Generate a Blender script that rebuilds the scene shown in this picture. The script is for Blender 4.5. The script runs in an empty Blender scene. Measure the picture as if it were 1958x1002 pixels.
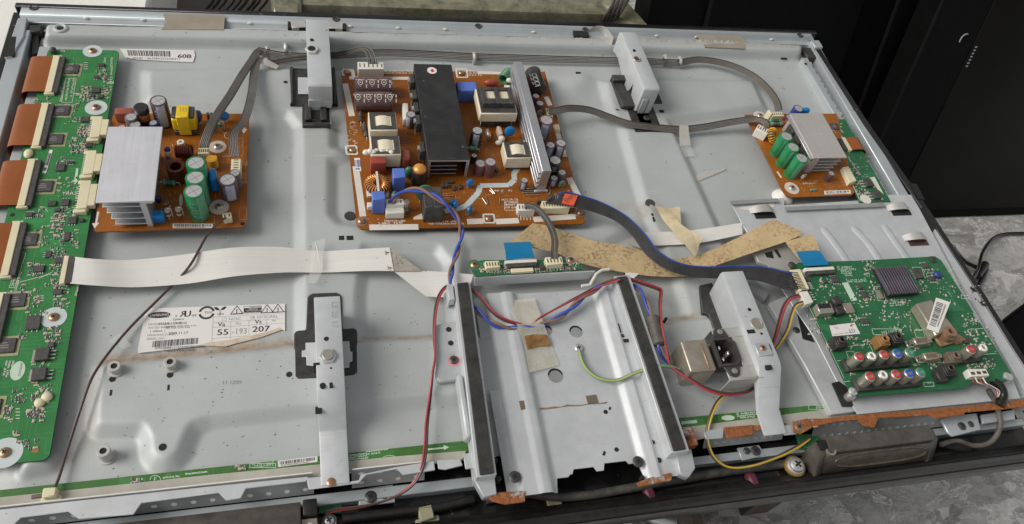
import bpy, bmesh, math, random
import numpy as np
from mathutils import Vector, Matrix
random.seed(7)
S = 0.001                      # everything below is written in millimetres
D = bpy.data
SC = bpy.context.scene
COL = SC.collection

# ------------------------------------------------------------------ camera
FPX, PCX, PCY = 1424.0, 979.0, 501.0
RT = ((0.96967073, 0.0443905, -0.24035007),
      (-0.1727509, 0.82012886, -0.54547757),
      (0.17290401, 0.57045432, 0.80292345))
CP = (314.7298, -778.0427, 606.046)
cam_d = D.cameras.new('camera')
cam_d.sensor_width = 36.0
cam_d.lens = 36.0 * FPX / 1958.0
cam_d.clip_start = 0.01
cam_d.clip_end = 60.0
cam = D.objects.new('camera', cam_d)
COL.objects.link(cam)
M4 = Matrix(RT).to_4x4()
M4.translation = Vector(CP) * S
cam.matrix_world = M4
SC.camera = cam

# ------------------------------------------------------------------ light
SUN_EL, SUN_AZ = math.radians(39), math.radians(-86)      # azimuth from +Y, towards -X
w = D.worlds.new('World')
SC.world = w
w.use_nodes = True
nt = w.node_tree
nt.nodes.clear()
sky = nt.nodes.new('ShaderNodeTexSky')
sky.sky_type = 'NISHITA'
sky.sun_disc = False
sky.sun_elevation = SUN_EL
sky.sun_rotation = SUN_AZ
hsv = nt.nodes.new('ShaderNodeHueSaturation')
hsv.inputs['Saturation'].default_value = 0.06
bg = nt.nodes.new('ShaderNodeBackground')
bg.inputs['Strength'].default_value = 0.112
wo = nt.nodes.new('ShaderNodeOutputWorld')
nt.links.new(sky.outputs[0], hsv.inputs['Color'])
nt.links.new(hsv.outputs[0], bg.inputs['Color'])
nt.links.new(bg.outputs[0], wo.inputs['Surface'])
sun_d = D.lights.new('sun', 'SUN')
sun_d.energy = 2.55
sun_d.angle = math.radians(34)
sun_d.color = (1.0, 0.955, 0.90)
sun = D.objects.new('sun', sun_d)
COL.objects.link(sun)
sdir = Vector((math.sin(SUN_AZ) * math.cos(SUN_EL), math.cos(SUN_AZ) * math.cos(SUN_EL), math.sin(SUN_EL)))
sun.rotation_euler = sdir.to_track_quat('Z', 'Y').to_euler()
sun.location = (-1.5, 1.0, 2.5)
SC.view_settings.view_transform = 'Standard'
SC.view_settings.look = 'None'
SC.view_settings.exposure = 0.0
SC.view_settings.gamma = 1.0
SC.view_settings.use_curve_mapping = False

# ------------------------------------------------------------------ helpers
def P(px, py, z=0.0):
    """point of the bench-level plane at height z seen at photo position (px,py), in mm"""
    a = ((px - PCX) / FPX, -(py - PCY) / FPX, -1.0)
    d = [sum(RT[i][k] * a[k] for k in range(3)) for i in range(3)]
    t = (z - CP[2]) / d[2]
    return Vector((CP[0] + t * d[0], CP[1] + t * d[1], z))

def PP(pts, z=0.0):
    return [P(a, b, z).to_2d() for a, b in pts]

def crom(pts, n=6):
    """Catmull-Rom through the points"""
    pts = [Vector(p) for p in pts]
    if len(pts) < 3:
        return pts
    out = []
    ext = [pts[0] * 2 - pts[1]] + pts + [pts[-1] * 2 - pts[-2]]
    for i in range(1, len(ext) - 2):
        a, b, c, d = ext[i - 1], ext[i], ext[i + 1], ext[i + 2]
        for k in range(n):
            t = k / n
            out.append(0.5 * ((2 * b) + (c - a) * t + (2 * a - 5 * b + 4 * c - d) * t * t + (3 * b - a - 3 * c + d) * t ** 3))
    out.append(pts[-1])
    return out

class MB:
    def __init__(s):
        s.v, s.f, s.m = [], [], []
    def add(s, vs, fs, mi=0):
        o = len(s.v)
        s.v += [tuple(v) for v in vs]
        s.f += [tuple(i + o for i in f) for f in fs]
        s.m += [mi] * len(fs)
        return s
    def box(s, x0, x1, y0, y1, z0, z1, mi=0, top=None):
        vs = [(x0, y0, z0), (x1, y0, z0), (x1, y1, z0), (x0, y1, z0), (x0, y0, z1), (x1, y0, z1), (x1, y1, z1), (x0, y1, z1)]
        s.add(vs, [(3, 2, 1, 0)], mi)
        o = len(s.v) - 8
        for f in ((0, 1, 5, 4), (1, 2, 6, 5), (2, 3, 7, 6), (3, 0, 4, 7)):
            s.f.append(tuple(i + o for i in f)); s.m.append(mi)
        s.f.append((o + 4, o + 5, o + 6, o + 7)); s.m.append(mi if top is None else top)
        return s
    def cbox(s, cx, cy, w, d, z0, z1, rot=0.0, mi=0, top=None, taper=1.0):
        c, n = math.cos(rot), math.sin(rot)
        q = [(-w / 2, -d / 2), (w / 2, -d / 2), (w / 2, d / 2), (-w / 2, d / 2)]
        vs = []
        for z, k in ((z0, 1.0), (z1, taper)):
            for a, b in q:
                vs.append((cx + (a * c - b * n) * k, cy + (a * n + b * c) * k, z))
        s.add(vs, [(3, 2, 1, 0), (0, 1, 5, 4), (1, 2, 6, 5), (2, 3, 7, 6), (3, 0, 4, 7)], mi)
        o = len(s.v) - 8
        s.f.append((o + 4, o + 5, o + 6, o + 7)); s.m.append(mi if top is None else top)
        return s
    def prism(s, poly, z0, z1, mi=0, top=None):
        poly = [(p[0], p[1]) for p in poly]
        ar = sum(poly[i - 1][0] * poly[i][1] - poly[i][0] * poly[i - 1][1] for i in range(len(poly)))
        if ar < 0:
            poly = poly[::-1]
        n = len(poly)
        vs = [(x, y, z0) for x, y in poly] + [(x, y, z1) for x, y in poly]
        s.add(vs, [tuple(range(n))[::-1]] + [(i, (i + 1) % n, n + (i + 1) % n, n + i) for i in range(n)], mi)
        o = len(s.v) - 2 * n
        s.f.append(tuple(o + n + i for i in range(n))); s.m.append(mi if top is None else top)
        return s
    def extr(s, poly, frame, depth, mi=0):
        """poly (u,v) in frame (origin, U, V), extruded along U x V * depth"""
        O, U, V = [Vector(a) for a in frame]
        N = U.cross(V).normalized() * depth
        n = len(poly)
        vs = [O + U * a + V * b for a, b in poly]
        vs += [v + N for v in vs]
        s.add(vs, [tuple(range(n))[::-1], tuple(range(n, 2 * n))] + [(i, (i + 1) % n, n + (i + 1) % n, n + i) for i in range(n)], mi)
        return s
    def yz(s, poly, x0, x1, mi=0):
        return s.extr(poly, ((x0, 0, 0), (0, 1, 0), (0, 0, 1)), x1 - x0, mi)
    def lathe(s, x, y, prof, seg=20, mi=0, mis=None, caps=True):
        n = len(prof)
        vs = []
        for r, z in prof:
            for k in range(seg):
                a = 2 * math.pi * k / seg
                vs.append((x + r * math.cos(a), y + r * math.sin(a), z))
        s.add(vs, [], mi)
        o = len(s.v) - n * seg
        for j in range(n - 1):
            for k in range(seg):
                s.f.append((o + j * seg + k, o + j * seg + (k + 1) % seg, o + (j + 1) * seg + (k + 1) % seg, o + (j + 1) * seg + k))
                s.m.append(mis(j, k) if mis else mi)
        if caps:
            s.f.append(tuple(o + k for k in range(seg))[::-1]); s.m.append(mi)
            s.f.append(tuple(o + (n - 1) * seg + k for k in range(seg))); s.m.append(mi)
        return s
    def cyl(s, x, y, r, z0, z1, seg=16, mi=0, r2=None):
        return s.lathe(x, y, [(r, z0), (r if r2 is None else r2, z1)], seg, mi)
    def rod(s, a, b, r, seg=12, mi=0):
        return s.tube([a, b], r, seg, mi)
    def tube(s, pts, r, seg=7, mi=0, rs=None):
        pts = [Vector(p) for p in pts]
        n = len(pts)
        vs = []
        up = Vector((0, 0, 1))
        prev = None
        for i, p in enumerate(pts):
            t = (pts[min(i + 1, n - 1)] - pts[max(i - 1, 0)])
            t = t.normalized() if t.length > 1e-9 else Vector((1, 0, 0))
            if prev is None:
                a = t.cross(up)
                if a.length < 0.05:
                    a = t.cross(Vector((1, 0, 0)))
                a.normalize()
            else:
                a = prev - t * prev.dot(t)
                a = a.normalized() if a.length > 1e-6 else t.orthogonal().normalized()
            prev = a
            b = t.cross(a)
            rr = rs[i] if rs else r
            for k in range(seg):
                q = 2 * math.pi * k / seg
                vs.append(p + (a * math.cos(q) + b * math.sin(q)) * rr)
        s.add(vs, [], mi)
        o = len(s.v) - n * seg
        for j in range(n - 1):
            for k in range(seg):
                s.f.append((o + j * seg + k, o + (j + 1) * seg + k, o + (j + 1) * seg + (k + 1) % seg, o + j * seg + (k + 1) % seg)); s.m.append(mi)
        s.f.append(tuple(o + k for k in range(seg))); s.m.append(mi)
        s.f.append(tuple(o + (n - 1) * seg + k for k in range(seg))[::-1]); s.m.append(mi)
        return s
    def sheet(s, A, B, t=0.3, mi=0, nu=1, mif=None):
        """thin slab between two edge polylines (lists of 3-D points)"""
        n = len(A)
        vs = []
        for k in range(nu + 1):
            for i in range(n):
                vs.append(Vector(A[i]).lerp(Vector(B[i]), k / nu))
        m = len(vs)
        vs += [v - Vector((0, 0, t)) for v in vs]
        s.add(vs, [], mi)
        o = len(s.v) - 2 * m
        for k in range(nu):
            for i in range(n - 1):
                a = o + k * n + i
                mm = mif(k, i) if mif else mi
                s.f.append((a, a + 1, a + n + 1, a + n)); s.m.append(mm)
                s.f.append((a + m, a + m + n, a + m + n + 1, a + m + 1)); s.m.append(mm)
        for i in range(n - 1):
            for a in (o + i, o + nu * n + i):
                s.f.append((a, a + m, a + m + 1, a + 1)); s.m.append(mi)
        for k in range(nu):
            for a in (o + k * n, o + k * n + n - 1):
                s.f.append((a, a + n, a + n + m, a + m)); s.m.append(mi)
        return s
    def torus(s, c, R, r, seg=24, sg=8, mi=0, axis=(0, 0, 1)):
        q = Vector((0, 0, 1)).rotation_difference(Vector(axis)).to_matrix()
        vs = []
        for i in range(seg):
            a = 2 * math.pi * i / seg
            for k in range(sg):
                b = 2 * math.pi * k / sg
                vs.append(Vector(c) + q @ Vector(((R + r * math.cos(b)) * math.cos(a), (R + r * math.cos(b)) * math.sin(a), r * math.sin(b))))
        return s.add(vs, [(i * sg + k, ((i + 1) % seg) * sg + k, ((i + 1) % seg) * sg + (k + 1) % sg, i * sg + (k + 1) % sg) for i in range(seg) for k in range(sg)], mi)
    def ball(s, c, rx, ry, rz, mi=0, nu=12, nv=8):
        vs, fs = [], []
        for j in range(nv + 1):
            th = math.pi * j / nv
            for i in range(nu):
                a = 2 * math.pi * i / nu
                vs.append((c[0] + rx * math.sin(th) * math.cos(a), c[1] + ry * math.sin(th) * math.sin(a), c[2] + rz * math.cos(th)))
        for j in range(nv):
            for i in range(nu):
                fs.append((j * nu + i, (j + 1) * nu + i, (j + 1) * nu + (i + 1) % nu, j * nu + (i + 1) % nu))
        return s.add(vs, fs, mi)
    def build(s, name, mats, parent=None, origin=None, bevel=0.0, smooth=True, ang=38, recalc=True, bseg=1, attr=None):
        if not isinstance(mats, (list, tuple)):
            mats = [mats]
        me = D.meshes.new(name)
        if origin is None:
            if parent is not None:
                origin = Vector(parent['org'])
            else:
                xs = [v[0] for v in s.v]; ys = [v[1] for v in s.v]; zs = [v[2] for v in s.v]
                origin = Vector(((min(xs) + max(xs)) / 2, (min(ys) + max(ys)) / 2, min(zs)))
        origin = Vector(origin)
        me.from_pydata([((v[0] - origin.x) * S, (v[1] - origin.y) * S, (v[2] - origin.z) * S) for v in s.v], [], s.f)
        for i, p in enumerate(me.polygons):
            p.material_index = s.m[i]
        for m_ in mats:
            me.materials.append(m_)
        bm = bmesh.new()
        bm.from_mesh(me)
        if recalc:
            bmesh.ops.remove_doubles(bm, verts=bm.verts, dist=1e-7)
            bmesh.ops.recalc_face_normals(bm, faces=bm.faces)
        if bevel > 0:
            ed = [e for e in bm.edges if len(e.link_faces) == 2 and e.calc_face_angle(0) > math.radians(40)]
            bmesh.ops.bevel(bm, geom=ed, offset=bevel * S, offset_type='OFFSET', segments=bseg, profile=0.6, affect='EDGES', clamp_overlap=True)
        if smooth:
            for f in bm.faces:
                f.smooth = True
            for e in bm.edges:
                if len(e.link_faces) == 2 and e.calc_face_angle(0) > math.radians(ang):
                    e.smooth = False
        bm.to_mesh(me)
        bm.free()
        o = D.objects.new(name, me)
        COL.objects.link(o)
        if parent is not None:
            o.parent = parent
            o.location = (origin - Vector(parent['org'])) * S
        else:
            o.location = origin * S
        ORG[o.name] = origin
        o['org'] = list(origin)
        return o
ORG = {}

def tag(o, label=None, cat=None, group=None, kind=None):
    if label: o['label'] = label
    if cat: o['category'] = cat
    if group: o['group'] = group
    if kind: o['kind'] = kind
    return o

def thing(name, loc, label, cat, group=None):
    o = D.objects.new(name, None)
    COL.objects.link(o)
    o.empty_display_size = 0.02
    o.location = Vector(loc) * S
    o['org'] = list(loc)
    return tag(o, label, cat, group)

# lettering: font outlines turned into mesh
def text(mb, body, org, size, ang=0.0, z=0.0, mi=0, sx=1.0, align='LEFT', flip=False):
    cu = D.curves.new('lettering', 'FONT')
    cu.body = body
    cu.size = size
    cu.align_x = align
    cu.resolution_u = 2
    ob = D.objects.new('lettering', cu)
    COL.objects.link(ob)
    dg = bpy.context.evaluated_depsgraph_get()
    dg.update()
    me = ob.evaluated_get(dg).to_mesh()
    c, n = math.cos(ang), math.sin(ang)
    vs = []
    for v in me.vertices:
        x, y = v.co.x * sx * (-1 if flip else 1), v.co.y
        vs.append((org[0] + x * c - y * n, org[1] + x * n + y * c, z))
    mb.add(vs, [tuple(p.vertices) for p in me.polygons], mi)
    D.objects.remove(ob)
    D.curves.remove(cu)

# ------------------------------------------------------------------ materials
def nmat(name, base, rough=0.5, metal=0.0, var=0.12, vscale=60.0, dust=0.0, dustcol=(0.33, 0.29, 0.23), bump=0.0, bscale=400.0,
         spec=0.5, alpha=1.0, trans=0.0, extra=None, speck=0.0, speckscale=130.0, coat=0.0, speckcol=(0.06, 0.05, 0.04)):
    m = D.materials.new(name)
    m.use_nodes = True
    t = m.node_tree
    b = t.nodes['Principled BSDF']
    tc = t.nodes.new('ShaderNodeTexCoord')
    def noise(scale, det=4.0, ro=0.6):
        n = t.nodes.new('ShaderNodeTexNoise')
        n.inputs['Scale'].default_value = scale
        n.inputs['Detail'].default_value = det
        n.inputs['Roughness'].default_value = ro
        t.links.new(tc.outputs['Object'], n.inputs['Vector'])
        return n.outputs['Fac']
    def ramp(sock, a, bb):
        r = t.nodes.new('ShaderNodeMapRange')
        r.inputs['From Min'].default_value = a
        r.inputs['From Max'].default_value = bb
        t.links.new(sock, r.inputs['Value'])
        return r.outputs[0]
    def mix(fac, c1, c2):
        x = t.nodes.new('ShaderNodeMix')
        x.data_type = 'RGBA'
        if isinstance(fac, float): x.inputs['Factor'].default_value = fac
        else: t.links.new(fac, x.inputs['Factor'])
        for k, c_ in ((6, c1), (7, c2)):
            if isinstance(c_, tuple): x.inputs[k].default_value = (*c_, 1)
            else: t.links.new(c_, x.inputs[k])
        return x.outputs[2]
    def mul(a, k):
        x = t.nodes.new('ShaderNodeMath'); x.operation = 'MULTIPLY'
        t.links.new(a, x.inputs[0])
        if isinstance(k, float): x.inputs[1].default_value = k
        else: t.links.new(k, x.inputs[1])
        return x.outputs[0]
    lo = tuple(max(0, c * (1 - var)) for c in base)
    hi = tuple(min(1, c * (1 + var)) for c in base)
    col = mix(ramp(noise(vscale), 0.3, 0.7), lo, hi)
    if speck > 0:
        f = ramp(noise(speckscale, 3.0, 0.7), 0.70 - 0.1 * speck, 0.76 - 0.1 * speck)
        col = mix(mul(f, 0.75), col, speckcol)
    if dust > 0:
        f = mul(ramp(noise(vscale * 1.7, 6.0, 0.7), 0.32, 0.75), float(dust))
        col = mix(f, col, dustcol)
    if extra:
        col = extra(t, tc, col, mix, ramp, noise, mul, b)
    if isinstance(col, tuple): b.inputs['Base Color'].default_value = (*col, 1)
    else: t.links.new(col, b.inputs['Base Color'])
    b.inputs['Metallic'].default_value = metal
    b.inputs['Specular IOR Level'].default_value = spec
    b.inputs['Coat Weight'].default_value = coat
    rn = t.nodes.new('ShaderNodeMapRange')
    rn.inputs['To Min'].default_value = max(0.03, rough - 0.08)
    rn.inputs['To Max'].default_value = min(1.0, rough + 0.12)
    t.links.new(noise(vscale * 2.3), rn.inputs['Value'])
    t.links.new(rn.outputs[0], b.inputs['Roughness'])
    if alpha < 1: b.inputs['Alpha'].default_value = alpha
    if trans > 0: b.inputs['Transmission Weight'].default_value = trans
    if bump > 0:
        bp = t.nodes.new('ShaderNodeBump')
        bp.inputs['Strength'].default_value = bump
        bp.inputs['Distance'].default_value = 0.001
        t.links.new(noise(bscale, 5.0), bp.inputs['Height'])
        t.links.new(bp.outputs[0], b.inputs['Normal'])
    return m

def ex_stain(t, tc, col, mix, ramp, noise, mul, b):
    a = t.nodes.new('ShaderNodeAttribute'); a.attribute_name = 'stain'
    f = mul(a.outputs['Fac'], ramp(noise(170.0, 6.0, 0.75), 0.28, 0.58))
    tan = mix(ramp(noise(90.0, 5.0), 0.35, 0.7), (0.46, 0.35, 0.24), (0.27, 0.18, 0.11))
    col = mix(mul(ramp(noise(5.0, 5.0, 0.65), 0.45, 0.75), 0.22), col, (0.30, 0.27, 0.225))
    col = mix(mul(ramp(noise(900.0, 2.0, 0.5), 0.60, 0.72), 0.20), col, (0.22, 0.20, 0.17))
    return mix(f, ex_scuff(t, tc, col, mix, ramp, noise, mul, b), tan)

def streak(t, tc, rot, sx, sy, scale, lo, hi):
    mp = t.nodes.new('ShaderNodeMapping')
    mp.inputs['Rotation'].default_value = (0, 0, rot)
    mp.inputs['Scale'].default_value = (sx, sy, 1)
    t.links.new(tc.outputs['Object'], mp.inputs['Vector'])
    n = t.nodes.new('ShaderNodeTexNoise')
    n.inputs['Scale'].default_value = scale
    n.inputs['Detail'].default_value = 3.0
    t.links.new(mp.outputs[0], n.inputs['Vector'])
    r = t.nodes.new('ShaderNodeMapRange')
    r.inputs['From Min'].default_value = lo; r.inputs['From Max'].default_value = hi
    t.links.new(n.outputs['Fac'], r.inputs['Value'])
    return r.outputs[0]

def ex_scuff(t, tc, col, mix, ramp, noise, mul, b):
    for rot, k in ((0.5, 0.30), (-0.9, 0.22), (1.7, 0.18)):
        f = mul(streak(t, tc, rot, 1.0, 22.0, 26.0, 0.68, 0.73), ramp(noise(9.0, 2.0), 0.45, 0.6))
        col = mix(mul(f, k), col, (0.70, 0.70, 0.68) if rot > 0 else (0.20, 0.19, 0.17))
    return col

def ex_brush(t, tc, col, mix, ramp, noise, mul, b):
    col = mix(mul(streak(t, tc, 0.0, 60.0, 1.5, 12.0, 0.35, 0.68), 0.16), col, (0.32, 0.32, 0.33))
    col = mix(mul(streak(t, tc, 0.3, 1.0, 25.0, 20.0, 0.69, 0.74), 0.35), col, (0.82, 0.82, 0.83))
    return mix(mul(ramp(noise(22.0, 5.0), 0.5, 0.75), 0.22), col, (0.36, 0.34, 0.31))

def ex_lines(t, tc, col, mix, ramp, noise, mul, b):
    return mix(mul(streak(t, tc, 0.02, 0.25, 75.0, 14.0, 0.45, 0.62), 0.30), col, (0.54, 0.52, 0.48))

def ex_blackscuff(t, tc, col, mix, ramp, noise, mul, b):
    for rot in (0.2, 1.2):
        col = mix(mul(streak(t, tc, rot, 1.0, 20.0, 24.0, 0.69, 0.74), 0.35), col, (0.16, 0.16, 0.16))
    return mix(mul(ramp(noise(30.0, 5.0), 0.5, 0.8), 0.4), col, (0.06, 0.058, 0.055))

def ex_rust(amount):
    def fn(t, tc, col, mix, ramp, noise, mul, b):
        rust = mix(ramp(noise(260.0, 6.0, 0.75), 0.3, 0.7), (0.40, 0.13, 0.025), (0.12, 0.045, 0.02))
        f = ramp(noise(75.0, 8.0, 0.75), 0.64 - amount * 0.3, 0.70 - amount * 0.3)
        inv = t.nodes.new('ShaderNodeMath'); inv.operation = 'SUBTRACT'
        inv.inputs[0].default_value = 1.0
        t.links.new(f, inv.inputs[1])
        t.links.new(mul(inv.outputs[0], 0.45), b.inputs['Metallic'])
        return mix(f, col, rust)
    return fn

def ex_pcb(dark, scale=95.0, amt=0.5):
    def fn(t, tc, col, mix, ramp, noise, mul, b):
        v = t.nodes.new('ShaderNodeTexVoronoi')
        v.feature = 'DISTANCE_TO_EDGE'
        v.inputs['Scale'].default_value = scale
        v.inputs['Randomness'].default_value = 0.75
        t.links.new(tc.outputs['Object'], v.inputs['Vector'])
        r = t.nodes.new('ShaderNodeMapRange')
        r.inputs['From Min'].default_value = 0.025
        r.inputs['From Max'].default_value = 0.055
        r.inputs['To Min'].default_value = amt
        r.inputs['To Max'].default_value = 0.0
        t.links.new(v.outputs['Distance'], r.inputs['Value'])
        c2 = mix(r.outputs[0], col, dark)
        v2 = t.nodes.new('ShaderNodeTexVoronoi'); v2.distance = 'CHEBYCHEV'
        v2.inputs['Scale'].default_value = scale * 0.55
        t.links.new(tc.outputs['Object'], v2.inputs['Vector'])
        k2 = t.nodes.new('ShaderNodeMath'); k2.operation = 'PINGPONG'; k2.inputs[1].default_value = 0.06
        t.links.new(v2.outputs['Distance'], k2.inputs[0])
        light = tuple(min(1.0, q_ * 2.6 + 0.01) for q_ in dark)
        c2 = mix(mul(ramp(k2.outputs[0], 0.046, 0.054), 0.30), c2, light)
        c2 = mix(mul(ramp(noise(16.0, 4.0), 0.5, 0.75), 0.35), c2, dark)
        f = mul(ramp(noise(38.0, 2.0), 0.52, 0.54), 0.30)
        return mix(f, c2, dark)
    return fn

def ex_spots(dark, scale, a, bb, k=0.8):
    def fn(t, tc, col, mix, ramp, noise, mul, b):
        big = ramp(noise(scale * 0.12, 3.0), 0.35, 0.65)
        f = mul(mul(ramp(noise(scale, 5.0, 0.75), a, bb), float(k)), big)
        return mix(f, col, dark)
    return fn

def ex_wall(t, tc, col, mix, ramp, noise, mul, b):
    return col

def ex_marble(t, tc, col, mix, ramp, noise, mul, b):
    mp = t.nodes.new('ShaderNodeMapping')
    mp.inputs['Rotation'].default_value = (0, 0, 0.6)
    mp.inputs['Scale'].default_value = (1, 1.9, 1)
    t.links.new(tc.outputs['Object'], mp.inputs['Vector'])
    wn = t.nodes.new('ShaderNodeTexNoise')
    wn.inputs['Scale'].default_value = 7.0
    wn.inputs['Detail'].default_value = 8.0
    t.links.new(mp.outputs[0], wn.inputs['Vector'])
    wa = t.nodes.new('ShaderNodeVectorMath'); wa.operation = 'MULTIPLY_ADD'
    wa.inputs[1].default_value = (0.16, 0.16, 0.16)
    t.links.new(wn.outputs['Color'], wa.inputs[0])
    t.links.new(mp.outputs[0], wa.inputs[2])
    def vn(scale, det, ro, dist):
        n = t.nodes.new('ShaderNodeTexNoise')
        n.inputs['Scale'].default_value = scale; n.inputs['Detail'].default_value = det
        n.inputs['Roughness'].default_value = ro; n.inputs['Distortion'].default_value = dist
        t.links.new(wa.outputs[0], n.inputs['Vector'])
        return n.outputs['Fac']
    def ridge(sock, wd):
        a = t.nodes.new('ShaderNodeMath'); a.operation = 'SUBTRACT'; a.inputs[1].default_value = 0.5
        t.links.new(sock, a.inputs[0])
        b2 = t.nodes.new('ShaderNodeMath'); b2.operation = 'ABSOLUTE'; t.links.new(a.outputs[0], b2.inputs[0])
        r = t.nodes.new('ShaderNodeMapRange'); r.inputs['From Max'].default_value = wd
        r.inputs['To Min'].default_value = 1.0; r.inputs['To Max'].default_value = 0.0
        t.links.new(b2.outputs[0], r.inputs['Value'])
        return r.outputs[0]
    c = mix(ramp(vn(9.0, 12.0, 0.75, 0.6), 0.36, 0.66), (0.20, 0.197, 0.185), (0.50, 0.495, 0.475))
    v = t.nodes.new('ShaderNodeTexVoronoi'); v.inputs['Scale'].default_value = 26.0
    t.links.new(wa.outputs[0], v.inputs['Vector'])
    sp_ = t.nodes.new('ShaderNodeSeparateColor'); t.links.new(v.outputs['Color'], sp_.inputs[0])
    c = mix(mul(ramp(sp_.outputs[0], 0.75, 0.9), 0.6), c, (0.66, 0.65, 0.62))
    c = mix(mul(ramp(sp_.outputs[1], 0.7, 0.95), 0.4), c, (0.11, 0.105, 0.10))
    c = mix(mul(ridge(vn(6.0, 8.0, 0.7, 0.5), 0.012), 0.85), c, (0.80, 0.79, 0.76))
    c = mix(mul(ridge(vn(17.0, 7.0, 0.72, 0.6), 0.02), 0.5), c, (0.55, 0.54, 0.51))
    c = mix(mul(ridge(vn(12.0, 7.0, 0.7, 0.4), 0.012), 0.6), c, (0.08, 0.078, 0.072))
    c = mix(mul(ramp(vn(3.0, 8.0, 0.7, 0.5), 0.56, 0.68), 0.6), c, (0.58, 0.57, 0.55))
    br = t.nodes.new('ShaderNodeTexBrick')
    br.offset = 0.0
    br.inputs['Scale'].default_value = 1.0
    br.inputs['Mortar Size'].default_value = 0.0016
    br.inputs['Brick Width'].default_value = 0.6
    br.inputs['Row Height'].default_value = 0.6
    br.inputs['Color1'].default_value = (0, 0, 0, 1); br.inputs['Color2'].default_value = (0, 0, 0, 1)
    br.inputs['Mortar'].default_value = (1, 1, 1, 1)
    mp2 = t.nodes.new('ShaderNodeMapping')
    mp2.inputs['Rotation'].default_value = (0, 0, 0.12)
    t.links.new(tc.outputs['Object'], mp2.inputs['Vector'])
    t.links.new(mp2.outputs[0], br.inputs['Vector'])
    return mix(mul(br.outputs['Color'], 0.7), c, (0.42, 0.41, 0.39))

M = {}
M['plate'] = nmat('galvanised_plate', (0.46, 0.482, 0.475), 0.5, 0.18, 0.06, 14.0, 0.0, bump=0.05, bscale=900, extra=ex_stain, speck=0.28, speckscale=110.0, spec=0.4, speckcol=(0.16, 0.13, 0.10))
M['steel'] = nmat('galvanised_steel', (0.52, 0.54, 0.55), 0.46, 0.22, 0.10, 40.0, 0.12, extra=ex_scuff, bump=0.06, bscale=700, speck=0.1, speckscale=160.0)
M['steel_tan'] = nmat('dusty_steel', (0.50, 0.50, 0.48), 0.45, 0.4, 0.10, 40.0, 0.4, dustcol=(0.42, 0.36, 0.29), speck=0.1, speckscale=160)
M['rail'] = nmat('rail_steel', (0.46, 0.50, 0.515), 0.4, 0.4, 0.08, 25.0, 0.1, bump=0.05, speck=0.1, speckscale=120)
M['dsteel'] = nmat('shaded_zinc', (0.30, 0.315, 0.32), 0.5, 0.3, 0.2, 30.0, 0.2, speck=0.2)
M['rust'] = nmat('rusty_steel', (0.45, 0.46, 0.46), 0.6, 0.4, 0.12, 40.0, 0.2, bump=0.3, bscale=500, extra=ex_rust(0.75))
M['rust2'] = nmat('lightly_rusted_steel', (0.50, 0.52, 0.53), 0.45, 0.4, 0.1, 40.0, 0.1, bump=0.1, extra=ex_rust(0.12))
M['rust3'] = nmat('solid_rust', (0.52, 0.47, 0.43), 0.75, 0.0, 0.2, 160.0, 0.2, bump=0.8, bscale=420, extra=ex_rust(1.05))
M['hole'] = nmat('dark_opening', (0.012, 0.012, 0.012), 0.8, 0.0, 0.2)
M['black'] = nmat('black_plastic', (0.008, 0.008, 0.0085), 0.3, 0.0, 0.3, 60.0, 0.05, bump=0.05)
M['blackdust'] = nmat('dusty_black_plastic', (0.016, 0.016, 0.017), 0.5, 0.0, 0.3, 60.0, 0.13, bump=0.1)
M['gloss'] = nmat('gloss_black', (0.006, 0.006, 0.007), 0.18, 0.0, 0.3, 30.0, 0.04, speck=0.12, speckcol=(0.25, 0.23, 0.2))
M['foam'] = nmat('black_foam_strip', (0.014, 0.0135, 0.013), 0.7, 0.0, 0.4, 40.0, 0.13, bump=0.25, bscale=900)
M['green'] = nmat('green_board', (0.034, 0.195, 0.052), 0.36, 0.0, 0.12, 25.0, 0.06, spec=0.3, extra=ex_pcb((0.022, 0.15, 0.045), 60.0, 0.22))
M['green2'] = nmat('dark_green_board', (0.017, 0.122, 0.046), 0.34, 0.0, 0.12, 25.0, 0.07, spec=0.3, extra=ex_pcb((0.014, 0.105, 0.045), 55.0, 0.2))
M['greenedge'] = nmat('board_edge', (0.02, 0.07, 0.03), 0.7)
M['orange'] = nmat('brown_phenolic_board', (0.25, 0.078, 0.006), 0.33, 0.0, 0.14, 25.0, 0.05, spec=0.3, extra=ex_pcb((0.22, 0.065, 0.006), 70.0, 0.35))
M['orange2'] = nmat('orange_phenolic_board', (0.30, 0.095, 0.010), 0.33, 0.0, 0.14, 25.0, 0.05, spec=0.3, extra=ex_pcb((0.26, 0.08, 0.009), 70.0, 0.35))
M['orangeedge'] = nmat('phenolic_edge', (0.20, 0.09, 0.035), 0.8)
M['silk'] = nmat('white_silkscreen', (0.66, 0.62, 0.55), 0.6, 0.0, 0.06, 60.0)
M['silkpink'] = nmat('pinkish_silkscreen', (0.60, 0.50, 0.44), 0.6, 0.0, 0.08, 50.0, 0.1)
M['silkdim'] = nmat('faint_silkscreen', (0.46, 0.30, 0.18), 0.6, 0.0, 0.1)
M['silkgreen'] = nmat('pale_green_silkscreen', (0.50, 0.62, 0.50), 0.6, 0.0, 0.08)
M['pad'] = nmat('white_pad', (0.52, 0.58, 0.57), 0.5, 0.0, 0.06)
M['tanpad'] = nmat('tinned_pads', (0.34, 0.34, 0.19), 0.5, 0.3, 0.15, 300.0)
M['ic'] = nmat('chip_body', (0.035, 0.034, 0.036), 0.5, 0.0, 0.2, 120.0, 0.2)
M['icpurple'] = nmat('anodised_heatsink', (0.12, 0.105, 0.135), 0.42, 0.4, 0.1, 100.0, 0.15)
M['pin'] = nmat('tinned_pin', (0.72, 0.71, 0.67), 0.35, 0.5, 0.1)
M['smdtan'] = nmat('ceramic_chip', (0.48, 0.38, 0.27), 0.5, 0.0, 0.1)
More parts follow.
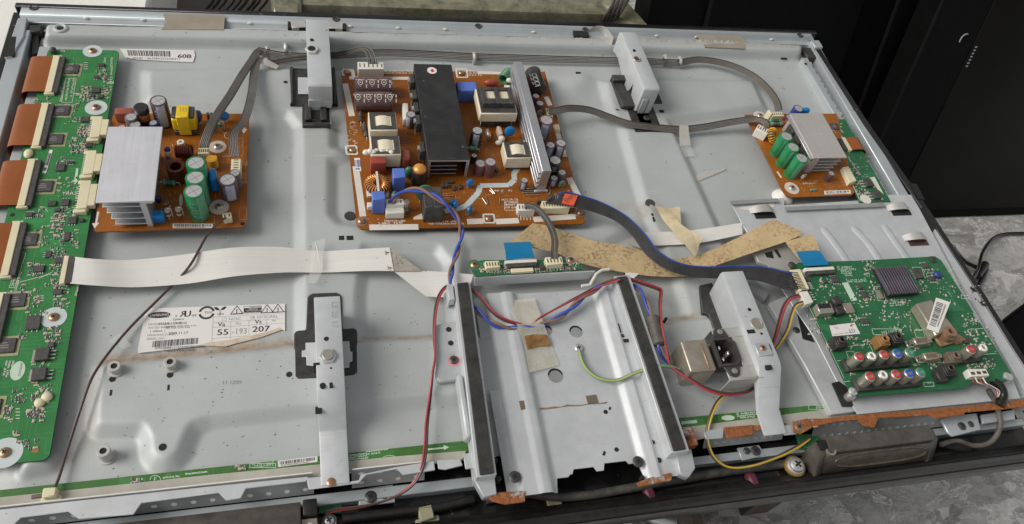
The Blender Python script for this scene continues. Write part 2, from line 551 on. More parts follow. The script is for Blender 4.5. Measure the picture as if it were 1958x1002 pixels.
M['alu'] = nmat('aluminium', (0.60, 0.61, 0.63), 0.36, 0.85, 0.05, 30.0, 0.06, bump=0.04, bscale=300)
M['alutop'] = nmat('sheet_aluminium', (0.66, 0.66, 0.69), 0.5, 0.4, 0.05, 30.0, 0.06, bump=0.04, extra=ex_brush)
M['alu_tan'] = nmat('warm_aluminium', (0.53, 0.50, 0.47), 0.5, 0.4, 0.05, 30.0, 0.08, extra=ex_brush)
M['captop'] = nmat('capacitor_top', (0.62, 0.61, 0.60), 0.35, 0.6, 0.06)
M['score'] = nmat('score_line', (0.22, 0.21, 0.20), 0.6)
M['capgreen'] = nmat('green_sleeve', (0.008, 0.20, 0.065), 0.16, 0.0, 0.1, coat=0.4)
M['capgreenstripe'] = nmat('pale_green_stripe', (0.10, 0.30, 0.19), 0.2, 0.0, 0.1)
M['cappurple'] = nmat('purple_brown_sleeve', (0.085, 0.045, 0.05), 0.3, 0.0, 0.15, 60, 0.12)
M['capstripe'] = nmat('lavender_stripe', (0.42, 0.44, 0.55), 0.3, 0.0, 0.1)
M['capblack'] = nmat('black_sleeve', (0.02, 0.02, 0.022), 0.25, 0.0, 0.15, 60, 0.1)
M['capmaroon'] = nmat('maroon_sleeve', (0.13, 0.045, 0.05), 0.35, 0.0, 0.15, 60, 0.15)
M['capgrey'] = nmat('grey_sleeve', (0.10, 0.09, 0.10), 0.3, 0.0, 0.15, 60, 0.15)
M['red'] = nmat('red_film_capacitor', (0.32, 0.045, 0.03), 0.4, 0.0, 0.1, 60, 0.15)
M['redbrown'] = nmat('red_brown_dip', (0.30, 0.07, 0.045), 0.35, 0.0, 0.1, 60, 0.1)
M['blue'] = nmat('blue_film_capacitor', (0.09, 0.17, 0.55), 0.4, 0.0, 0.08, 60, 0.08)
M['bluedip'] = nmat('blue_dipped', (0.0, 0.20, 0.55), 0.25, 0.0, 0.1, 60, 0.05)
M['navy'] = nmat('navy_dip', (0.02, 0.05, 0.2), 0.3)
M['greendip'] = nmat('green_dip', (0.04, 0.17, 0.08), 0.35, 0.0, 0.15, 60, 0.15)
M['cream'] = nmat('cream_plastic', (0.72, 0.655, 0.44), 0.5, 0.0, 0.06, 60, 0.15)
M['white'] = nmat('white_plastic', (0.72, 0.70, 0.62), 0.45, 0.0, 0.06, 60, 0.15)
M['winding'] = nmat('cream_winding_tape', (0.74, 0.67, 0.50), 0.5, 0.0, 0.06, 200, 0.05)
M['ferrite'] = nmat('ferrite', (0.03, 0.03, 0.032), 0.5, 0.0, 0.2, 60, 0.22)
M['hsblack'] = nmat('black_heatsink', (0.016, 0.017, 0.018), 0.42, 0.1, 0.25, 40, 0.05, bump=0.05, extra=ex_blackscuff, speck=0.1, speckcol=(0.2, 0.2, 0.2))
M['yellow'] = nmat('yellow_tape', (0.75, 0.52, 0.01), 0.3, 0.0, 0.08, 60, 0.05)
M['copper'] = nmat('copper_wire', (0.72, 0.31, 0.08), 0.3, 0.35, 0.15, 300)
M['darkcopper'] = nmat('dark_enamel_copper', (0.16, 0.04, 0.025), 0.3, 0.4, 0.2, 200)
M['yellowcoil'] = nmat('yellow_core', (0.65, 0.33, 0.03), 0.35, 0.1, 0.1)
M['beige'] = nmat('beige_resistor', (0.52, 0.38, 0.30), 0.45)
M['gres'] = nmat('green_resistor', (0.12, 0.30, 0.20), 0.4)
M['band'] = nmat('dark_band', (0.08, 0.05, 0.03), 0.5)
M['flexo'] = nmat('orange_flex_film', (0.27, 0.075, 0.012), 0.24, 0.0, 0.1, 40, 0.03, spec=0.5)
M['ffc'] = nmat('white_flat_cable', (0.72, 0.70, 0.66), 0.36, 0.0, 0.04, 30, 0.14, dustcol=(0.52, 0.45, 0.37), extra=ex_lines, speck=0.1)
M['ffcback'] = nmat('printed_cable_back', (0.42, 0.38, 0.32), 0.5, 0.0, 0.1, 60, 0.2, extra=ex_spots((0.12, 0.09, 0.07), 420.0, 0.52, 0.6, 0.9))
M['ffcbeige'] = nmat('aged_beige_cable', (0.53, 0.395, 0.215), 0.6, 0.0, 0.08, 30, 0.0, bump=0.1, extra=ex_spots((0.17, 0.095, 0.04), 330.0, 0.45, 0.60, 0.9))
M['bluetape'] = nmat('blue_tape', (0.0, 0.17, 0.36), 0.3, 0.0, 0.1, 40, 0.05)
M['lvds'] = nmat('grey_ribbon_cable', (0.03, 0.03, 0.033), 0.38, 0.0, 0.15, 60, 0.08)
M['lvdsblue'] = nmat('blue_wire_edge', (0.02, 0.06, 0.30), 0.35)
M['wgrey'] = nmat('grey_wire', (0.125, 0.112, 0.10), 0.42, 0.0, 0.15, 60, 0.12)
M['wdark'] = nmat('dark_wire', (0.035, 0.033, 0.032), 0.4, 0.0, 0.2, 60, 0.15)
M['wblue'] = nmat('blue_wire', (0.03, 0.075, 0.42), 0.35, 0.0, 0.1, 60, 0.1)
M['wbrown'] = nmat('brown_wire', (0.22, 0.12, 0.09), 0.4, 0.0, 0.1, 60, 0.15)
M['wthin'] = nmat('thin_brown_wire', (0.075, 0.042, 0.036), 0.35)
M['wred'] = nmat('red_wire', (0.36, 0.035, 0.045), 0.35, 0.0, 0.1, 60, 0.12)
M['wyel'] = nmat('yellow_wire', (0.50, 0.36, 0.03), 0.35, 0.0, 0.1, 60, 0.15)
M['wgreen'] = nmat('green_wire', (0.07, 0.26, 0.17), 0.4, 0.0, 0.1, 60, 0.2)
M['wgy'] = nmat('yellow_stripe_wire', (0.40, 0.39, 0.10), 0.4, 0.0, 0.1, 60, 0.15)
M['thickcable'] = nmat('dusty_thick_cable', (0.035, 0.034, 0.032), 0.5, 0.0, 0.2, 40, 0.5, dustcol=(0.22, 0.20, 0.16))
M['label'] = nmat('paper_label', (0.74, 0.71, 0.68), 0.6, 0.0, 0.04, 30, 0.08)
M['labeltan'] = nmat('stained_label', (0.66, 0.58, 0.48), 0.65, 0.0, 0.1, 60, 0.8, dustcol=(0.40, 0.27, 0.15))
M['ink'] = nmat('black_ink', (0.035, 0.035, 0.04), 0.6)
M['inkgrey'] = nmat('grey_ink', (0.28, 0.27, 0.28), 0.6)
M['inkblue'] = nmat('blue_ink', (0.02, 0.05, 0.25), 0.6)
M['inkred'] = nmat('red_ink', (0.6, 0.02, 0.02), 0.5)
M['redtape'] = nmat('red_orange_tape', (0.70, 0.09, 0.03), 0.5, 0.0, 0.06)
M['greytape'] = nmat('grey_brown_foam_tape', (0.29, 0.25, 0.195), 0.7, 0.0, 0.12, 40, 0.2, bump=0.2)
M['masking'] = nmat('yellowed_clear_tape', (0.68, 0.63, 0.49), 0.3, 0.0, 0.2, 70, 0.6, alpha=0.34, dustcol=(0.78, 0.76, 0.70), bump=0.3, bscale=120)
M['gum'] = nmat('brown_adhesive', (0.25, 0.12, 0.025), 0.4, 0.0, 0.5, 160, 0.2, alpha=0.9)
M['clear'] = nmat('clear_tape', (0.78, 0.77, 0.73), 0.15, 0.0, 0.05, 40, 0.0, alpha=0.14)
M['haze'] = nmat('cloudy_tape', (0.66, 0.63, 0.56), 0.35, 0.0, 0.08, 40, 0.1, alpha=0.5)
M['curl'] = nmat('yellowed_curling_tape', (0.66, 0.55, 0.34), 0.25, 0.0, 0.2, 60, 0.5, alpha=0.72, trans=0.0, dustcol=(0.62, 0.56, 0.44))
M['inlet'] = nmat('worn_black_socket', (0.03, 0.028, 0.027), 0.5, 0.0, 0.3, 60, 0.22, dustcol=(0.2, 0.18, 0.15))
M['rubber'] = nmat('ferrite_sleeve', (0.055, 0.048, 0.042), 0.55, 0.0, 0.3, 60, 0.35)
M['chrome'] = nmat('bright_screw', (0.68, 0.68, 0.67), 0.28, 0.75, 0.05)
M['washer'] = nmat('dull_brass_ring', (0.36, 0.22, 0.05), 0.4, 0.4, 0.15, 60, 0.25)
M['brass'] = nmat('coppery_screw', (0.42, 0.26, 0.16), 0.35, 0.8, 0.15, 200)
M['darkscrew'] = nmat('dark_screw', (0.10, 0.095, 0.09), 0.4, 0.7, 0.2, 200)
M['silver'] = nmat('tarnished_tinplate', (0.48, 0.43, 0.36), 0.35, 0.7, 0.15, 60, 0.3, dustcol=(0.36, 0.25, 0.14), bump=0.1)
M['silverrust'] = nmat('rusty_tinplate', (0.34, 0.25, 0.18), 0.4, 0.4, 0.3, 90, 0.75, dustcol=(0.30, 0.11, 0.02), bump=0.2)
M['nickel'] = nmat('dull_nickel', (0.50, 0.47, 0.40), 0.35, 0.75, 0.1, 60, 0.25)
M['rcared'] = nmat('red_ring', (0.50, 0.03, 0.04), 0.35)
M['rcawhite'] = nmat('white_ring', (0.75, 0.73, 0.68), 0.35)
M['rcablue'] = nmat('blue_ring', (0.02, 0.09, 0.50), 0.35)
M['rcagreen'] = nmat('green_ring', (0.02, 0.25, 0.16), 0.35)
M['orangeplast'] = nmat('brown_orange_plastic', (0.30, 0.14, 0.035), 0.5, 0.0, 0.15, 60, 0.2)
M['brownplast'] = nmat('brown_grey_plastic', (0.13, 0.09, 0.065), 0.5, 0.0, 0.15, 60, 0.2)
M['goop'] = nmat('white_silicone', (0.74, 0.71, 0.64), 0.35, 0.0, 0.05, 60, 0.1, bump=0.3, bscale=250)
M['film'] = nmat('cloudy_film', (0.43, 0.415, 0.36), 0.4, 0.0, 0.15, 40, 0.45, dustcol=(0.40, 0.35, 0.27), speck=0.15)
M['strip'] = nmat('bright_green_strip', (0.045, 0.15, 0.022), 0.4, 0.0, 0.1, 30, 0.08, extra=ex_pcb((0.03, 0.12, 0.03), 60.0, 0.4))
M['speaker'] = nmat('dusty_speaker_plastic', (0.055, 0.048, 0.042), 0.33, 0.0, 0.3, 40, 0.45, dustcol=(0.19, 0.17, 0.14))
M['cone'] = nmat('speaker_surround', (0.05, 0.046, 0.034), 0.25, 0.0, 0.2, 50, 0.4, dustcol=(0.20, 0.18, 0.13))
M['tvback'] = nmat('dark_television_plastic', (0.003, 0.003, 0.0032), 0.55, 0.0, 0.2, 30, 0.006, spec=0.07)
M['screen'] = nmat('dark_screen', (0.004, 0.0037, 0.0033), 0.3, 0.0, 0.3, 3.0, 0.01, spec=0.1)
M['wall'] = nmat('white_plaster', (0.80, 0.78, 0.73), 0.85, 0.0, 0.04, 30, 0.0, bump=0.6, bscale=160)
M['taped'] = nmat('tape_wrapped_wood', (0.085, 0.09, 0.055), 0.22, 0.0, 0.5, 26, 0.85, dustcol=(0.36, 0.32, 0.22), bump=0.6, bscale=55, coat=0.4)
M['panelgrey'] = nmat('grey_brown_panel', (0.09, 0.078, 0.065), 0.5, 0.0, 0.08, 20, 0.1)
M['woodbrown'] = nmat('dark_brown_wood', (0.075, 0.055, 0.04), 0.6, 0.0, 0.25, 30, 0.2)
M['floor'] = nmat('marbled_grey_tile', (0.31, 0.305, 0.285), 0.32, 0.0, 0.2, 4.0, 0.0, extra=ex_marble)
M['pink'] = nmat('pink_marker', (0.70, 0.22, 0.28), 0.6)
M['pinkdark'] = nmat('purple_pad', (0.10, 0.02, 0.035), 0.5)
M['sponge'] = nmat('yellowed_clip', (0.30, 0.28, 0.18), 0.5, 0.0, 0.1, 60, 0.2)
M['bezgrey'] = nmat('bezel_side', (0.045, 0.045, 0.046), 0.35, 0.0, 0.15, 40, 0.12)

# ================================================================== the setting
FZ = -450.0
mb = MB(); mb.box(-2500, 5000, -3000, 5000, FZ - 20, FZ)
tag(mb.build('floor', M['floor'], origin=(0, 0, FZ), smooth=False), kind='structure')

mb = MB()
WN = Vector((-0.75, 1.0)).normalized()
a0, a1 = P(282, 60, -45), P(278, 0, -45)
mb.prism([(-1200, -500), (-22, -420), (-22, 20), (a0.x, 20), (a1.x, 420), (-1200, 420)], FZ, -45)
tag(mb.build('wall', M['wall'], bevel=6), 'broad low white wall of rough plaster beside the top left corner of the panel', 'wall')

# storage shelf wrapped in tape behind the top edge
sh = thing('wrapped_shelf', (520, 260, FZ), 'low shelf with grey board and tape wrapped wooden rim behind the panel', 'shelf')
bA, bB = P(505, 30, -120), P(1195, 55, -120)
mb = MB()
y0 = bA.y
mb.box(-130, bB.x + 30, y0 - 40, y0 + 420, -200, -176)
mb.build('board', M['panelgrey'], sh, bevel=2)
mb = MB()
c0, c1 = P(560, 8, -110), P(1195, 24, -110)
mb.prism([(c0.x, c0.y - 5), (c1.x, c1.y - 12), (c1.x, c1.y + 55), (c0.x, c0.y + 60)], -176, -106)
mb.build('front_rail', M['taped'], sh, bevel=6, bseg=2)
mb = MB()
e = PP([(1150, 0), (1190, -10), (1245, 52), (1212, 54)], -100)
mb.prism(e, -400, -100)
mb.build('side_rail', M['taped'], sh, bevel=6, bseg=2)
mb = MB()
e = PP([(515, -20), (578, -20), (575, 30), (520, 30)], -100)
mb.prism(e, -400, -100)
mb.build('post', M['taped'], sh, bevel=5)
mb = MB()
g = P(880, 30, -176)
mb.box(g.x - 3, g.x + 3, y0 - 41, y0 + 60, -203, -172)
mb.build('gap_strip', M['hole'], sh)
for i, (sx) in enumerate((-100, 700)):
    mb = MB(); mb.box(sx, sx + 40, y0 - 20, y0 + 20, FZ, -200)
    mb.build('leg', M['woodbrown'], sh)

# bundle of cables at the back left
mb = MB()
for k in range(9):
    x0 = 395 + k * 13 + random.uniform(-3, 3)
    pts = [P(x0 - 10, 34 + random.uniform(0, 4), -165), P(x0, 18, -140), P(x0 + 12, 4, -120), P(x0 + 24, -20, -100)]
    mb.tube(crom(pts, 5), random.uniform(1.6, 2.6), 6, 0 if k % 4 else 1)
tag(mb.build('cable_bundle', [M['wdark'], M['lvds']]), 'bundle of dark cables hanging behind the top edge left of the shelf post', 'cables')
mb = MB()
for k in range(4):
    pts = [P(1150 + k * 7, 50 - k, -150), P(1158 + k * 8, 30, -95), P(1172 + k * 8, 8, -80), P(1180 + k * 10, -20, -70)]
    mb.tube(crom(pts, 5), 2.8, 6)
tag(mb.build('cable_bundle', M['wdark']), 'few thin black cables draped over the tape wrapped rail near the right bracket', 'cables')

# dark televisions leaning in the background
def slab(px_l, px_r, lean, hgt, th, px_top=None):
    a, b = P(*px_l, FZ), P(*px_r, FZ)
    return a, b
tv = thing('old_television', (1750, 60, FZ), 'big black television standing on the floor with its dark screen facing the panel at right', 'television')
def face(x, zz, off=0.0):
    return Vector((x + 0.06 * (zz - FZ), 0.4 * (zz - FZ) + off, zz))
def slabmesh(x0, x1, z0, z1, o0, o1):
    vs = []
    for o_ in (o0, o1):
        vs += [face(x0, z0, o_), face(x1, z0, o_), face(x1, z1, o_), face(x0, z1, o_)]
    m = MB(); m.add(vs, [(0, 1, 2, 3), (7, 6, 5, 4), (0, 4, 5, 1), (1, 5, 6, 2), (2, 6, 7, 3), (3, 7, 4, 0)])
    return m
slabmesh(1340, 2500, FZ, 240, 0, 60).build('casing', M['tvback'], tv, bevel=4)
slabmesh(1446, 2400, FZ + 22, 180, -2.0, -0.3).build('screen', M['screen'], tv, bevel=.8)
lg2 = MB()
lg2.tube([face(1420 + 8 * math.cos(q), -100 + 10 * math.sin(q), -1.6) for q in [math.radians(70 + 22 * i) for i in range(7)]], 1.2, 6)
lg2.build('logo', M['inkgrey'], tv)
lg = MB()
for i in range(7):
    c_ = face(1453, -112 - i * 5.5, -2.4)
    lg.add([c_ + Vector(v) for v in ((-2.6, 0, 0), (2.6, 0, 0), (2.6, 1.0, 2.5), (-2.6, 1.0, 2.5))], [(0, 1, 2, 3)])
lg.build('lettering', M['inkgrey'], tv)

tv2 = thing('old_television', (1300, 420, FZ), 'black back of a large television leaning behind the top right corner of the panel', 'television')
mb = MB()
dv, nv = Vector((1, 0, 0)), Vector((0, 1, 0))
L0, L1 = Vector((862, 105, FZ)), Vector((1560, 105, FZ))
def bk(u, zz, off): 
    p = L0.lerp(L1, u) + nv * (off + 0.4 * (zz - FZ)); p.z = zz; return p
def bkbox(u0, u1, z0, z1, o0, o1):
    m = MB()
    vs = []
    for o_ in (o0, o1):
        vs += [bk(u0, z0, o_), bk(u1, z0, o_), bk(u1, z1, o_), bk(u0, z1, o_)]
    m.add(vs, [(0, 1, 2, 3), (7, 6, 5, 4), (0, 4, 5, 1), (1, 5, 6, 2), (2, 6, 7, 3), (3, 7, 4, 0)])
    return m
bkbox(0, 1, FZ, 420, 0, 60).build('back_shell', M['tvback'], tv2, bevel=8)
bkbox(0.16, 0.60, FZ + 60, 330, -14, 0).build('raised_cover', M['tvback'], tv2, bevel=5)
bkbox(0.70, 0.86, FZ + 130, 240, -10, 0).build('raised_cover', M['tvback'], tv2, bevel=5)

# cables on the floor at right
mb = MB()
pts = [P(1840, 560, -300), P(1868, 520, FZ + 40), P(1880, 480, FZ + 20), P(1905, 452, FZ + 8), P(1950, 446, FZ + 6), P(2050, 450, FZ + 6)]
mb.tube(crom(pts, 8), 3.2, 8)
tag(mb.build('black_cable', M['gloss']), 'thin black cord curving over the marbled floor at the right edge', 'cable')
mb = MB()
pts = [P(1820, 470, -330), P(1845, 500, FZ + 30), P(1872, 512, FZ + 14), P(1886, 508, FZ + 10), P(1880, 530, FZ + 8), P(1860, 560, FZ + 8), P(1830, 600, FZ + 8)]
mb.tube(crom(pts, 8), 4.2, 8)
mb.rod(P(1868, 528, FZ + 14), P(1884, 505, FZ + 16), 8, 10)
tag(mb.build('black_cable', M['gloss']), 'black cord with a thick plug lying beside the right edge of the panel', 'cable')
mb = MB()
mb.prism(PP([(1905, 625), (1985, 560), (2100, 640), (2050, 760), (1935, 720)], -380), FZ, -380)
tag(mb.build('dark_box', M['tvback'], bevel=5), 'flat black box on the floor beside the lower right corner of the panel', 'box')

# bench below the television and the scrap tray
be = thing('work_bench', (500, -320, FZ), 'dark wooden bench carrying the opened television panel', 'bench')
mb = MB(); mb.box(40, 960, -560, -30, -60, -30); mb.build('bench_top', M['woodbrown'], be, bevel=2)
for x_, yy in ((60, -540), (900, -540), (60, -90), (900, -90)):
    mb = MB(); mb.box(x_, x_ + 45, yy, yy + 45, FZ, -60); mb.build('leg', M['woodbrown'], be)
tr = thing('scrap_tray', (540, -640, -160), 'brown wooden tray under the lower rim holding shiny metal tubes', 'tray')
tz = -150
pr = P(1328, 990, tz + 50)
mb = MB()
mb.box(pr.x - 190, pr.x + 6, pr.y - 160, pr.y + 130, tz - 8, tz)
mb.build('bottom', M['woodbrown'], tr)
for bx_ in ((pr.x - 4, pr.x + 8, pr.y - 160, pr.y + 130), (pr.x - 192, pr.x - 182, pr.y - 160, pr.y + 130)):
    mb = MB(); mb.box(*bx_, tz - 8, tz + 50); mb.build('side_board', M['woodbrown'], tr, bevel=1)
mb = MB()
mb.box(pr.x - 260, pr.x + 10, pr.y - 160, pr.y + 130, FZ, tz - 8)
mb.build('stand', M['woodbrown'], tr)
for i, (ax, ay, bx_, by, rr) in enumerate(((1215, 978, 1290, 1000, 9), (1180, 990, 1240, 1020, 8), (1150, 1000, 1200, 985, 8), (1260, 975, 1275, 1015, 6), (1120, 985, 1165, 1010, 9), (1300, 1000, 1268, 1030, 7))):
    mb = MB(); mb.rod(P(ax, ay, tz + rr + 2), P(bx_, by, tz + rr + 2), rr, 14)
    mb.build('metal_tube', M['chrome'], None, smooth=True)
    o = D.objects[list(ORG)[-1]]
    tag(o, ['longest shiny tube lying slanted in the scrap tray', 'shiny tube lying in front of the long one in the scrap tray', 'shiny tube crossing left of the pile in the scrap tray',
            'thin upright pointing tube near the right tray side', 'fat tube at the far left end of the scrap tray', 'short tube touching the right side of the scrap tray'][i], 'tube', 'metal tubes in the scrap tray')

# ================================================================== television bezel
bz = thing('television_bezel', (500, -320, -30), 'black plastic front frame of the television, edging the metal panel on all sides', 'television frame')
mb = MB()
mb.box(-9, 1012, -1.2, 6, -26, 10.8)
mb.build('top_edge', M['gloss'], bz, bevel=1.2)
mb = MB()
mb.prism(PP([(1547, 59), (1660, 232), (1790, 418), (1884, 562), (1945, 658), (2040, 805), (2030, 812), (1932, 661), (1873, 564), (1778, 420), (1650, 238), (1540, 64)], 8.4), -24, 8.4)
mb.build('side_edge', M['gloss'], bz, bevel=1.2)
mb = MB()
mb.box(-12, -3, -626, -2, -26, 4)
mb.build('side_edge', M['gloss'], bz, bevel=1.2)
mb = MB()
mb.box(-3, 1006, -619, -560, -27, -20)
mb.build('channel_floor', M['gloss'], bz)
mb = MB()
mb.yz([(-628, -18), (-628, 0), (-626, 4), (-621, 4), (-619.5, -1), (-616, -2), (-614.5, -12), (-608, -14), (-608, -19.5), (-622, -19.5)], -12, 1016)
mb.build('bottom_rim', M['black'], bz, bevel=0.8)
mb = MB()
mb.yz([(-631, -17), (-631, -4), (-628.2, -3), (-628.2, -18)], -12, 1016)
mb.build('outer_lip', M['bezgrey'], bz, bevel=0.6)
mb = MB(); mb.box(-3, 1006, -560, -2, -27, -22); mb.build('glass_back', M['black'], bz)
for (px, py) in ((1240, 945), (1437, 920)):
    p = P(px, py, -18); mb = MB(); mb.cbox(p.x, p.y, 11, 16, -20, -12, 0.1, taper=0.8); mb.build('rubber_pad', M['pinkdark'], bz, bevel=2)
for k in range(26):
    p = P(random.uniform(1000, 1900), random.uniform(900, 940), -19)
# two slots/clips on right
# ================================================================== metal chassis
ch = thing('metal_chassis', (500, -300, -20), 'grey galvanised rear plate with pressed ridges that carries all the boards', 'chassis')
GX0, GX1, GY0, GY1, GS = 22.0, 984.0, -566.0, -27.0, 2.0
nx, ny = int((GX1 - GX0) / GS) + 1, int((GY1 - GY0) / GS) + 1
X, Y = np.meshgrid(np.linspace(GX0, GX1, nx), np.linspace(GY0, GY1, ny))
def sdf(poly):
    d = np.full(X.shape, 1e9); sgn = np.ones(X.shape)
    n = len(poly)
    for i in range(n):
        ax, ay = poly[i]; bx_, by = poly[i - 1]
        ex, ey = bx_ - ax, by - ay
        wx, wy = X - ax, Y - ay
        t = np.clip((wx * ex + wy * ey) / max(ex * ex + ey * ey, 1e-9), 0, 1)
        d = np.minimum(d, (wx - ex * t) ** 2 + (wy - ey * t) ** 2)
        c1 = Y >= ay; c2 = Y < by; c3 = ex * wy > ey * wx
        sgn = np.where((c1 & c2 & c3) | (~c1 & ~c2 & ~c3), -sgn, sgn)
    return sgn * np.sqrt(d)
def blur(a, n):
    for _ in range(n):
        a = a.copy()
        a[1:-1, 1:-1] = (a[1:-1, 1:-1] * 2 + a[:-2, 1:-1] + a[2:, 1:-1] + a[1:-1, :-2] + a[1:-1, 2:]) / 6
    return a
def rnd(sd, r, it):
    return blur(sd, it)
Z = np.zeros(X.shape)
def raise_(poly, h, b, it=10, z=None):
    global Z
    sd = blur(sdf([tuple(p) for p in PP(poly, h if z is None else z)]), max(2, it - 2))
    t = np.clip(0.5 - sd / b, 0, 1)
    t = blur(t, 1)
    Z = np.maximum(Z, h * t)
    return t
# long pressed ridge along the top
raise_([(84, 43), (300, 47), (900, 64), (1400, 76), (1538, 84), (1534, 99), (900, 85), (300, 72), (82, 69)], 13, 5, 4)
# left inverted L ridge, the middle land and the lower land
raise_([(276, 130), (560, 128), (700, 130), (700, 214), (646, 222), (637, 232), (637, 278), (660, 287), (668, 296), (634, 304), (634, 408), (650, 424), (760, 436), (1000, 436), (1150, 430), (1195, 412),
        (1205, 440), (1160, 462), (890, 462), (888, 560), (862, 560), (858, 500), (835, 472), (770, 466), (700, 470), (688, 560), (690, 660), (574, 668), (572, 400), (570, 240), (548, 214), (277, 190)], 6.5, 11, 5)
raise_([(1152, 152), (1248, 148), (1442, 152), (1466, 204), (1282, 228), (1378, 440), (1412, 540), (1375, 610), (1318, 606), (1292, 520), (1240, 418), (1188, 236), (1168, 214)], 6.5, 11, 5)
raise_([(186, 693), (330, 680), (560, 657), (700, 646), (870, 640), (1240, 612), (1372, 600), (1440, 690), (1340, 735), (880, 760), (600, 781), (400, 804), (372, 814), (360, 836), (352, 862), (334, 882), (312, 888), (290, 882), (278, 866), (276, 836), (266, 819), (182, 820), (173, 812), (176, 770)], 8.5, 11, 4)
# pressed step round the left board
raise_([(40, 878), (95, 872), (100, 890), (40, 905)], 8, 8, 3)
def bump(px, py, h, r, z=0):
    global Z
    p = P(px, py, h)
    Z = Z + h * np.exp(-((X - p.x) ** 2 + (Y - p.y) ** 2) / (2 * r * r))
bump(1100, 160, 5, 13); bump(1118, 150, 3, 9); bump(1228, 415, 4, 11); bump(1160, 222, 3, 10)
bump(1500, 372, 4, 8); bump(40, 895, 4, 14)
rng = np.random.RandomState(3)
Z += blur(rng.normal(0, 1.2, X.shape), 60) * 1.0
# stains
ST = np.zeros(X.shape)
def stain(pts, wdt, k, z=4):
    global ST
    q = PP(pts, z)
    for i in range(len(q) - 1):
        a_, b_ = q[i], q[i + 1]
        ex, ey = b_.x - a_.x, b_.y - a_.y
        t = np.clip(((X - a_.x) * ex + (Y - a_.y) * ey) / (ex * ex + ey * ey), 0, 1)
        dd = np.sqrt((X - a_.x - ex * t) ** 2 + (Y - a_.y - ey * t) ** 2)
        ST = np.maximum(ST, k * np.clip(1.25 - dd / wdt, 0, 1))
stain([(205, 688), (330, 676), (560, 652)], 7.0, 1.0)
stain([(700, 648), (820, 644), (868, 642)], 4.5, 0.8)
stain([(1245, 617), (1325, 606)], 5.0, 0.9)
stain([(1172, 390), (1200, 392), (1240, 398)], 7, 0.30)
stain([(110, 46), (420, 52), (900, 66), (1530, 88)], 5.0, 0.42, 13)
stain([(0, 965), (300, 940), (580, 908)], 8, 0.35)
stain([(130, 880), (170, 820), (180, 700)], 10, 0.22)
stain([(1130, 402), (1190, 392)], 8, 0.45)
stain([(1225, 408), (1255, 398)], 9, 0.4)
vs = [((x - 500) * S, (y + 300) * S, (z + 20) * S) for x, y, z in zip(X.ravel(), Y.ravel(), Z.ravel())]
fs = []
for j in range(ny - 1):
    r0 = j * nx
    for i in range(nx - 1):
        fs.append((r0 + i, r0 + i + 1, r0 + nx + i + 1, r0 + nx + i))
me = D.meshes.new('rear_plate')
me.from_pydata(vs, [], fs)
at = me.attributes.new('stain', 'FLOAT', 'POINT')
at.data.foreach_set('value', ST.ravel().astype(np.float32))
me.shade_smooth()
me.materials.append(M['plate'])
pl = D.objects.new('rear_plate', me); COL.objects.link(pl); pl.parent = ch
def zplate(x, y):
    i = int(round((x - GX0) / GS)); j = int(round((y - GY0) / GS))
    return float(Z[max(0, min(ny - 1, j)), max(0, min(nx - 1, i))])
# skirt under the plate edge
mb = MB(); mb.box(GX0 - 1, GX0, GY0, GY1, -20, 0.0); mb.box(GX1, GX1 + 1, GY0, GY1, -20, 0.0); mb.box(GX0, GX1, GY1, GY1 + 1, -20, 0.0)
mb.build('plate_skirt', M['plate'], ch)
# top frame rail with its stepped profile and the punched marks
mb = MB()
mb.yz([(-1.5, -18), (-1.5, 10), (-13.5, 10), (-15.5, 6.5), (-22, 6.0), (-23.5, -18)], -2, 1001)
mb.build('top_rail', M['rail'], ch, bevel=0.5)
mb = MB()
for px, py in ((165, 33), (274, 36), (478, 44), (670, 51), (762, 55), (852, 58), (1022, 65), (1102, 68), (1258, 72), (1334, 75), (1478, 79)):
    p = P(px, py, 8.6)
    mb.ball((p.x, -14.6, 8.0), 3.2, 1.6, 1.6)
mb.build('punch_mark', M['silk'], ch)
tag(D.objects[list(ORG)[-1]], kind='stuff')
for px, py in ((65, 15), (643, 37), (915, 50), (1120, 57), (1530, 68)):
    p = P(px, py, 10.1); mb = MB(); mb.torus((p.x, p.y, 10.1), 4.0, 0.9, 16, 6); mb.cyl(p.x, p.y, 3.2, 9.7, 10.15, 14)
    mb.build('rail_rivet', M['darkscrew'], ch)
# left frame rail
mb = MB()
mb.box(-2.5, 13, -640 + 12, -38, -18, 9)
mb.build('side_rail', M['rail'], ch, bevel=1.0)
mb = MB()
mb.prism(PP([(34, 34), (52, 33), (45, 70), (22, 108), (8, 110)], 11), -10, 11)
mb.build('corner_plate', M['rail'], ch, bevel=0.8)
mb = MB()
mb.prism(PP([(21, 70), (31, 70), (27, 106), (9, 109)], 11.1), 2, 11.15)
mb.build('slot', M['hole'], ch)
mb = MB()
mb.prism(PP([(58, 36), (72, 38), (74, 100), (62, 104)], 4), -10, 4)
mb.build('slot', M['hole'], ch)
mb = MB(); mb.prism(PP([(56, 47), (80, 47), (78, 60), (55, 60)], 9), 0, 9); mb.build('rubber_block', M['blackdust'], ch, bevel=1)
# inner ledge beside left board
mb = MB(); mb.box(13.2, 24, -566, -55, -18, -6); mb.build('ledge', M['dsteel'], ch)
mb = MB(); mb.box(24.2, 40, -566, -62, -2, 7); mb.build('board_ledge', M['plate'], ch, bevel=1)
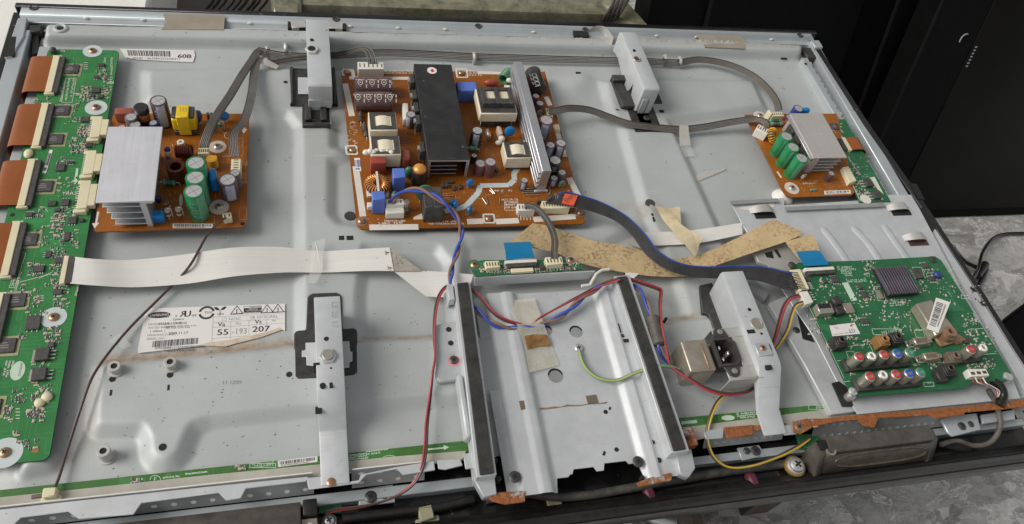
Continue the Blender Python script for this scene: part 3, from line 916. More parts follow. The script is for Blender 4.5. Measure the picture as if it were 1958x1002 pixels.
# right frame rail
mb = MB(); mb.yz([(-316, -18), (-316, 8), (-16, 8), (-16, -18)], 990, 1005.5); mb.build('side_rail', M['rail'], ch, bevel=1.0)
mb = MB(); mb.yz([(-310, -18), (-310, 9), (-52, 9), (-52, -18)], 964, 974); mb.build('inner_rail', M['rail'], ch, bevel=1.2)
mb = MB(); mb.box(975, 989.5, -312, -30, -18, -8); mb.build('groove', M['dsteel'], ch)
p = P(1566, 100, 9); mb = MB(); mb.box(976, 992, -50, -28, -8, 7); mb.build('rubber_block', M['blackdust'], ch, bevel=1)
mb = MB(); mb.cbox(998, -27, 13, 15, 0, 13); mb.build('corner_block', M['rail'], ch, bevel=0.6)
p = P(1635, 210, 8.2); mb = MB(); mb.torus((p.x, p.y, 8.1), 2.8, 0.7, 14, 6); mb.cyl(p.x, p.y, 2.2, 7.8, 8.2, 12); mb.build('rail_rivet', M['darkscrew'], ch)
p = P(1541, 122, 9.1); mb = MB(); mb.cyl(p.x, p.y, 2.2, 8.7, 9.15, 12); mb.build('rail_hole', M['hole'], ch)
# holes and slots in the plate
mb = MB()
def hole(px, py, w_, h_=None, rot=0.0, z=None):
    p = P(px, py, 0)
    zz = zplate(p.x, p.y); p = P(px, py, zz); zz = zplate(p.x, p.y)
    if h_ is None:
        mb.cyl(p.x, p.y, w_, zz - 1, zz + 0.25, 14)
    else:
        mb.cbox(p.x, p.y, w_, h_, zz - 1, zz + 0.3, rot)
for h_ in ((653, 455, 5, 5), (669, 455, 6.5, 5), (691, 438, 5, 9), (668, 289, 9, 6), (1106, 141, 6.5, 5.5), (1180, 211, 4, 2), (1265, 213, 6, 5), (1247, 411, 2.2, 3), (1250, 419, 2.0, 6), (662, 152, 2.3),
           (546, 157, 2.2), (215, 725, 2.6), (325, 717, 2.6), (212, 751, 1.6, 5), (322, 741, 1.6, 5), (311, 855, 3.0), (553, 716, 2.6), (495, 131, 1.4), (1655, 610, 2.5), (700, 438, 3, 4), (1505, 100, 9, 4), (95, 82, 6, 5), (108, 80, 7, 3)):
    hole(*h_)
mb.build('punched_hole', M['hole'], ch)
tag(D.objects[list(ORG)[-1]], kind='stuff')
for px, py in ((669, 406), (1243, 389)):
    p = P(px, py, 6.5); mb = MB(); mb.cyl(p.x, p.y, 5.6, 1, max(zplate(p.x, p.y), 0) + 0.3, 20)
    mb.build('grey_plug', M['bezgrey'], ch)
# raised dimple at the upper left of the top ridge and dirt grains
p = P(116, 55, 13); mb = MB(); mb.torus((p.x, p.y, 13), 5.5, 2.2, 20, 8); mb.build('dimple', M['plate'], ch)
mb = MB(); mb.cyl(p.x, p.y, 4.2, 12.6, 13.4, 16); mb.build('dimple_hole', M['hole'], ch)
mb = MB()
for k in range(260):
    x, y = random.uniform(45, 960), random.uniform(-560, -35)
    z = zplate(x, y); r = random.uniform(0.15, 0.5)
    if random.random() < 0.5: x = 60 + (x - 45) * 0.42; y = -420 - (y + 35) * -0.26
    z = zplate(x, y)
    mb.ball((x, y, z + 0.1), r * random.uniform(0.7, 2.0), r, 0.35, 0, 6, 4)
tag(mb.build('dirt_grains', M['wthin'], ch), kind='stuff')
# threaded standoffs
for px, py, h in ((218, 700, 8), (325, 692, 8), (197, 862, 13)):
    p = P(px, py, 8 + h if py < 800 else h)
    zb = zplate(p.x, p.y)
    mb = MB(); mb.cyl(p.x, p.y, 6.6, zb - 1, zb + 1.2, 20); mb.lathe(p.x, p.y, [(5.0, zb), (5.0, zb + h - .4), (4.6, zb + h), (2.6, zb + h), (2.6, zb + h - 3)], 20)
    so = mb.build('standoff', M['steel_tan'], ch)
    mb = MB(); mb.cyl(p.x, p.y, 2.6, zb + h - 3, zb + h - 0.8, 14); mb.build('bore', M['hole'], so)
# cable clips standing at the top of the plate
for px, py in ((512, 103), (547, 97), (906, 114), (1270, 117), (1298, 121)):
    p = P(px, py, 4); mb = MB(); mb.tube(crom([(p.x, p.y - 3, 0), (p.x, p.y - 4, 8), (p.x, p.y + 1, 11), (p.x, p.y + 5, 8), (p.x, p.y + 5, 0)], 4), 2.4, 8)
    mb.build('cable_clip', M['steel_tan'], ch)

# lower flange, film and perforated skirt
def perf(name, x0, x1, z0, z1, y, rows, pitch, mat, wdt=0.5, parent=ch, slope=0.0, back='label'):
    m = MB()
    Yz = lambda b_: y - slope * (z1 - b_)
    ncol = max(1, int(round((x1 - x0) / pitch)))
    dx, dz = (x1 - x0) / ncol, (z1 - z0) / rows
    for i in range(ncol):
        for j in range(rows):
            off = 0
            cx_, cz = x0 + (i + .5) * dx, z0 + (j + .5) * dz
            q = [(cx_ - dx / 2, cz - dz / 2), (cx_, cz - dz / 2), (cx_ + dx / 2, cz - dz / 2), (cx_ + dx / 2, cz), (cx_ + dx / 2, cz + dz / 2), (cx_, cz + dz / 2), (cx_ - dx / 2, cz + dz / 2), (cx_ - dx / 2, cz)]
            r_ = [(cx_ + 2.6 * math.cos(math.radians(225 + 45 * k)), cz + 1.7 * math.sin(math.radians(225 + 45 * k))) for k in range(8)]
            vs = [(a_, Yz(b_), b_) for a_, b_ in q] + [(a_, Yz(b_), b_) for a_, b_ in r_] + [(a_, Yz(b_) + wdt, b_) for a_, b_ in r_]
            m.add(vs, [(k, (k + 1) % 8, 8 + (k + 1) % 8, 8 + k) for k in range(8)] + [(8 + k, 8 + (k + 1) % 8, 16 + (k + 1) % 8, 16 + k) for k in range(8)])
    o = m.build(name, mat, parent)
    m = MB(); m.yz([(Yz(z0) + wdt + .1, z0), (Yz(z1) + wdt + .1, z1), (Yz(z1) + wdt + .9, z1), (Yz(z0) + wdt + .9, z0)], x0 + .5, x1 - .5); m.build('hole_light_backing', M[back], parent)  # pale sheet added so the holes look as if light shows through
    return o
lf = MB()
lf.prism(PP([(-40, 955), (0, 951), (200, 930), (400, 908), (600, 889), (740, 874), (890, 862), (890, 872), (880, 880), (600, 912), (300, 948), (0, 985), (-40, 990)], 3.5), 1.5, 3.5)
lf.build('protective_film', M['film'], ch)
mb = MB()
mb.prism(PP([(-40, 978), (0, 974), (120, 960), (250, 946), (400, 930), (590, 911), (585, 921), (470, 934), (460, 953), (432, 957), (418, 942), (270, 962), (255, 984), (150, 992), (130, 978), (40, 990), (20, 1010), (-40, 1020)], 9), 7.6, 9)
mb.build('bottom_flange', M['steel'], ch, bevel=0.4)
mb = MB()
mb.prism(PP([(586, 914), (612, 911), (640, 925), (686, 918), (690, 907), (720, 901), (755, 893), (830, 881), (832, 899), (770, 908), (760, 896), (700, 908), (686, 924), (590, 936)], 10), 8.6, 10)
mb.prism(PP([(836, 880), (880, 877), (885, 890), (850, 898), (838, 896)], 9), 7.6, 9)
mb.build('bottom_flange', M['steel'], ch, bevel=0.4)
mb = MB()
mb.prism(PP([(886, 868), (912, 863), (917, 893), (890, 897)], 16), 14.6, 16)
mb.build('flange_tab', M['rust2'], ch, bevel=0.4)
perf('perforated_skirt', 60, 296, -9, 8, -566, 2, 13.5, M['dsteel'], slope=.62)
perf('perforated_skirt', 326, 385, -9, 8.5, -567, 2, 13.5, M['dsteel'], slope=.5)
mb = MB(); mb.box(20, 445, -586, -576.8, -20, -10.5); mb.build('lower_ledge', M['rail'], ch, bevel=0.6)
mb = MB(); mb.prism(PP([(690, 935), (752, 925), (756, 960), (685, 968)], -11), -13.6, -11.5); mb.build('screw_plate', M['rail'], ch, bevel=0.5)
def screw(px, py, z, r, mat, parent=None, name='screw', head=1.6, slot=True):
    p = P(px, py, z + head)
    m = MB(); m.lathe(p.x, p.y, [(r, z), (r, z + head * .45), (r * .75, z + head * .9), (r * .35, z + head)], 16)
    o = m.build(name, M[mat], parent)
    if slot:
        m = MB(); a_ = random.uniform(0, 1.5)
        m.cbox(p.x, p.y, r * .95, r * .26, z + head - .5, z + head + .1, a_); m.cbox(p.x, p.y, r * .26, r * .95, z + head - .5, z + head + .12, a_)
        m.build('cross_slot', M['hole'], o)
    return o
screw(709, 949, -11, 5.0, 'darkscrew', ch)
p = P(735, 947, -11); mb = MB(); mb.cyl(p.x, p.y, 3.0, -12, -11.2, 14); mb.build('screw_hole', M['hole'], ch)
# right hand lower rail, rusted
mb = MB()
mb.prism(PP([(1313, 845), (1345, 838), (1400, 830), (1480, 818), (1540, 812), (1640, 800), (1640, 775), (1300, 818)], 3), 1.5, 3)
mb.build('protective_film', M['film'], ch)
mb = MB()
mb.prism(PP([(1345, 826), (1385, 816), (1382, 838), (1350, 840)], 10), 8.8, 10)
mb.build('flange_tab', M['rust2'], ch, bevel=0.4)
mb = MB()
mb.prism(PP([(1384, 817), (1440, 812), (1440, 832), (1390, 838)], 10), 8.5, 10.3)
mb.build('rusty_tab', M['rust3'], ch, bevel=0.5)
mb = MB()
mb.prism(PP([(1490, 815), (1520, 811), (1524, 830), (1500, 832)], 11), 9.6, 11)
mb.build('flange_tab', M['rust2'], ch, bevel=0.4)
mb = MB(); mb.prism(PP([(1441, 813), (1492, 813), (1480, 822), (1442, 822)], 10), 8.8, 9.8); mb.build('rusty_tab', M['rust'], ch)
perf('perforated_skirt', 640, 722, -8, 8, -567, 2, 8, M['dsteel'], slope=.6, back='rail')
mb = MB(); mb.box(606, 1000, -590, -582.5, -20, -10); mb.build('lower_ledge', M['rail'], ch, bevel=0.6)
mb = MB(); mb.prism(PP([(1410, 856), (1452, 850), (1465, 870), (1420, 880)], -9), -11.6, -9.5); mb.build('screw_plate', M['rail'], ch, bevel=0.5)
screw(1446, 861, -9, 4.6, 'darkscrew', ch); screw(1429, 861, -9, 3.2, 'darkscrew', ch, slot=False)

# ================================================================== brackets
def bracket(name, x0, x1, prof, label, mats, zb, holes=()):
    t_ = thing(name, ((x0 + x1) / 2, (prof[0][0] + prof[-1][0]) / 2, zb), label, 'bracket')
    return t_
# upper left
UA = P(578, 33, 40); UBm = P(620, 163, 42)
x0u, x1u = 303.0, 328.0
bl_ = bracket('mounting_bracket', x0u, x1u, [(0, 0), (-150, 0)], 'upright grey channel bracket near the top edge left of the brown power board', None, 0)
yf = P(605, 163, 42).y; yb = P(595, 33, 40).y
mb = MB()
poly = [(yb, 8), (yb, 36), (yb - 4, 40), (yf + 2, 42), (yf, 40), (yf, 14), (yf + 2, 12), (yf + 60, 10), (-40, 13)]
mb.yz(poly, x0u, x1u)
mb.build('channel', M['steel'], bl_, bevel=1.2, bseg=2)
mb = MB(); mb.box(x0u + 1, x1u - 1, yf - 0.9, yf - 0.1, 10, 20); mb.box(x0u - 0.6, x0u + 13, yf - 1.3, yf - 0.2, 6, 22)
mb.build('folded_tab', M['steel'], bl_, bevel=0.4)
mb = MB(); mb.box(x0u + 2, x1u - 2, yf - 22, yf - 0.5, 3.5, 6.5)
mb.build('foot', M['steel'], bl_, bevel=0.6)
p = P(596, 95, 42)
mb = MB(); mb.cyl(p.x, p.y, 7.4, 42 - 0.8, 43.8, 6); nut = mb.build('hex_nut', M['pin'], bl_, bevel=0.4)
mb = MB(); mb.cyl(p.x, p.y, 4.2, 43, 44, 18); mb.build('bore', M['hole'], nut)
p = P(596, 75, 42); mb = MB(); mb.cyl(p.x, p.y, 2.0, 40, 41.7, 12); mb.build('bracket_hole', M['hole'], bl_)
mb = MB()
for sg, xx in ((-1, x0u), (1, x1u)):
    mb = MB(); mb.cbox(xx + sg * 9, -17, 17, 12, 4, 11, -0.1 * sg); mb.build('rail_tab', M['steel_tan'], bl_, bevel=0.5)
    mb = MB(); mb.box(xx + sg * 11.5 - 10, xx + sg * 11.5 + 10, -23, -12, 5.5, 10.3); mb.build('rail_slot', M['hole'], bl_)
screw(600, 225, 6, 4.2, 'darkscrew', bl_)
ba = P(555, 130, 10); bb = P(645, 200, 10); bc = P(578, 235, 8); bd = P(632, 243, 8)
mb = MB()
mb.box(ba.x, bb.x, bb.y, ba.y, 0, 9)
mb.box(bc.x, bd.x, bd.y, bb.y, 0, 7)
mb.box(ba.x, ba.x + 3, bb.y, ba.y, 9, 13); mb.box(bb.x - 4, bb.x, bb.y, ba.y, 9, 13)
mb.box(bc.x, bd.x, bd.y, bd.y + 5, 7, 11)
mb.box(bc.x + 3, bc.x + 10, bd.y + 8, bb.y, 7, 12); mb.box(bd.x - 10, bd.x - 3, bd.y + 8, bb.y, 7, 12)
mb.build('plastic_base', M['blackdust'], bl_, bevel=0.8)
mb = MB(); mb.box(ba.x + 8, bb.x - 8, bb.y + 16, ba.y - 16, 9, 11); mb.build('cross_plate', M['steel'], bl_, bevel=0.4)

# upper right
u0, u1 = P(1186, 75, 44), P(1220, 170, 46)
br_ = thing('mounting_bracket', (720, -70, 0), 'grey channel bracket with curved left flange at the top edge, right of the power board', 'bracket')
xl, xr = P(1232, 168, 46).x, P(1262, 168, 46).x
yf2 = P(1240, 170, 46).y; yb2 = P(1205, 58, 42).y
mb = MB()
mb.yz([(yb2, 8), (yb2, 38), (yb2 - 5, 43), (yf2 + 2, 46), (yf2, 44), (yf2, 10), (yf2 + 6, 6), (yf2 + 22, 5), (yf2 + 30, 26), (yf2 + 36, 6), (yf2 + 50, 6), (yb2 - 22, 14), (yb2 - 8, 12)], xl, xr)
mb.build('channel', M['steel'], br_, bevel=1.2, bseg=2)
mb = MB()
pts = crom([(xl - 26, -14, 13), (xl - 16, -10, 17), (xl - 5, -13, 19), (xl - 1, -24, 20), (xl - .5, -40, 24)], 6)
mb.sheet(pts, [(a_[0], a_[1] - 2, a_[2] - 11) for a_ in pts], 1.0)
mb.build('curved_flange', M['steel_tan'], br_)
mb = MB(); mb.box(xl - 46, xl - 26, -24, -12, 5, 10.4); mb.build('rail_slot', M['hole'], br_)
p = P(1218, 112, 46); mb = MB(); mb.torus((p.x, p.y, 45.5), 4.0, 0.9, 18, 6); nut = mb.build('threaded_insert', M['nickel'], br_)
mb = MB(); mb.cyl(p.x, p.y, 3.6, 44, 45.9, 16); mb.build('bore', M['wthin'], nut)
p = P(1213, 95, 46); mb = MB(); mb.cyl(p.x, p.y, 1.7, 43, 45.6, 12); mb.build('bracket_hole', M['hole'], br_)
mb = MB(); mb.box(xl + 3, xl + 12, yf2 - 1.4, yf2 - .2, 8, 30); mb.box(xr - 10, xr - 2, yf2 - 1.4, yf2 - .2, 8, 30)
mb.build('folded_tab', M['steel'], br_, bevel=0.4)
mb = MB(); mb.box(xl + 2, xr - 2, yf2 - 22, yf2 - .4, 4, 7); mb.build('foot', M['steel'], br_, bevel=0.6)
screw(1237, 224, 7, 4.2, 'darkscrew', br_)
mb = MB()
e0, e1 = P(1168, 148, 10), P(1190, 205, 10)
mb.box(e0.x, e0.x + 14, e1.y, e0.y, 0, 10); mb.box(e0.x + 14, xr + 22, e1.y + 10, e0.y - 12, 0, 8)
mb.box(e0.x, e0.x + 26, e0.y - 10, e0.y, 8, 15); mb.box(e0.x, e0.x + 22, e1.y - 2, e1.y + 26, 9, 14)
mb.box(xl - 8, xr + 8, yf2 - 32, e1.y + 10, 0, 7)
mb.build('plastic_base', M['blackdust'], br_, bevel=0.8)

# lower left
bl2 = thing('mounting_bracket', (305, -480, 0), 'long grey bracket with hex nut over a black pad, right of the paper rating label', 'bracket')
tL, tR = P(600, 566, 42), P(650, 562, 42)
bL, bR = P(606, 930, 11), P(661, 925, 11)
ym = P(630, 735, 42).y
mb = MB()
xl2, xr2 = tL.x, tR.x
mb.yz([(tL.y, 8), (tL.y, 40), (tL.y - 2, 42), (ym, 42), (ym - 16, 30), (ym - 28, 14), (bL.y, 11), (bL.y, 9), (ym - 26, 8), (ym, 8)], xl2, xr2)
mb.build('channel', M['steel'], bl2, bevel=1.4, bseg=2)
p = P(627, 682, 42)
mb = MB(); mb.cyl(p.x, p.y, 7.2, 41.5, 44.5, 6); nut = mb.build('hex_nut', M['chrome'], bl2, bevel=0.5)
mb = MB(); mb.cyl(p.x, p.y, 4.6, 44, 46.5, 20); mb.build('bolt_end', M['nickel'], nut, bevel=0.5)
mb = MB()
for px, py, r_ in ((624, 648, 2.1), (617, 737, 2.4), (633, 704, .9)):
    p = P(px, py, 42); mb.cyl(p.x, p.y, r_, 40, 42.2, 12)
for px, py, w_, h_ in ((633, 736, 2.5, 4), (605, 696, 5, 2.2), (609, 784, 5, 5)):
    p = P(px, py, 42 if py < 750 else 30); mb.cbox(p.x, p.y, w_, h_, 28, 42.25 if py < 750 else 31)
mb.build('bracket_hole', M['hole'], bl2)
screw(633, 921, 11, 3.6, 'brass', bl2, slot=False)
mb = MB()
text(mb, 'LE 20 17', P(634, 576, 42).to_2d(), 7.5, math.radians(-92), 42.25)
mb.build('embossed_lettering', M['rail'], bl2, smooth=False)
mb = MB()
g = lambda l, z: PP(l, z)
mb.prism(g([(588, 566), (596, 560), (645, 558), (653, 565), (655, 628), (678, 626), (683, 632), (685, 712), (678, 718), (640, 722), (570, 726), (563, 720), (562, 636), (568, 631), (585, 630)], 9), 4, 9)
mb.build('plastic_base', M['blackdust'], bl2, bevel=1.2)
mb = MB()
mb.prism(g([(584, 655), (668, 652), (670, 672), (674, 672), (674, 690), (668, 692), (668, 702), (650, 704), (586, 698), (586, 682), (577, 682), (577, 670), (584, 669)], 10.5), 9, 10.5)
mb.build('cross_plate', M['steel'], bl2, bevel=0.4)

# lower right, carrying the inlet
br2 = thing('mounting_bracket', (690, -480, 0), 'long grey bracket with tall side wall standing between the power inlet and the main board', 'bracket')
q0, q1 = P(1380, 518, 45), P(1421, 518, 45)
q2, q3 = P(1517, 826, 14), P(1546, 824, 14)
ymr = P(1470, 690, 45).y
mb = MB()
mb.yz([(q0.y - 4, 4), (q0.y, 40), (q0.y - 1, 45), (ymr, 45), (ymr - 6, 43.5), (q2.y + 22, 15), (q2.y, 12.5), (q2.y, 10), (q2.y + 23, 12), (ymr + 2, 36), (ymr + 6, 4)], q0.x, q1.x)
mb.build('channel', M['steel'], br2, bevel=1.4, bseg=2)
p = P(1447, 619, 45); mb = MB(); mb.torus((p.x, p.y, 45), 5.4, 1.1, 20, 6); nut = mb.build('threaded_insert', M['nickel'], br2)
mb = MB(); mb.cyl(p.x, p.y, 5.0, 43, 45.6, 18); mb.build('bolt_end', M['silver'], nut)
mb = MB()
for px, py, r_ in ((1433, 592, 1.9), (1456, 638, 1.3)):
    p = P(px, py, 45); mb.cyl(p.x, p.y, r_, 43, 45.25, 12)
for px, py, w_, h_ in ((1436, 634, 8, 4), (1470, 702, 6, 4), (1472, 664, 2, 6)):
    p = P(px, py, 45); mb.cbox(p.x, p.y, w_, h_, 43, 45.3)
mb.build('bracket_hole', M['hole'], br2)
mb = MB(); p = P(1460, 668, 46); mb.cbox(p.x, p.y, 15, 13, 45, 46.5); lp = mb.build('side_lug', M['rust2'], br2, bevel=0.5)
screw(1460, 664, 46.5, 3.0, 'brass', br2)
screw(1529, 815, 13, 4.5, 'brass', br2, name='rusty_screw')
mb = MB(); mb.prism(PP([(1516, 806), (1545, 800), (1552, 818), (1530, 830), (1518, 826)], 13), 12, 13.2); mb.build('rusty_patch', M['rust'], br2)
mb = MB(); mb.prism(PP([(1548, 800), (1570, 800), (1566, 818), (1552, 816)], 12), 9, 12); mb.build('rusty_ear', M['rust'], br2, bevel=0.5)
mb = MB()
mb.prism(PP([(1338, 545), (1362, 540), (1382, 590), (1400, 640), (1372, 650), (1355, 600), (1343, 598)], 10), 3, 10)
mb.build('plastic_base', M['blackdust'], br2, bevel=0.8)

# ================================================================== power inlet with filter can
inl = thing('power_inlet', (665, -500, 0), 'three pin mains inlet with tarnished filter can in a grey metal box beside the bracket', 'power inlet')
zi = 38
ia, ib, ic_, id_ = P(1342, 632, zi), P(1428, 628, zi), P(1462, 718, zi), P(1376, 728, zi)
X0, X1, Y0, Y1 = ia.x, ib.x - 2, (ic_.y + id_.y) / 2, ia.y
cxm = P(1388, 674, zi)
cw, chh = 24.5, 31
mb = MB()
mb.box(X0 + 10, X1, Y0, cxm.y - chh / 2, zi - 1.5, zi); mb.box(X0 + 10, X1, cxm.y + chh / 2, Y1, zi - 1.5, zi)
mb.box(cxm.x + cw / 2, X1, cxm.y - chh / 2, cxm.y + chh / 2, zi - 1.5, zi - .02)
mb.box(X0 + 10, X1, Y0 - 1.2, Y0 - .05, 8, zi - .3); mb.box(X0 + 10, X1, Y1 + .05, Y1 + 1.2, 4, zi - .3)
mb.build('metal_box', M['steel_tan'], inl, bevel=0.3)
mb = MB(); mb.cyl(cxm.x + 8, Y0 - 1.4, 2.4, 10, 14); mb.build('box_rivet', M['nickel'], inl)
fa, fb = P(1308, 656, zi - 2), P(1371, 708, zi - 2)
mb = MB(); mb.box(fa.x - 3, cxm.x - cw / 2 - 1, P(1322, 711, zi - 2).y, P(1346, 648, zi - 2).y, 6, zi - 2)
mb.build('filter_can', M['silver'], inl, bevel=2.2, bseg=3)
mb = MB(); mb.cbox(fa.x + 16, (fa.y + fb.y) / 2, 1.6, 26, zi - 2, zi - 1.0, -0.0); mb.build('can_seam', M['silverrust'], inl, bevel=.4)
# inlet body: flange ring + cavity walls
def octo(w_, h_, c_):
    return [(cxm.x - w_ / 2, cxm.y - h_ / 2), (cxm.x + w_ / 2 - c_, cxm.y - h_ / 2), (cxm.x + w_ / 2, cxm.y - h_ / 2 + c_), (cxm.x + w_ / 2, cxm.y + h_ / 2 - c_), (cxm.x + w_ / 2 - c_, cxm.y + h_ / 2), (cxm.x - w_ / 2, cxm.y + h_ / 2)]
out, inn = octo(23.5, 30, 6), octo(18.5, 24.5, 5)
mb = MB()
n = 6
vs = [(a_, b_, zi + .5) for a_, b_ in out] + [(a_, b_, zi + 2.6) for a_, b_ in out] + [(a_, b_, zi + 2.6) for a_, b_ in inn] + [(a_, b_, zi - 16) for a_, b_ in inn]
fs = []
for k in range(6):
    k2 = (k + 1) % 6
    fs += [(k, k2, 6 + k2, 6 + k), (6 + k, 6 + k2, 12 + k2, 12 + k), (12 + k, 12 + k2, 18 + k2, 18 + k)]
fs.append(tuple(18 + k for k in range(6)))
mb.add(vs, fs)
mb.build('socket', M['inlet'], inl, recalc=True)
for sy in (1, -1):
    mb = MB(); yy = cxm.y + sy * 20.5
    mb.prism([(cxm.x - 9, cxm.y + sy * 15.1), (cxm.x + 8, cxm.y + sy * 15.1), (cxm.x + 5, yy + sy * 3), (cxm.x + 1.5, yy + sy * 5), (cxm.x - 1.5, yy + sy * 5), (cxm.x - 5, yy + sy * 3)], zi + .1, zi + 2.2)
    e_ = mb.build('fixing_ear', M['inlet'], inl, bevel=.6)
    m2 = MB(); m2.lathe(cxm.x, yy, [(2.8, zi + 2.6), (2.8, zi + 3.2), (1.2, zi + 3.9)], 14); m2.build('screw', M['nickel'], e_)
for dx, dy in ((-4, 6), (3, 0), (-4, -6)):
    mb = MB(); mb.cbox(cxm.x + dx, cxm.y + dy, 2.0, 4.0, zi - 15, zi - 1); mb.build('contact_pin', M['chrome'], inl, bevel=.5)
mb = MB(); mb.prism(PP([(1452, 728), (1472, 722), (1478, 735), (1458, 748)], 26), 12, 26); mb.build('bent_tab', M['rust'], inl, bevel=.6)

# ================================================================== centre stand plate
cp = thing('stand_plate', (520, -510, 0), 'wide grey steel stand plate with two standing rails in the lower centre', 'stand plate')
zc = 16
mb = MB()
def prof(x0, x1, segs):
    pass
yT = -412
xs = [449, 458, 461, 474, 477, 484, 490, 566, 572, 580, 584, 604, 607]
zs = [8, 8, 16, 16, 17.5, 17, 12, 12, 17, 18.5, 16, 15, 8]
# ridged sheet with a notched lower edge
def lowy(x):
    if x < 492: return -606
    if x < 503: return -594
    if x < 528: return -588 if 506 < x < 527 else -592
    if x < 535: return -592
    if x < 558: return -586
    if x < 568: return -589
    return -605
cols = []
fine = []
for i in range(len(xs) - 1):
    k = max(1, int((xs[i + 1] - xs[i]) / 2))
    for j in range(k):
        u = j / k
        uu = u * u * (3 - 2 * u)
        fine.append((xs[i] + (xs[i + 1] - xs[i]) * u, zs[i] + (zs[i + 1] - zs[i]) * uu))
fine.append((xs[-1], zs[-1]))
A_ = [(x, yT, z) for x, z in fine]; B_ = [(x, lowy(x), z) for x, z in fine]
mb.sheet(A_, B_, 1.2, nu=30)
mb.build('ridged_sheet', M['steel'], cp)
for px, py, r_ in ((1101, 634, 6.5), (1045, 632, 5.5), (1062, 718, 7.2)):
    p = P(px, py, 12); mb = MB(); mb.cyl(p.x, p.y, r_, 10, 12.2, 28); h_ = mb.build('round_hole', M['dsteel'], cp)
    mb = MB(); mb.prism([(p.x + (r_ - .1) * math.cos(a_), p.y + (r_ - .1) * math.sin(a_)) for a_ in [math.radians(10 + 8 * k) for k in range(21)]] + [(p.x + r_ * .86 * math.cos(a_), p.y - 1.6 + r_ * .92 * math.sin(a_)) for a_ in [math.radians(170 - 8 * k) for k in range(21)]], 12.2, 12.3); mb.build('painted_hole_shade', M['hole'], h_)  # dark crescent on the flat disc paints the shade inside the hole
mb = MB()
for px, py, r_ in ((1001, 803, 1.7), (1159, 786, 2.0), (1015, 877, 2.0), (1180, 858, 2.0), (947, 882, 2.0), (1246, 848, 2.0), (1258, 882, 2.4), (953, 917, 2.2), (993, 944, 1.7), (1227, 914, 1.6), (1272, 612, 1.5)):
    p = P(px, py, 14); mb.cyl(p.x, p.y, r_, 10, 17 if (px < 960 or px > 1200) else 12.4, 12)
for px, py, w_, h_, rr in ((1016, 804, 3, 1.6, .4), (1035, 868, 4, 2, 1.0), (1155, 867, 4, 2, 1.0), (1166, 781, 3, 1.6, 1)):
    p = P(px, py, 12); mb.cbox(p.x, p.y, w_, h_, 10, 12.4, rr)
for px, py, w_, h_ in ((1183, 628, 3, 10), (1187, 642, 6, 3), (1197, 651, 5, 3)):
    p = P(px, py, 17); mb.cbox(p.x, p.y, w_, h_, 15, 17.5)
mb.build('sheet_hole', M['hole'], cp)
tag(D.objects[list(ORG)[-1]], kind='stuff')
for px, py in ((1003, 778), (1132, 764)):
    p = P(px, py, 12); mb = MB(); mb.cbox(p.x, p.y, 10, 8, 10, 16.9 if px < 1050 else 12.5, 0.03); mb.build('window_slot', M['brownplast'], cp)
mb = MB(); a_, b_ = P(1008, 783, 12.3), P(1160, 768, 12.3)
mb.sheet([a_.lerp(b_, k / 12) + Vector((0, random.uniform(-.8, .8), 0.2)) for k in range(13)], [a_.lerp(b_, k / 12) + Vector((0, -.9 + random.uniform(-.8, .3), 0.2)) for k in range(13)], .2)
mb.build('rust_line', M['silverrust'], cp)
screw(985, 911, 17, 5.0, 'darkscrew', cp); screw(1221, 882, 18, 5.0, 'darkscrew', cp)
for pp in ([(925, 945), (1003, 940), (1003, 961), (965, 966), (940, 960)], [(1215, 925), (1240, 915), (1282, 905), (1283, 920), (1220, 932)]):
    mb = MB(); mb.prism(PP(pp, 15), 15.5, 17.5); mb.build('rusty_edge', M['rust'], cp, bevel=.4)
# standing rails with foam strips
for k, (xa, xb) in enumerate(((431, 446), (592.5, 607))):
    mb = MB()
    ya, yb_ = (-407, -592) if k == 0 else (-408, -597)
    pq = PP([(868, 541), (899, 538), (950, 908), (911, 912)] if k == 0 else [(1174, 528), (1204, 525), (1319, 862), (1283, 866)], 29.4)
    mb.prism(pq, 6, 29.4)
    mb.build('rail', M['steel'], cp, bevel=.6)
    mb = MB(); mb.prism(PP([(874, 541), (895, 539), (945, 904), (918, 908)] if k == 0 else [(1180, 529), (1199, 527), (1312, 858), (1289, 862)], 31.6), 29.5, 31.6); mb.build('foam_strip', M['foam'], cp, bevel=.5)
    mb = MB()
    if k == 0:
        mb.box(xa - 9, xa - 4.4, -425, -408, 20, 30); mb.box(xa - 10, xa - 8.4, -425, -409, 14, 30)
        mb.build('rail_clip', M['steel'], cp, bevel=.4)
        mb = MB(); mb.box(xa - 12.5, xa - 7.2, -556, -499, 12, 27); mb.build('rail_flange', M['steel'], cp, bevel=1.5)
    else:
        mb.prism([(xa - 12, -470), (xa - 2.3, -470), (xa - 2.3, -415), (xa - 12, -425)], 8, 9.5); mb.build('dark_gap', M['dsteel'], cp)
mb = MB(); mb.prism(PP([(905, 915), (922, 905), (945, 905), (950, 945), (925, 950)], 20), 10, 20); mb.build('rail_end', M['rust2'], cp, bevel=.6)
mb = MB(); mb.prism(PP([(1292, 868), (1322, 858), (1330, 895), (1318, 912), (1300, 905)], 20), 10, 20); mb.build('rail_end', M['rust2'], cp, bevel=.6)
mb = MB(); p = P(1315, 835, 18); mb.cbox(p.x, p.y, 15, 17, 9, 18.5, .02); mb.build('rusty_lug', M['rust'], cp, bevel=.6)
screw(1317, 836, 18.5, 2.0, 'darkscrew', cp, slot=False)
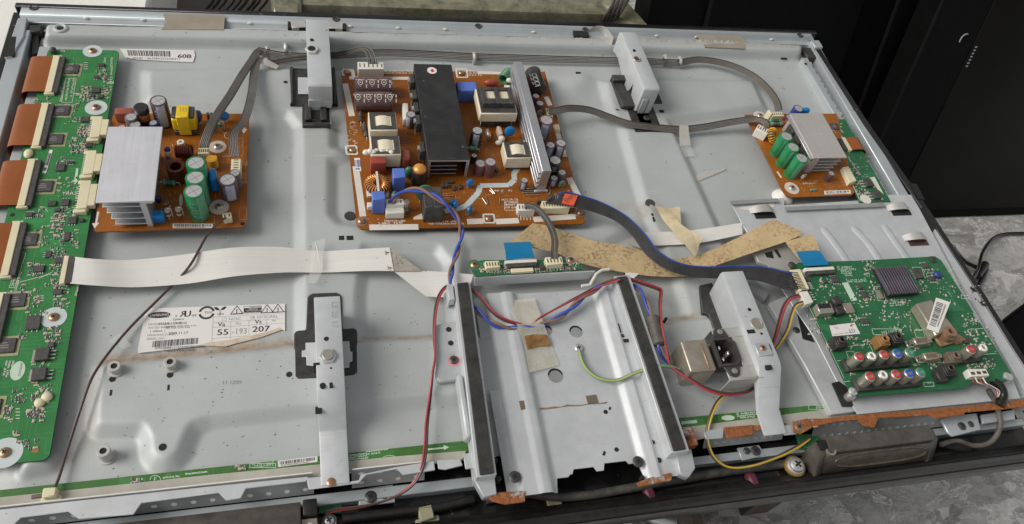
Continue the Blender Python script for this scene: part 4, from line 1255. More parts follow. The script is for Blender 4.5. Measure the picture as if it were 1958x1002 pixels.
# flat fixing plate at left of the rails
fp = P(843, 640, 14); fq = P(890, 725, 14)
mb = MB(); mb.prism(PP([(826, 622), (880, 612), (905, 640), (908, 722), (840, 730), (833, 722)], 15), 8.5, 15); lugp = mb.build('fixing_plate', M['rust2'], cp, bevel=1.0)
mb = MB()
for px, py in ((858, 630), (862, 656)):
    p = P(px, py, 15); mb.cyl(p.x, p.y, 2.6, 13, 15.25, 14)
mb.build('plate_hole', M['hole'], cp)
p = P(868, 690, 15); mb = MB(); mb.cyl(p.x, p.y, 5.4, 15, 15.25, 20); mb.build('pink_mark', M['pink'], cp)
screw(868, 687, 15.2, 4.2, 'darkscrew', cp)
mb = MB(); mb.sheet(crom([P(848, 560, 16), P(850, 590, 15), P(852, 618, 14)], 4), crom([P(885, 555, 16), P(884, 590, 15), P(884, 614, 14)], 4), 1, nu=4); mb.build('curved_tongue', M['steel'], cp)
# cross sheet under the logic board
mb = MB()
wa, wb = P(908, 531, 22), P(1138, 519, 22)
mb.add([(wa.x, wa.y, 22), (wb.x, wb.y, 22), (wb.x - 6, wb.y - 3, 13), (wa.x, wa.y - 3, 12), (wa.x, wa.y + 1, 22), (wb.x, wb.y + 1, 22), (wb.x - 6, wb.y - 2, 12), (wa.x, wa.y - 2, 11)],
       [(0, 1, 2, 3), (7, 6, 5, 4), (0, 4, 5, 1), (1, 5, 6, 2), (2, 6, 7, 3), (3, 7, 4, 0)])
mb.build('cross_sheet', M['steel'], cp)
mb = MB(); mb.tube([P(1112, 547, 22), P(1128, 545, 22), P(1140, 524, 23), P(1150, 517, 23), P(1165, 515, 23)], 1.6, 8); mb.build('wire_hook', M['white'], cp)

# ================================================================== tray of the main board
ty = thing('board_tray', (880, -440, 0), 'grey ribbed steel tray under the main board with a rusty lower lip', 'tray')
zt = 12
mb = MB()
poly = PP([(1398, 388), (1500, 378), (1500, 392), (1690, 380), (1692, 372), (1742, 372), (1757, 396), (1844, 560), (1930, 707), (1952, 762), (1640, 792), (1598, 725), (1560, 650), (1500, 560), (1420, 430)], zt)
mb.prism(poly, zt - 1.5, zt)
mb.build('tray_sheet', M['steel'], ty, bevel=.4)
def ridge(pts, wd_, h):
    m = MB()
    q = crom([P(a_, b_, zt) for a_, b_ in pts], 5)
    rs_ = [11.0] * len(q); rs_[0] = 10.2
    m.tube([Vector((v.x, v.y, zt - 9.65)) for v in q], 11.0, 40, 0, rs=rs_)
    return m.build('pressed_rib', M['steel'], ty)
ridge([(1572, 434), (1600, 470), (1622, 503)], 3.6, 1.5); ridge([(1630, 433), (1660, 465), (1684, 500)], 3.6, 1.5); ridge([(1690, 430), (1712, 462), (1736, 495)], 3.6, 1.5)
for px, py in ((1456, 404), (1716, 399), (1748, 456)):
    p = P(px, py, zt)
    mb = MB(); mb.cbox(p.x + 2, p.y - 4, 26, 13, zt - 1, zt + .3, 0.0); mb.build('lance_opening', M['hole'] if px != 1748 else M['wthin'], ty)
    mb = MB()
    A_ = crom([(p.x - 15, p.y + 4, zt + .5), (p.x - 6, p.y + 4, zt + 7), (p.x + 6, p.y + 4, zt + 7), (p.x + 15, p.y + 4, zt + .5)], 5)
    B_ = crom([(p.x - 15, p.y - 3, zt + .5), (p.x - 6, p.y - 6, zt + 7), (p.x + 6, p.y - 6, zt + 7), (p.x + 15, p.y - 3, zt + .5)], 5)
    mb.sheet(A_, B_, .8); mb.build('lance', M['steel_tan'], ty)
for (pa, pb) in (((1396, 384), (1487, 379)), ((1500, 396), (1690, 388))):
    a_, b_ = P(*pa, zt + 4), P(*pb, zt + 4)
    mb = MB(); mb.sheet([a_, b_], [a_ + Vector((0, -5, 0)), b_ + Vector((0, -5, 0))], 1.2); mb.build('folded_edge', M['dsteel'], ty)
mb = MB(); mb.prism(PP([(1413, 397), (1480, 386), (1481, 396), (1425, 402)], zt + .4), zt - .5, zt + .5); mb.build('tray_slot', M['silk'], ty)
# left channel below the tray
mb = MB(); mb.prism(PP([(1470, 580), (1512, 560), (1545, 610), (1600, 700), (1640, 788), (1590, 792), (1540, 700)], 9), 2, 9); mb.build('side_channel', M['steel'], ty, bevel=1)
mb = MB()
for q_ in ([(1520, 580), (1526, 585), (1558, 655), (1535, 648)], [(1548, 612), (1556, 615), (1560, 624), (1550, 626)]):
    mb = MB(); mb.prism(PP(q_, 9.3), 7, 9.3); mb.build('channel_opening', M['hole'], ty)
mb = MB(); mb.prism(PP([(1592, 732), (1604, 729), (1620, 740), (1632, 776), (1612, 776)], zt + .2), zt - 2, zt + .25)
mb.build('channel_opening', M['hole'], ty)
mb = MB()
mb.prism(PP([(1400, 512), (1428, 520), (1470, 560), (1462, 575), (1430, 545)], 8), 3, 8); mb.build('bent_lug', M['dsteel'], ty)
mb = MB()
mb.prism(PP([(1440, 478), (1500, 462), (1545, 505), (1520, 520), (1500, 518), (1450, 500)], 14), 9, 14); mb.build('side_lug', M['steel_tan'], ty, bevel=.5)
mb = MB()
mb.prism(PP([(1462, 484), (1476, 480), (1480, 494), (1466, 492)], 14.2), 12, 14.3); mb.prism(PP([(1480, 478), (1486, 477), (1494, 491), (1490, 493)], 14.2), 12, 14.3); mb.build('lug_slot', M['hole'], ty)
screw(1524, 630, 9, 3.6, 'darkscrew', ty)
# right rail of the tray
mb = MB(); mb.prism(PP([(1763, 397), (1775, 419), (1870, 564), (1929, 661), (1990, 755), (1975, 775), (1938, 712), (1850, 560)], 9), -10, 9.5); mb.build('outer_rail', M['steel'], ty, bevel=.8)
mb = MB()
mb.prism(PP([(1756, 398), (1764, 397), (1790, 436), (1783, 440)], 9.9), 5, 10.0); mb.build('rail_slot', M['hole'], ty); mb = MB(); mb.prism(PP([(1742, 350), (1753, 352), (1768, 382), (1756, 380)], 9.2), 5, 9.3)
mb.build('rail_slot', M['hole'], ty)
for px, py in ((1861, 553), (1879, 580)):
    p = P(px, py, 9.6); mb = MB(); mb.torus((p.x, p.y, 9.6), 3.0, .8, 14, 6); m_ = mb.build('rail_hole', M['darkscrew'], ty); mb = MB(); mb.cyl(p.x, p.y, 2.4, 9, 9.8, 12); mb.build('bore', M['hole'], m_)
# rusty lip and perforated front
mb = MB()
A_ = [P(*q_, 13) for q_ in ((1560, 802), (1600, 797), (1680, 790), (1760, 784), (1850, 776), (1960, 764))]
B_ = [P(*q_, 12) for q_ in ((1556, 815), (1600, 806), (1680, 799), (1760, 795), (1850, 788), (1960, 778))]
mb.sheet(A_, B_, 1.2, nu=6); mb.build('rusty_lip', M['rust3'], ty)
mb = MB()
for q_ in ([(1640, 803), (1680, 798), (1672, 818), (1650, 814)], [(1772, 790), (1845, 780), (1842, 794), (1786, 800)], [(1895, 772), (1945, 765), (1944, 780), (1905, 784)]):
    mb = MB(); mb.prism(PP(q_, 12.2), 11.5, 12.6); mb.build('rusty_tab', M['rust3'], ty, bevel=.4)
perf('perforated_skirt', 752, 925, -10, 10, -568.5, 2, 8.2, M['dsteel'], parent=ty, slope=.65, back='rail')
mb = MB(); mb.box(926, 1000, -567.2, -566.6, -16, 9); mb.build('end_sheet', M['steel'], ty)
mb = MB(); mb.prism(PP([(1800, 802), (1812, 796), (1868, 790), (1876, 822), (1822, 834), (1812, 826)], 0), -3, 0); mb.build('screw_plate', M['rail'], ty, bevel=.6)
mb = MB(); mb.prism(PP([(1876, 793), (1940, 783), (1942, 802), (1880, 810)], 0), -3, 0); mb.build('end_plate', M['rail'], ty, bevel=.6)
screw(1841, 814, 0, 4.2, 'darkscrew', ty); screw(1858, 810, 0, 3.2, 'darkscrew', ty, slot=False)
for px, py in ((1632, 752), (1926, 722)):
    p = P(px, py, 22); mb = MB(); mb.cyl(p.x, p.y, 4.5, zt, 25, 14); mb.build('board_post', M['chrome'], ty)

# ================================================================== board components
class B:
    """a circuit board as a thing; z is the height of its upper face"""
    def __init__(s, name, rect, z, mat, label, cat='circuit board', thick=1.6, edge='orangeedge', outline=None, r=3):
        s.z = z
        s.cnt = 0
        if outline is None:
            x0, x1, y0, y1 = rect
            outline = []
            for cx_, cy_, a0 in ((x1 - r, y1 - r, 0), (x0 + r, y1 - r, 90), (x0 + r, y0 + r, 180), (x1 - r, y0 + r, 270)):
                for k in range(5):
                    a = math.radians(a0 + 22.5 * k)
                    outline.append((cx_ + r * math.cos(a), cy_ + r * math.sin(a)))
        xs = [p[0] for p in outline]; ys = [p[1] for p in outline]
        s.rect = (min(xs), max(xs), min(ys), max(ys))
        s.t = thing(name, ((min(xs) + max(xs)) / 2, (min(ys) + max(ys)) / 2, z - thick), label, cat)
        mb = MB(); mb.prism(outline, z - thick, z, 1, 0)
        s.panel = mb.build('board_panel', [M[mat], M[edge]], s.t, smooth=False)
        s.silk = MB(); s.smd = MB(); s.pads = MB()
    def p(s, px, py, h=0.0):
        return P(px, py, s.z + h)
    def b(s, name, mb, mats, parent=None, **k):
        if not isinstance(mats, (list, tuple)): mats = [mats]
        return mb.build(name, [M[m] if isinstance(m, str) else m for m in mats], parent or s.t, origin=s.t['org'] if False else None, **k)
    # --- silkscreen
    def line(s, a, b_, wd=0.5, mi=0):
        a, b_ = s.p(*a), s.p(*b_)
        d = (b_ - a)
        if d.length < 1e-6: return
        d.normalize(); n = Vector((-d.y, d.x, 0)) * wd / 2
        z = s.z + 0.12 + (s.cnt % 7) * 0.012; s.cnt += 1
        s.silk.add([(v.x, v.y, z) for v in (a - n, b_ - n, b_ + n, a + n)], [(0, 1, 2, 3)], mi)
    def poly(s, pts, mi=0):
        z = s.z + 0.12 + (s.cnt % 7) * 0.012; s.cnt += 1
        q = [s.p(*a) for a in pts]
        ar = sum(q[i - 1].x * q[i].y - q[i].x * q[i - 1].y for i in range(len(q)))
        if ar < 0: q = q[::-1]
        s.silk.add([(v.x, v.y, z) for v in q], [tuple(range(len(q)))], mi)
    def frame(s, x0, y0, x1, y1, wd=0.5, mi=0, sh=0.0):
        a, b_, c, d = (x0, y0), (x1, y0), (x1 + sh, y1), (x0 + sh, y1)
        for e in ((a, b_), (b_, c), (c, d), (d, a)): s.line(*e, wd, mi)
    def scrib(s, x0, y0, x1, y1, n, mi=0, wd=0.45, lmin=2, lmax=9, seed=1, vert=0.3):
        rr = random.Random(seed)
        for k in range(n):
            x, y = rr.uniform(x0, x1), rr.uniform(y0, y1)
            L = rr.uniform(lmin, lmax)
            if rr.random() < vert: s.line((x, y), (x + L * .05, y + L * .6), wd, mi)
            else: s.line((x, y), (x + L, y), wd, mi)
    def fauxtext(s, x, y, L, h, mi=0, seed=1, ang=0.0, wd=0.4):
        """a row of tiny marks that reads as small print"""
        rr = random.Random(seed)
        k = 0.0
        ca, sa = math.cos(ang), math.sin(ang)
        while k < L:
            hh = h * rr.uniform(.7, 1.0); ww = h * rr.uniform(.35, .7)
            if rr.random() > .12:
                for (u0, v0, u1, v1) in rr.sample([(0, 0, 0, -hh), (0, 0, ww, 0), (0, -hh, ww, -hh), (ww, 0, ww, -hh), (0, -hh / 2, ww, -hh / 2)], 3):
                    s.line((x + (k + u0) * ca - v0 * sa, y + (k + u0) * sa + v0 * ca), (x + (k + u1) * ca - v1 * sa, y + (k + u1) * sa + v1 * ca), wd, mi)
            k += ww + h * .35
    def done(s, silkmats=('silk', 'silkdim', 'pad')):
        if s.silk.v: 
            o = s.silk.build('silkscreen', [M[m] for m in silkmats], s.t, smooth=False, recalc=False)
            tag(o, kind='stuff')
        if s.smd.v:
            o = s.smd.build('surface_chips', [M['ic'], M['smdtan'], M['pin'], M['tanpad']], s.t, smooth=False)
            tag(o, kind='stuff')
        if s.pads.v:
            s.pads.build('solder_pads', [M['tanpad']], s.t, smooth=False)
    # --- parts
    def cap(s, px, py, h, r, sleeve='cappurple', stripe=None, top='captop', sa=200, marks=True, lean=None):
        c = s.p(px, py, h)
        mb = MB()
        z = s.z
        prof = [(r * .97, z), (r, z + .6), (r, z + 1.6), (r * .955, z + 2.2), (r, z + 2.9), (r, z + h - 1.0), (r * .95, z + h - .25), (r * .80, z + h), (r * .80, z + h - .5)]
        k0 = int(sa / 15)
        mis = (lambda j, k: 1 if (3 < j < 5 and (k - k0) % 24 < 4) else 0) if stripe else None
        mb.lathe(c.x, c.y, prof, 24, 0, mis)
        o = s.b('capacitor', mb, [sleeve, stripe or sleeve])
        mb = MB(); mb.cyl(c.x, c.y, r * .80, z + h - 1, z + h - .3, 24)
        if marks:
            for a in ((0.6, 2.2) if marks != 'Y' else (0.6, 1.65, 2.7)):
                mb.cbox(c.x, c.y, r * 1.5, .35, z + h - .5, z + h - .2, a, 1)
        s.b('vent_cap', mb, [top, 'score'], o)
        if h > 19 and r > 5.5:
            mb = MB(); rr = random.Random(int(px * 7 + py))
            for row in range(5 if h > 26 else 3):
                zz = z + h * (.72 - .12 * row); a = math.radians(-118 + rr.uniform(-6, 6)); a1 = a + math.radians(rr.uniform(28, 60))
                while a < a1:
                    da = rr.uniform(.05, .14); hh = h * (.055 if row else .08)
                    mb.add([(c.x + (r + .06) * math.cos(q_), c.y + (r + .06) * math.sin(q_), zq) for q_, zq in ((a, zz), (a + da, zz), (a + da, zz + hh * rr.uniform(.5, 1)), (a, zz + hh))], [(0, 1, 2, 3)]); a += da * 1.5
            s.b('sleeve_print', mb, 'capgreenstripe' if sleeve == 'capgreen' else 'capstripe', o, smooth=False, recalc=False)
        return o
    def liecap(s, a, b_, r, sleeve, name='capacitor', marks=None):
        a, b_ = s.p(*a, r), s.p(*b_, r)
        d = (b_ - a).normalized()
        pts = [a, a + d * .8, a + d * 1.6, b_ - d * 3.2, b_ - d * 2.4, b_ - d * .8, b_]
        mb = MB(); mb.tube(pts, r, 22, 0, rs=[r * .8, r * .97, r, r, r * .93, r, r * .8])
        o = s.b(name, mb, sleeve)
        return o
    def box(s, name, px, py, w_, d, h, mat, rot=0.0, bevel=.5, z0=0.0, parent=None, top=None, taper=1.0, bseg=1):
        c = s.p(px, py, h)
        mb = MB(); mb.cbox(c.x, c.y, w_, d, s.z + z0, s.z + h, rot, 0, 1 if top else None, taper)
        return s.b(name, mb, [mat, top] if top else mat, parent, bevel=bevel, bseg=bseg)
    def quad(s, name, pts, h, z0, mat, bevel=.4, parent=None, top=None, bseg=1):
        q = [s.p(a, b_, h) for a, b_ in pts]
        mb = MB(); mb.prism(q, s.z + z0, s.z + h, 0, 1 if top else None)
        return s.b(name, mb, [mat, top] if top else mat, parent, bevel=bevel, bseg=bseg)
    def disc(s, px, py, r, mat, th=4.0, ang=0.4, lift=2.5, name='disc_capacitor'):
        c = s.p(px, py, r + lift)
        ax = Vector((math.sin(ang), -math.cos(ang), 0.25)).normalized()
        mb = MB()
        pts = [c - ax * th / 2, c - ax * th * .42, c - ax * th * .2, c + ax * th * .2, c + ax * th * .42, c + ax * th / 2]
        mb.tube(pts, r, 20, 0, rs=[r * .5, r * .8, r, r, r * .8, r * .5])
        sd = Vector((math.cos(ang), math.sin(ang), 0))
        for k in (-1, 1):
            q = c + sd * k * r * .5
            mb.tube([(q.x, q.y, c.z - r * .6), (q.x, q.y, s.z)], .55, 6, 1)
        return s.b(name, mb, [mat, 'pin'])
    def resistor(s, a, b_, r, mat='beige', bands=True, h=None, name='resistor'):
        ha = r + .8 if h is None else h
        a, b_ = s.p(*a, ha), s.p(*b_, ha)
        d = b_ - a
        L = d.length
        if L < .1: return
        mb = MB()
        us = [0, .06, .2, .3, .7, .8, .94, 1]; rs = [.5, 1.0, 1.05, .85, .85, 1.05, 1.0, .5]
        mb.tube([a + d * u for u in us], r, 12, 0, rs=[r * k for k in rs])
        dn = d.normalized()
        if bands:
            for u in (.22, .38, .52, .66):
                mb.tube([a + d * u, a + d * (u + .06)], r * .99, 12, 1)
        mb.tube([(a.x - dn.x * 3, a.y - dn.y * 3, s.z), (a.x - dn.x * 2.6, a.y - dn.y * 2.6, a.z), a], .5, 6, 2)
        mb.tube([b_, (b_.x + dn.x * 2.6, b_.y + dn.y * 2.6, b_.z), (b_.x + dn.x * 3, b_.y + dn.y * 3, s.z)], .5, 6, 2)
        return s.b(name, mb, [mat, 'band', 'pin'])
    def upres(s, px, py, h, r, mat='beige', name='resistor'):
        c = s.p(px, py, h)
        mb = MB(); z = s.z
        mb.lathe(c.x, c.y, [(r * .5, z + 3), (r, z + 3.6), (r * 1.05, z + 5), (r * .85, z + 6.5), (r * .85, z + h - 3.5), (r * 1.05, z + h - 2), (r, z + h - .6), (r * .5, z + h)], 14)
        for u in (.36, .5, .64): mb.cyl(c.x, c.y, r * .93, z + h * u, z + h * u + 1.2, 14, 1)
        mb.cyl(c.x, c.y, .5, z, z + 3, 6, 2)
        mb.tube([(c.x, c.y, z + h), (c.x + .4, c.y, z + h + 1.2), (c.x + 2.6, c.y, z + h + 1.2), (c.x + 3.4, c.y, z + h), (c.x + 3.4, c.y, z)], .45, 6, 2)
        return s.b(name, mb, [mat, 'band', 'pin'])
    def conn(s, px, py, w_, d, h, n=6, rot=0.0, mat='cream', pins=True, name='connector', side=None):
        c = s.p(px, py, h)
        mb = MB()
        mb.cbox(c.x, c.y, w_, d, s.z, s.z + h, rot)
        o = s.b(name, mb, mat, bevel=.5)
        m2 = MB(); L = max(w_, d); alongx = w_ >= d
        cr, sr = math.cos(rot), math.sin(rot)
        for k in range(n):
            u = (-L / 2 + L * (k + .5) / n)
            du, dv = (u, 0) if alongx else (0, u)
            m2.cbox(c.x + du * cr - dv * sr, c.y + du * sr + dv * cr, 1.1 if alongx else min(w_, d) * .5, 1.1 if not alongx else min(w_, d) * .5, s.z + h - .4, s.z + h + .12, rot)
        s.b('contact_slots', m2, 'band', o)
        if pins:
            m2 = MB()
            for k in range(n):
                u = (-L / 2 + L * (k + .5) / n); v = (min(w_, d) / 2 + 1.0) * (pins if isinstance(pins, int) and pins < 0 else 1)
                du, dv = (u, -v) if alongx else (-v, u)
                m2.cbox(c.x + du * cr - dv * sr, c.y + du * sr + dv * cr, .8 if alongx else 2.2, 2.2 if alongx else .8, s.z, s.z + .9, rot)
            s.b('pins', m2, 'pin', o)
        return o
    def ic(s, px, py, w_, d, h=1.8, rot=0.0, pad=False, legs=0, mat='ic', sides='x'):
        c = s.p(px, py, h)
        mb = MB(); mb.cbox(c.x, c.y, w_, d, s.z + .3, s.z + h, rot, taper=.95)
        o = s.b('chip', mb, mat, bevel=.2)
        if pad:
            m2 = MB(); m2.cbox(c.x, c.y, w_ + 5.0, d + 5.0, s.z, s.z + .28, rot)
            s.b('pad_frame', m2, 'tanpad', o)
            m2 = MB()
            for k in range(3): m2.cbox(c.x - w_ * .12, c.y + d * (.16 - .16 * k), w_ * (.5 if k else .3), .7, s.z + h, s.z + h + .06, rot)
            s.b('chip_print', m2, 'inkgrey', o)
        if legs:
            m2 = MB()
            cr, sr = math.cos(rot), math.sin(rot)
            for k in range(legs):
                for sg in (-1, 1):
                    u = -.5 + (k + .5) / legs
                    if sides == 'x': du, dv = sg * (w_ / 2 + .7), u * d
                    else: du, dv = u * w_, sg * (d / 2 + .7)
                    m2.cbox(c.x + du * cr - dv * sr, c.y + du * sr + dv * cr, 1.8 if sides == 'x' else .7, .7 if sides == 'x' else 1.8, s.z, s.z + .7, rot)
            s.b('legs', m2, 'pin', o)
        return o
    def smds(s, x0, y0, x1, y1, n, seed=1, sz=1.0):
        rr = random.Random(seed)
        for k in range(int(n * 1.7)):
            c = s.p(rr.uniform(x0, x1), rr.uniform(y0, y1))
            if rr.random() < .5: w_, d = rr.uniform(1.6, 2.6) * sz, rr.uniform(.9, 1.4) * sz
            else: d, w_ = rr.uniform(1.6, 2.6) * sz, rr.uniform(.9, 1.4) * sz
            hh = rr.uniform(.6, 1.1) + k * .003
            s.smd.cbox(c.x, c.y, w_ * 1.45, d * 1.1, s.z, s.z + hh * .72, 0, 2)
            if k % 2 == 0:
                mx, my = rr.uniform(x0, x1), rr.uniform(y0, y1); s.line((mx, my), (mx + rr.uniform(1.5, 4), my), .55)
            s.smd.cbox(c.x, c.y, w_ * .85, d * 1.14, s.z, s.z + hh, 0, 0 if rr.random() < .55 else 1)
    def ringpad(s, px, py, R_, r=4.0, ring='pad', mat='brass', silk=False):
        c = s.p(px, py)
        mb = MB(); mb.cyl(c.x, c.y, R_, s.z, s.z + .25, 28)
        o = s.b('washer_pad', mb, ring)
        mb = MB(); mb.lathe(c.x, c.y, [(r, s.z + .2), (r, s.z + 1.0), (r * .8, s.z + 2.0), (r * .3, s.z + 2.5)], 16)
        sc = s.b('screw', mb, mat)
        mb = MB(); mb.cbox(c.x, c.y, r * .9, r * .25, s.z + 2, s.z + 2.62, .7); mb.cbox(c.x, c.y, r * .25, r * .9, s.z + 2, s.z + 2.6, .7); s.b('cross_slot', mb, 'hole', sc)
        return o
    def sticker(s, pts, bars=True, mat='label', n=26, seed=1, h=.3, mat2='ink'):
        q = [s.p(a, b_, h) for a, b_ in pts]          # order: tl, tr, br, bl
        mb = MB(); mb.prism(q, s.z + .02, s.z + h)
        o = s.b('barcode_label', mb, mat, smooth=False)
        if bars:
            m2 = MB(); rr = random.Random(seed); u = .05
            tl, tr, br, bl__ = q
            while u < .93:
                du = rr.uniform(.4, 1.5) / n
                e = [tl.lerp(tr, u).lerp(bl__.lerp(br, u), .15), tl.lerp(tr, u + du).lerp(bl__.lerp(br, u + du), .15), tl.lerp(tr, u + du).lerp(bl__.lerp(br, u + du), .68), tl.lerp(tr, u).lerp(bl__.lerp(br, u), .68)]
                m2.add([(v.x, v.y, s.z + h + .06) for v in e], [(0, 1, 2, 3)])
                u += du + rr.uniform(.3, 1.3) / n
            u = .08
            while u < .8:
                du = rr.uniform(.3, .8) / n * 1.4
                e = [tl.lerp(tr, u).lerp(bl__.lerp(br, u), .76), tl.lerp(tr, u + du).lerp(bl__.lerp(br, u + du), .76), tl.lerp(tr, u + du).lerp(bl__.lerp(br, u + du), .9), tl.lerp(tr, u).lerp(bl__.lerp(br, u), .9)]
                m2.add([(v.x, v.y, s.z + h + .06) for v in e], [(0, 1, 2, 3)])
                u += du * 1.7
            s.b('barcode', m2, mat2, o, smooth=False, recalc=False)
        return o
    def coil(s, px, py, R_, L, wire, mat='darkcopper', axis='x', lift=0.0, rot=0.0, turns=9):
        c = s.p(px, py, R_ + wire + lift)
        ax = Vector((math.cos(rot), math.sin(rot), 0)) if axis == 'x' else Vector((0, 0, 1))
        u = ax.orthogonal().normalized(); v = ax.cross(u)
        pts = []
        N = turns * 12
        if axis == 'z': c = s.p(px, py, L); c.z = s.z + L / 2 + lift
        for k in range(N + 1):
            a = 2 * math.pi * k / 12
            pts.append(c + ax * (-L / 2 + L * k / N) + u * R_ * math.cos(a) + v * R_ * math.sin(a))
        mb = MB(); mb.tube(pts, wire, 6)
        o = s.b('coil', mb, mat)
        return o
    def toroid(s, px, py, R_, r, mat='copper', axis=(0, 0, 1), z=None, turns=26, core='ferrite', hh=None):
        c = s.p(px, py, hh if hh is not None else r * 2)
        if hh is not None: c.z = s.z + hh - r
        mb = MB(); mb.torus(c, R_, r * .86, 28, 10, 0, axis)
        o = s.b('toroid_coil', mb, core)
        q = Vector((0, 0, 1)).rotation_difference(Vector(axis)).to_matrix()
        m2 = MB()
        for k in range(turns):
            a = 2 * math.pi * k / turns
            e1 = q @ Vector((math.cos(a), math.sin(a), 0))
            m2.torus(c + e1 * R_, r * 1.0, min(.95, math.pi * R_ / turns * .6), 12, 5, 0, q @ Vector((-math.sin(a), math.cos(a), 0)))
        s.b('copper_winding', m2, mat, o)
        return o
    def transformer(s, px, py, w_, d, h, win, hi=3.0):
        """cream bobbin box with a black core frame on top and a window with the winding"""
        c = s.p(px, py, h)
        mb = MB(); mb.cbox(c.x, c.y, w_, d, s.z + 4, s.z + h - .6, 0); mb.cbox(c.x, c.y, w_ * .9, d * .9, s.z, s.z + 4, 0, 1)
        o = s.b('transformer', mb, ['winding', 'ferrite'], bevel=.6)
        z0, z1 = s.z + h - .6, s.z + h + .4
        ww, dd = win
        mb = MB()
        iw, id2 = w_ * .93, d * .90
        mb.box(c.x - iw / 2, c.x - ww / 2, c.y - id2 / 2, c.y + id2 / 2, z0, z1)
        mb.box(c.x + ww / 2, c.x + iw / 2, c.y - id2 / 2, c.y + id2 / 2, z0, z1)
        mb.box(c.x - ww / 2, c.x + ww / 2, c.y - id2 / 2, c.y - dd / 2, z0, z1 - .02)
        mb.box(c.x - ww / 2, c.x + ww / 2, c.y + dd / 2, c.y + id2 / 2, z0, z1 - .02)
        s.b('core', mb, 'ferrite', o, bevel=.15)
        mb = MB()
        A_ = [(c.x - ww * .42, c.y + dd * .46, z0 + .2), (c.x - ww * .15, c.y + dd * .46, z1 + hi * .5), (c.x + ww * .15, c.y + dd * .46, z1 + hi * .5), (c.x + ww * .42, c.y + dd * .46, z0 + .2)]
        A_ = crom(A_, 5); mb.sheet(A_, [(a_[0], c.y - dd * .46, a_[2]) for a_ in A_], .8)
        s.b('winding', mb, 'winding', o)
        return o

# ================================================================== left green driver board
zl = 12
xr_ = (P(228, 97, zl).x + P(95, 868, zl).x) / 2
g1 = B('driver_board', (P(92, 94, zl).x, xr_, P(60, 882, zl).y, P(160, 95, zl).y), zl, 'green', 'long bright green driver board with orange film connectors along the left side', edge='greenedge', r=5)
for px, py, R_ in ((177, 98, 9.5), (184, 206, 10.5), (103, 607, 10), (10, 866, 12)):
    g1.ringpad(px, py, R_, 4.2)
for k, (px, py) in enumerate(((137, 131), (119, 210), (106, 265), (85, 355), (55, 457), (32, 573), (12, 660), (-18, 778))):
    g1.ic(px, py, 13.5, 13.5, 1.8, 0, pad=True)
xl_ = g1.rect[0]
for k, (ytop, ybot, xc) in enumerate(((106, 176, 0), (197, 279, 0), (304, 393, 0), (422, 525, 0), (556, 650, 0), (690, 790, 0))):
    yt, yb_ = P(90, ytop, zl + 4).y, P(60, ybot, zl + 4).y
    x0 = xl_ + 8.5
    mb = MB(); mb.box(x0, x0 + 6.2, yb_, yt, zl, zl + 4.4); mb.box(x0 - 1, x0 + 8, yb_ - 1.5, yb_ + .8, zl, zl + 3.4); mb.box(x0 - 1, x0 + 8, yt - .8, yt + 1.5, zl, zl + 3.4)
    o = g1.b('film_connector', mb, 'cream', bevel=.4)
    mb = MB(); mb.box(x0 + 6.3, x0 + 11.2, yb_ + .5, yt - .5, zl, zl + 3.6); g1.b('latch_bar', mb, 'ic', o, bevel=.4)
    mb = MB()
    y0, y1 = yb_ + 1.5, yt - 1.0
    A_ = crom([(x0 + 1, y1, zl + 3.6), (x0 - 8, y1, zl + 3.9), (x0 - 17, y1, zl + 3.4), (x0 - 22, y1, zl + 1.0), (x0 - 24, y1, zl - 5), (x0 - 23, y1, zl - 15)], 5)
    mb.sheet(A_, [(a_[0], y0, a_[2]) for a_ in A_], .25, nu=2)
    g1.b('orange_flex_cable', mb, 'flexo')
for i, (px, py, ytop, ybot) in enumerate(((199, 0, 219, 266), (184, 0, 284, 336), (171, 0, 341, 402))):
    yt, yb_ = P(199, ytop, zl + 7).y, P(184, ybot, zl + 7).y
    x0 = xr_ - 11
    mb = MB(); mb.box(x0, x0 + 9, yb_ + 3, yt - 3, zl, zl + 7); mb.box(x0 + 2, x0 + 15, yb_ + 6, yt - 6, zl + 1.5, zl + 6.8); mb.box(x0 - 3, x0 + 8, yb_, yb_ + 4, zl, zl + 5); mb.box(x0 - 3, x0 + 8, yt - 4, yt, zl, zl + 5)
    o = g1.b('board_connector', mb, 'cream', bevel=.5)
    mb = MB()
    for k in range(11):
        y = yb_ + 5 + (yt - yb_ - 10) * k / 10
        mb.box(x0 - 3.6, x0, y - .5, y + .5, zl, zl + 1.6)
    g1.b('pins', mb, 'pin', o)
for px, py, w_, d, lg, sd in ((193, 123, 7, 5, 3, 'y'), (183, 171, 8, 8, 0, 'x'), (192, 183, 6, 5, 2, 'x'), (162, 227, 8, 7, 3, 'x'), (170, 276, 6, 6, 3, 'x'), (115, 319, 8, 9, 0, 'x'), (134, 309, 6, 3, 4, 'y'), (99, 388, 7, 6, 0, 'x'), (124, 386, 7, 8, 3, 'y'),
      (144, 386, 5, 3, 0, 'x'), (109, 401, 5, 4, 0, 'x'), (55, 409, 6, 5, 4, 'y'), (138, 420, 7, 8, 3, 'y'), (128, 451, 5, 10, 5, 'x'), (92, 485, 5, 7, 3, 'x'), (114, 497, 8, 6, 4, 'y'), (73, 513, 9, 7, 5, 'y'), (110, 557, 7, 6, 3, 'y'),
      (63, 616, 11, 14, 3, 'y'), (97, 658, 5, 5, 3, 'y'), (156, 420, 4, 4, 0, 'x'), (184, 146, 5, 4, 3, 'y'), (176, 182, 4, 4, 0, 'x')):
    g1.ic(px, py, w_, d, 2.0, 0, legs=lg, sides=sd)
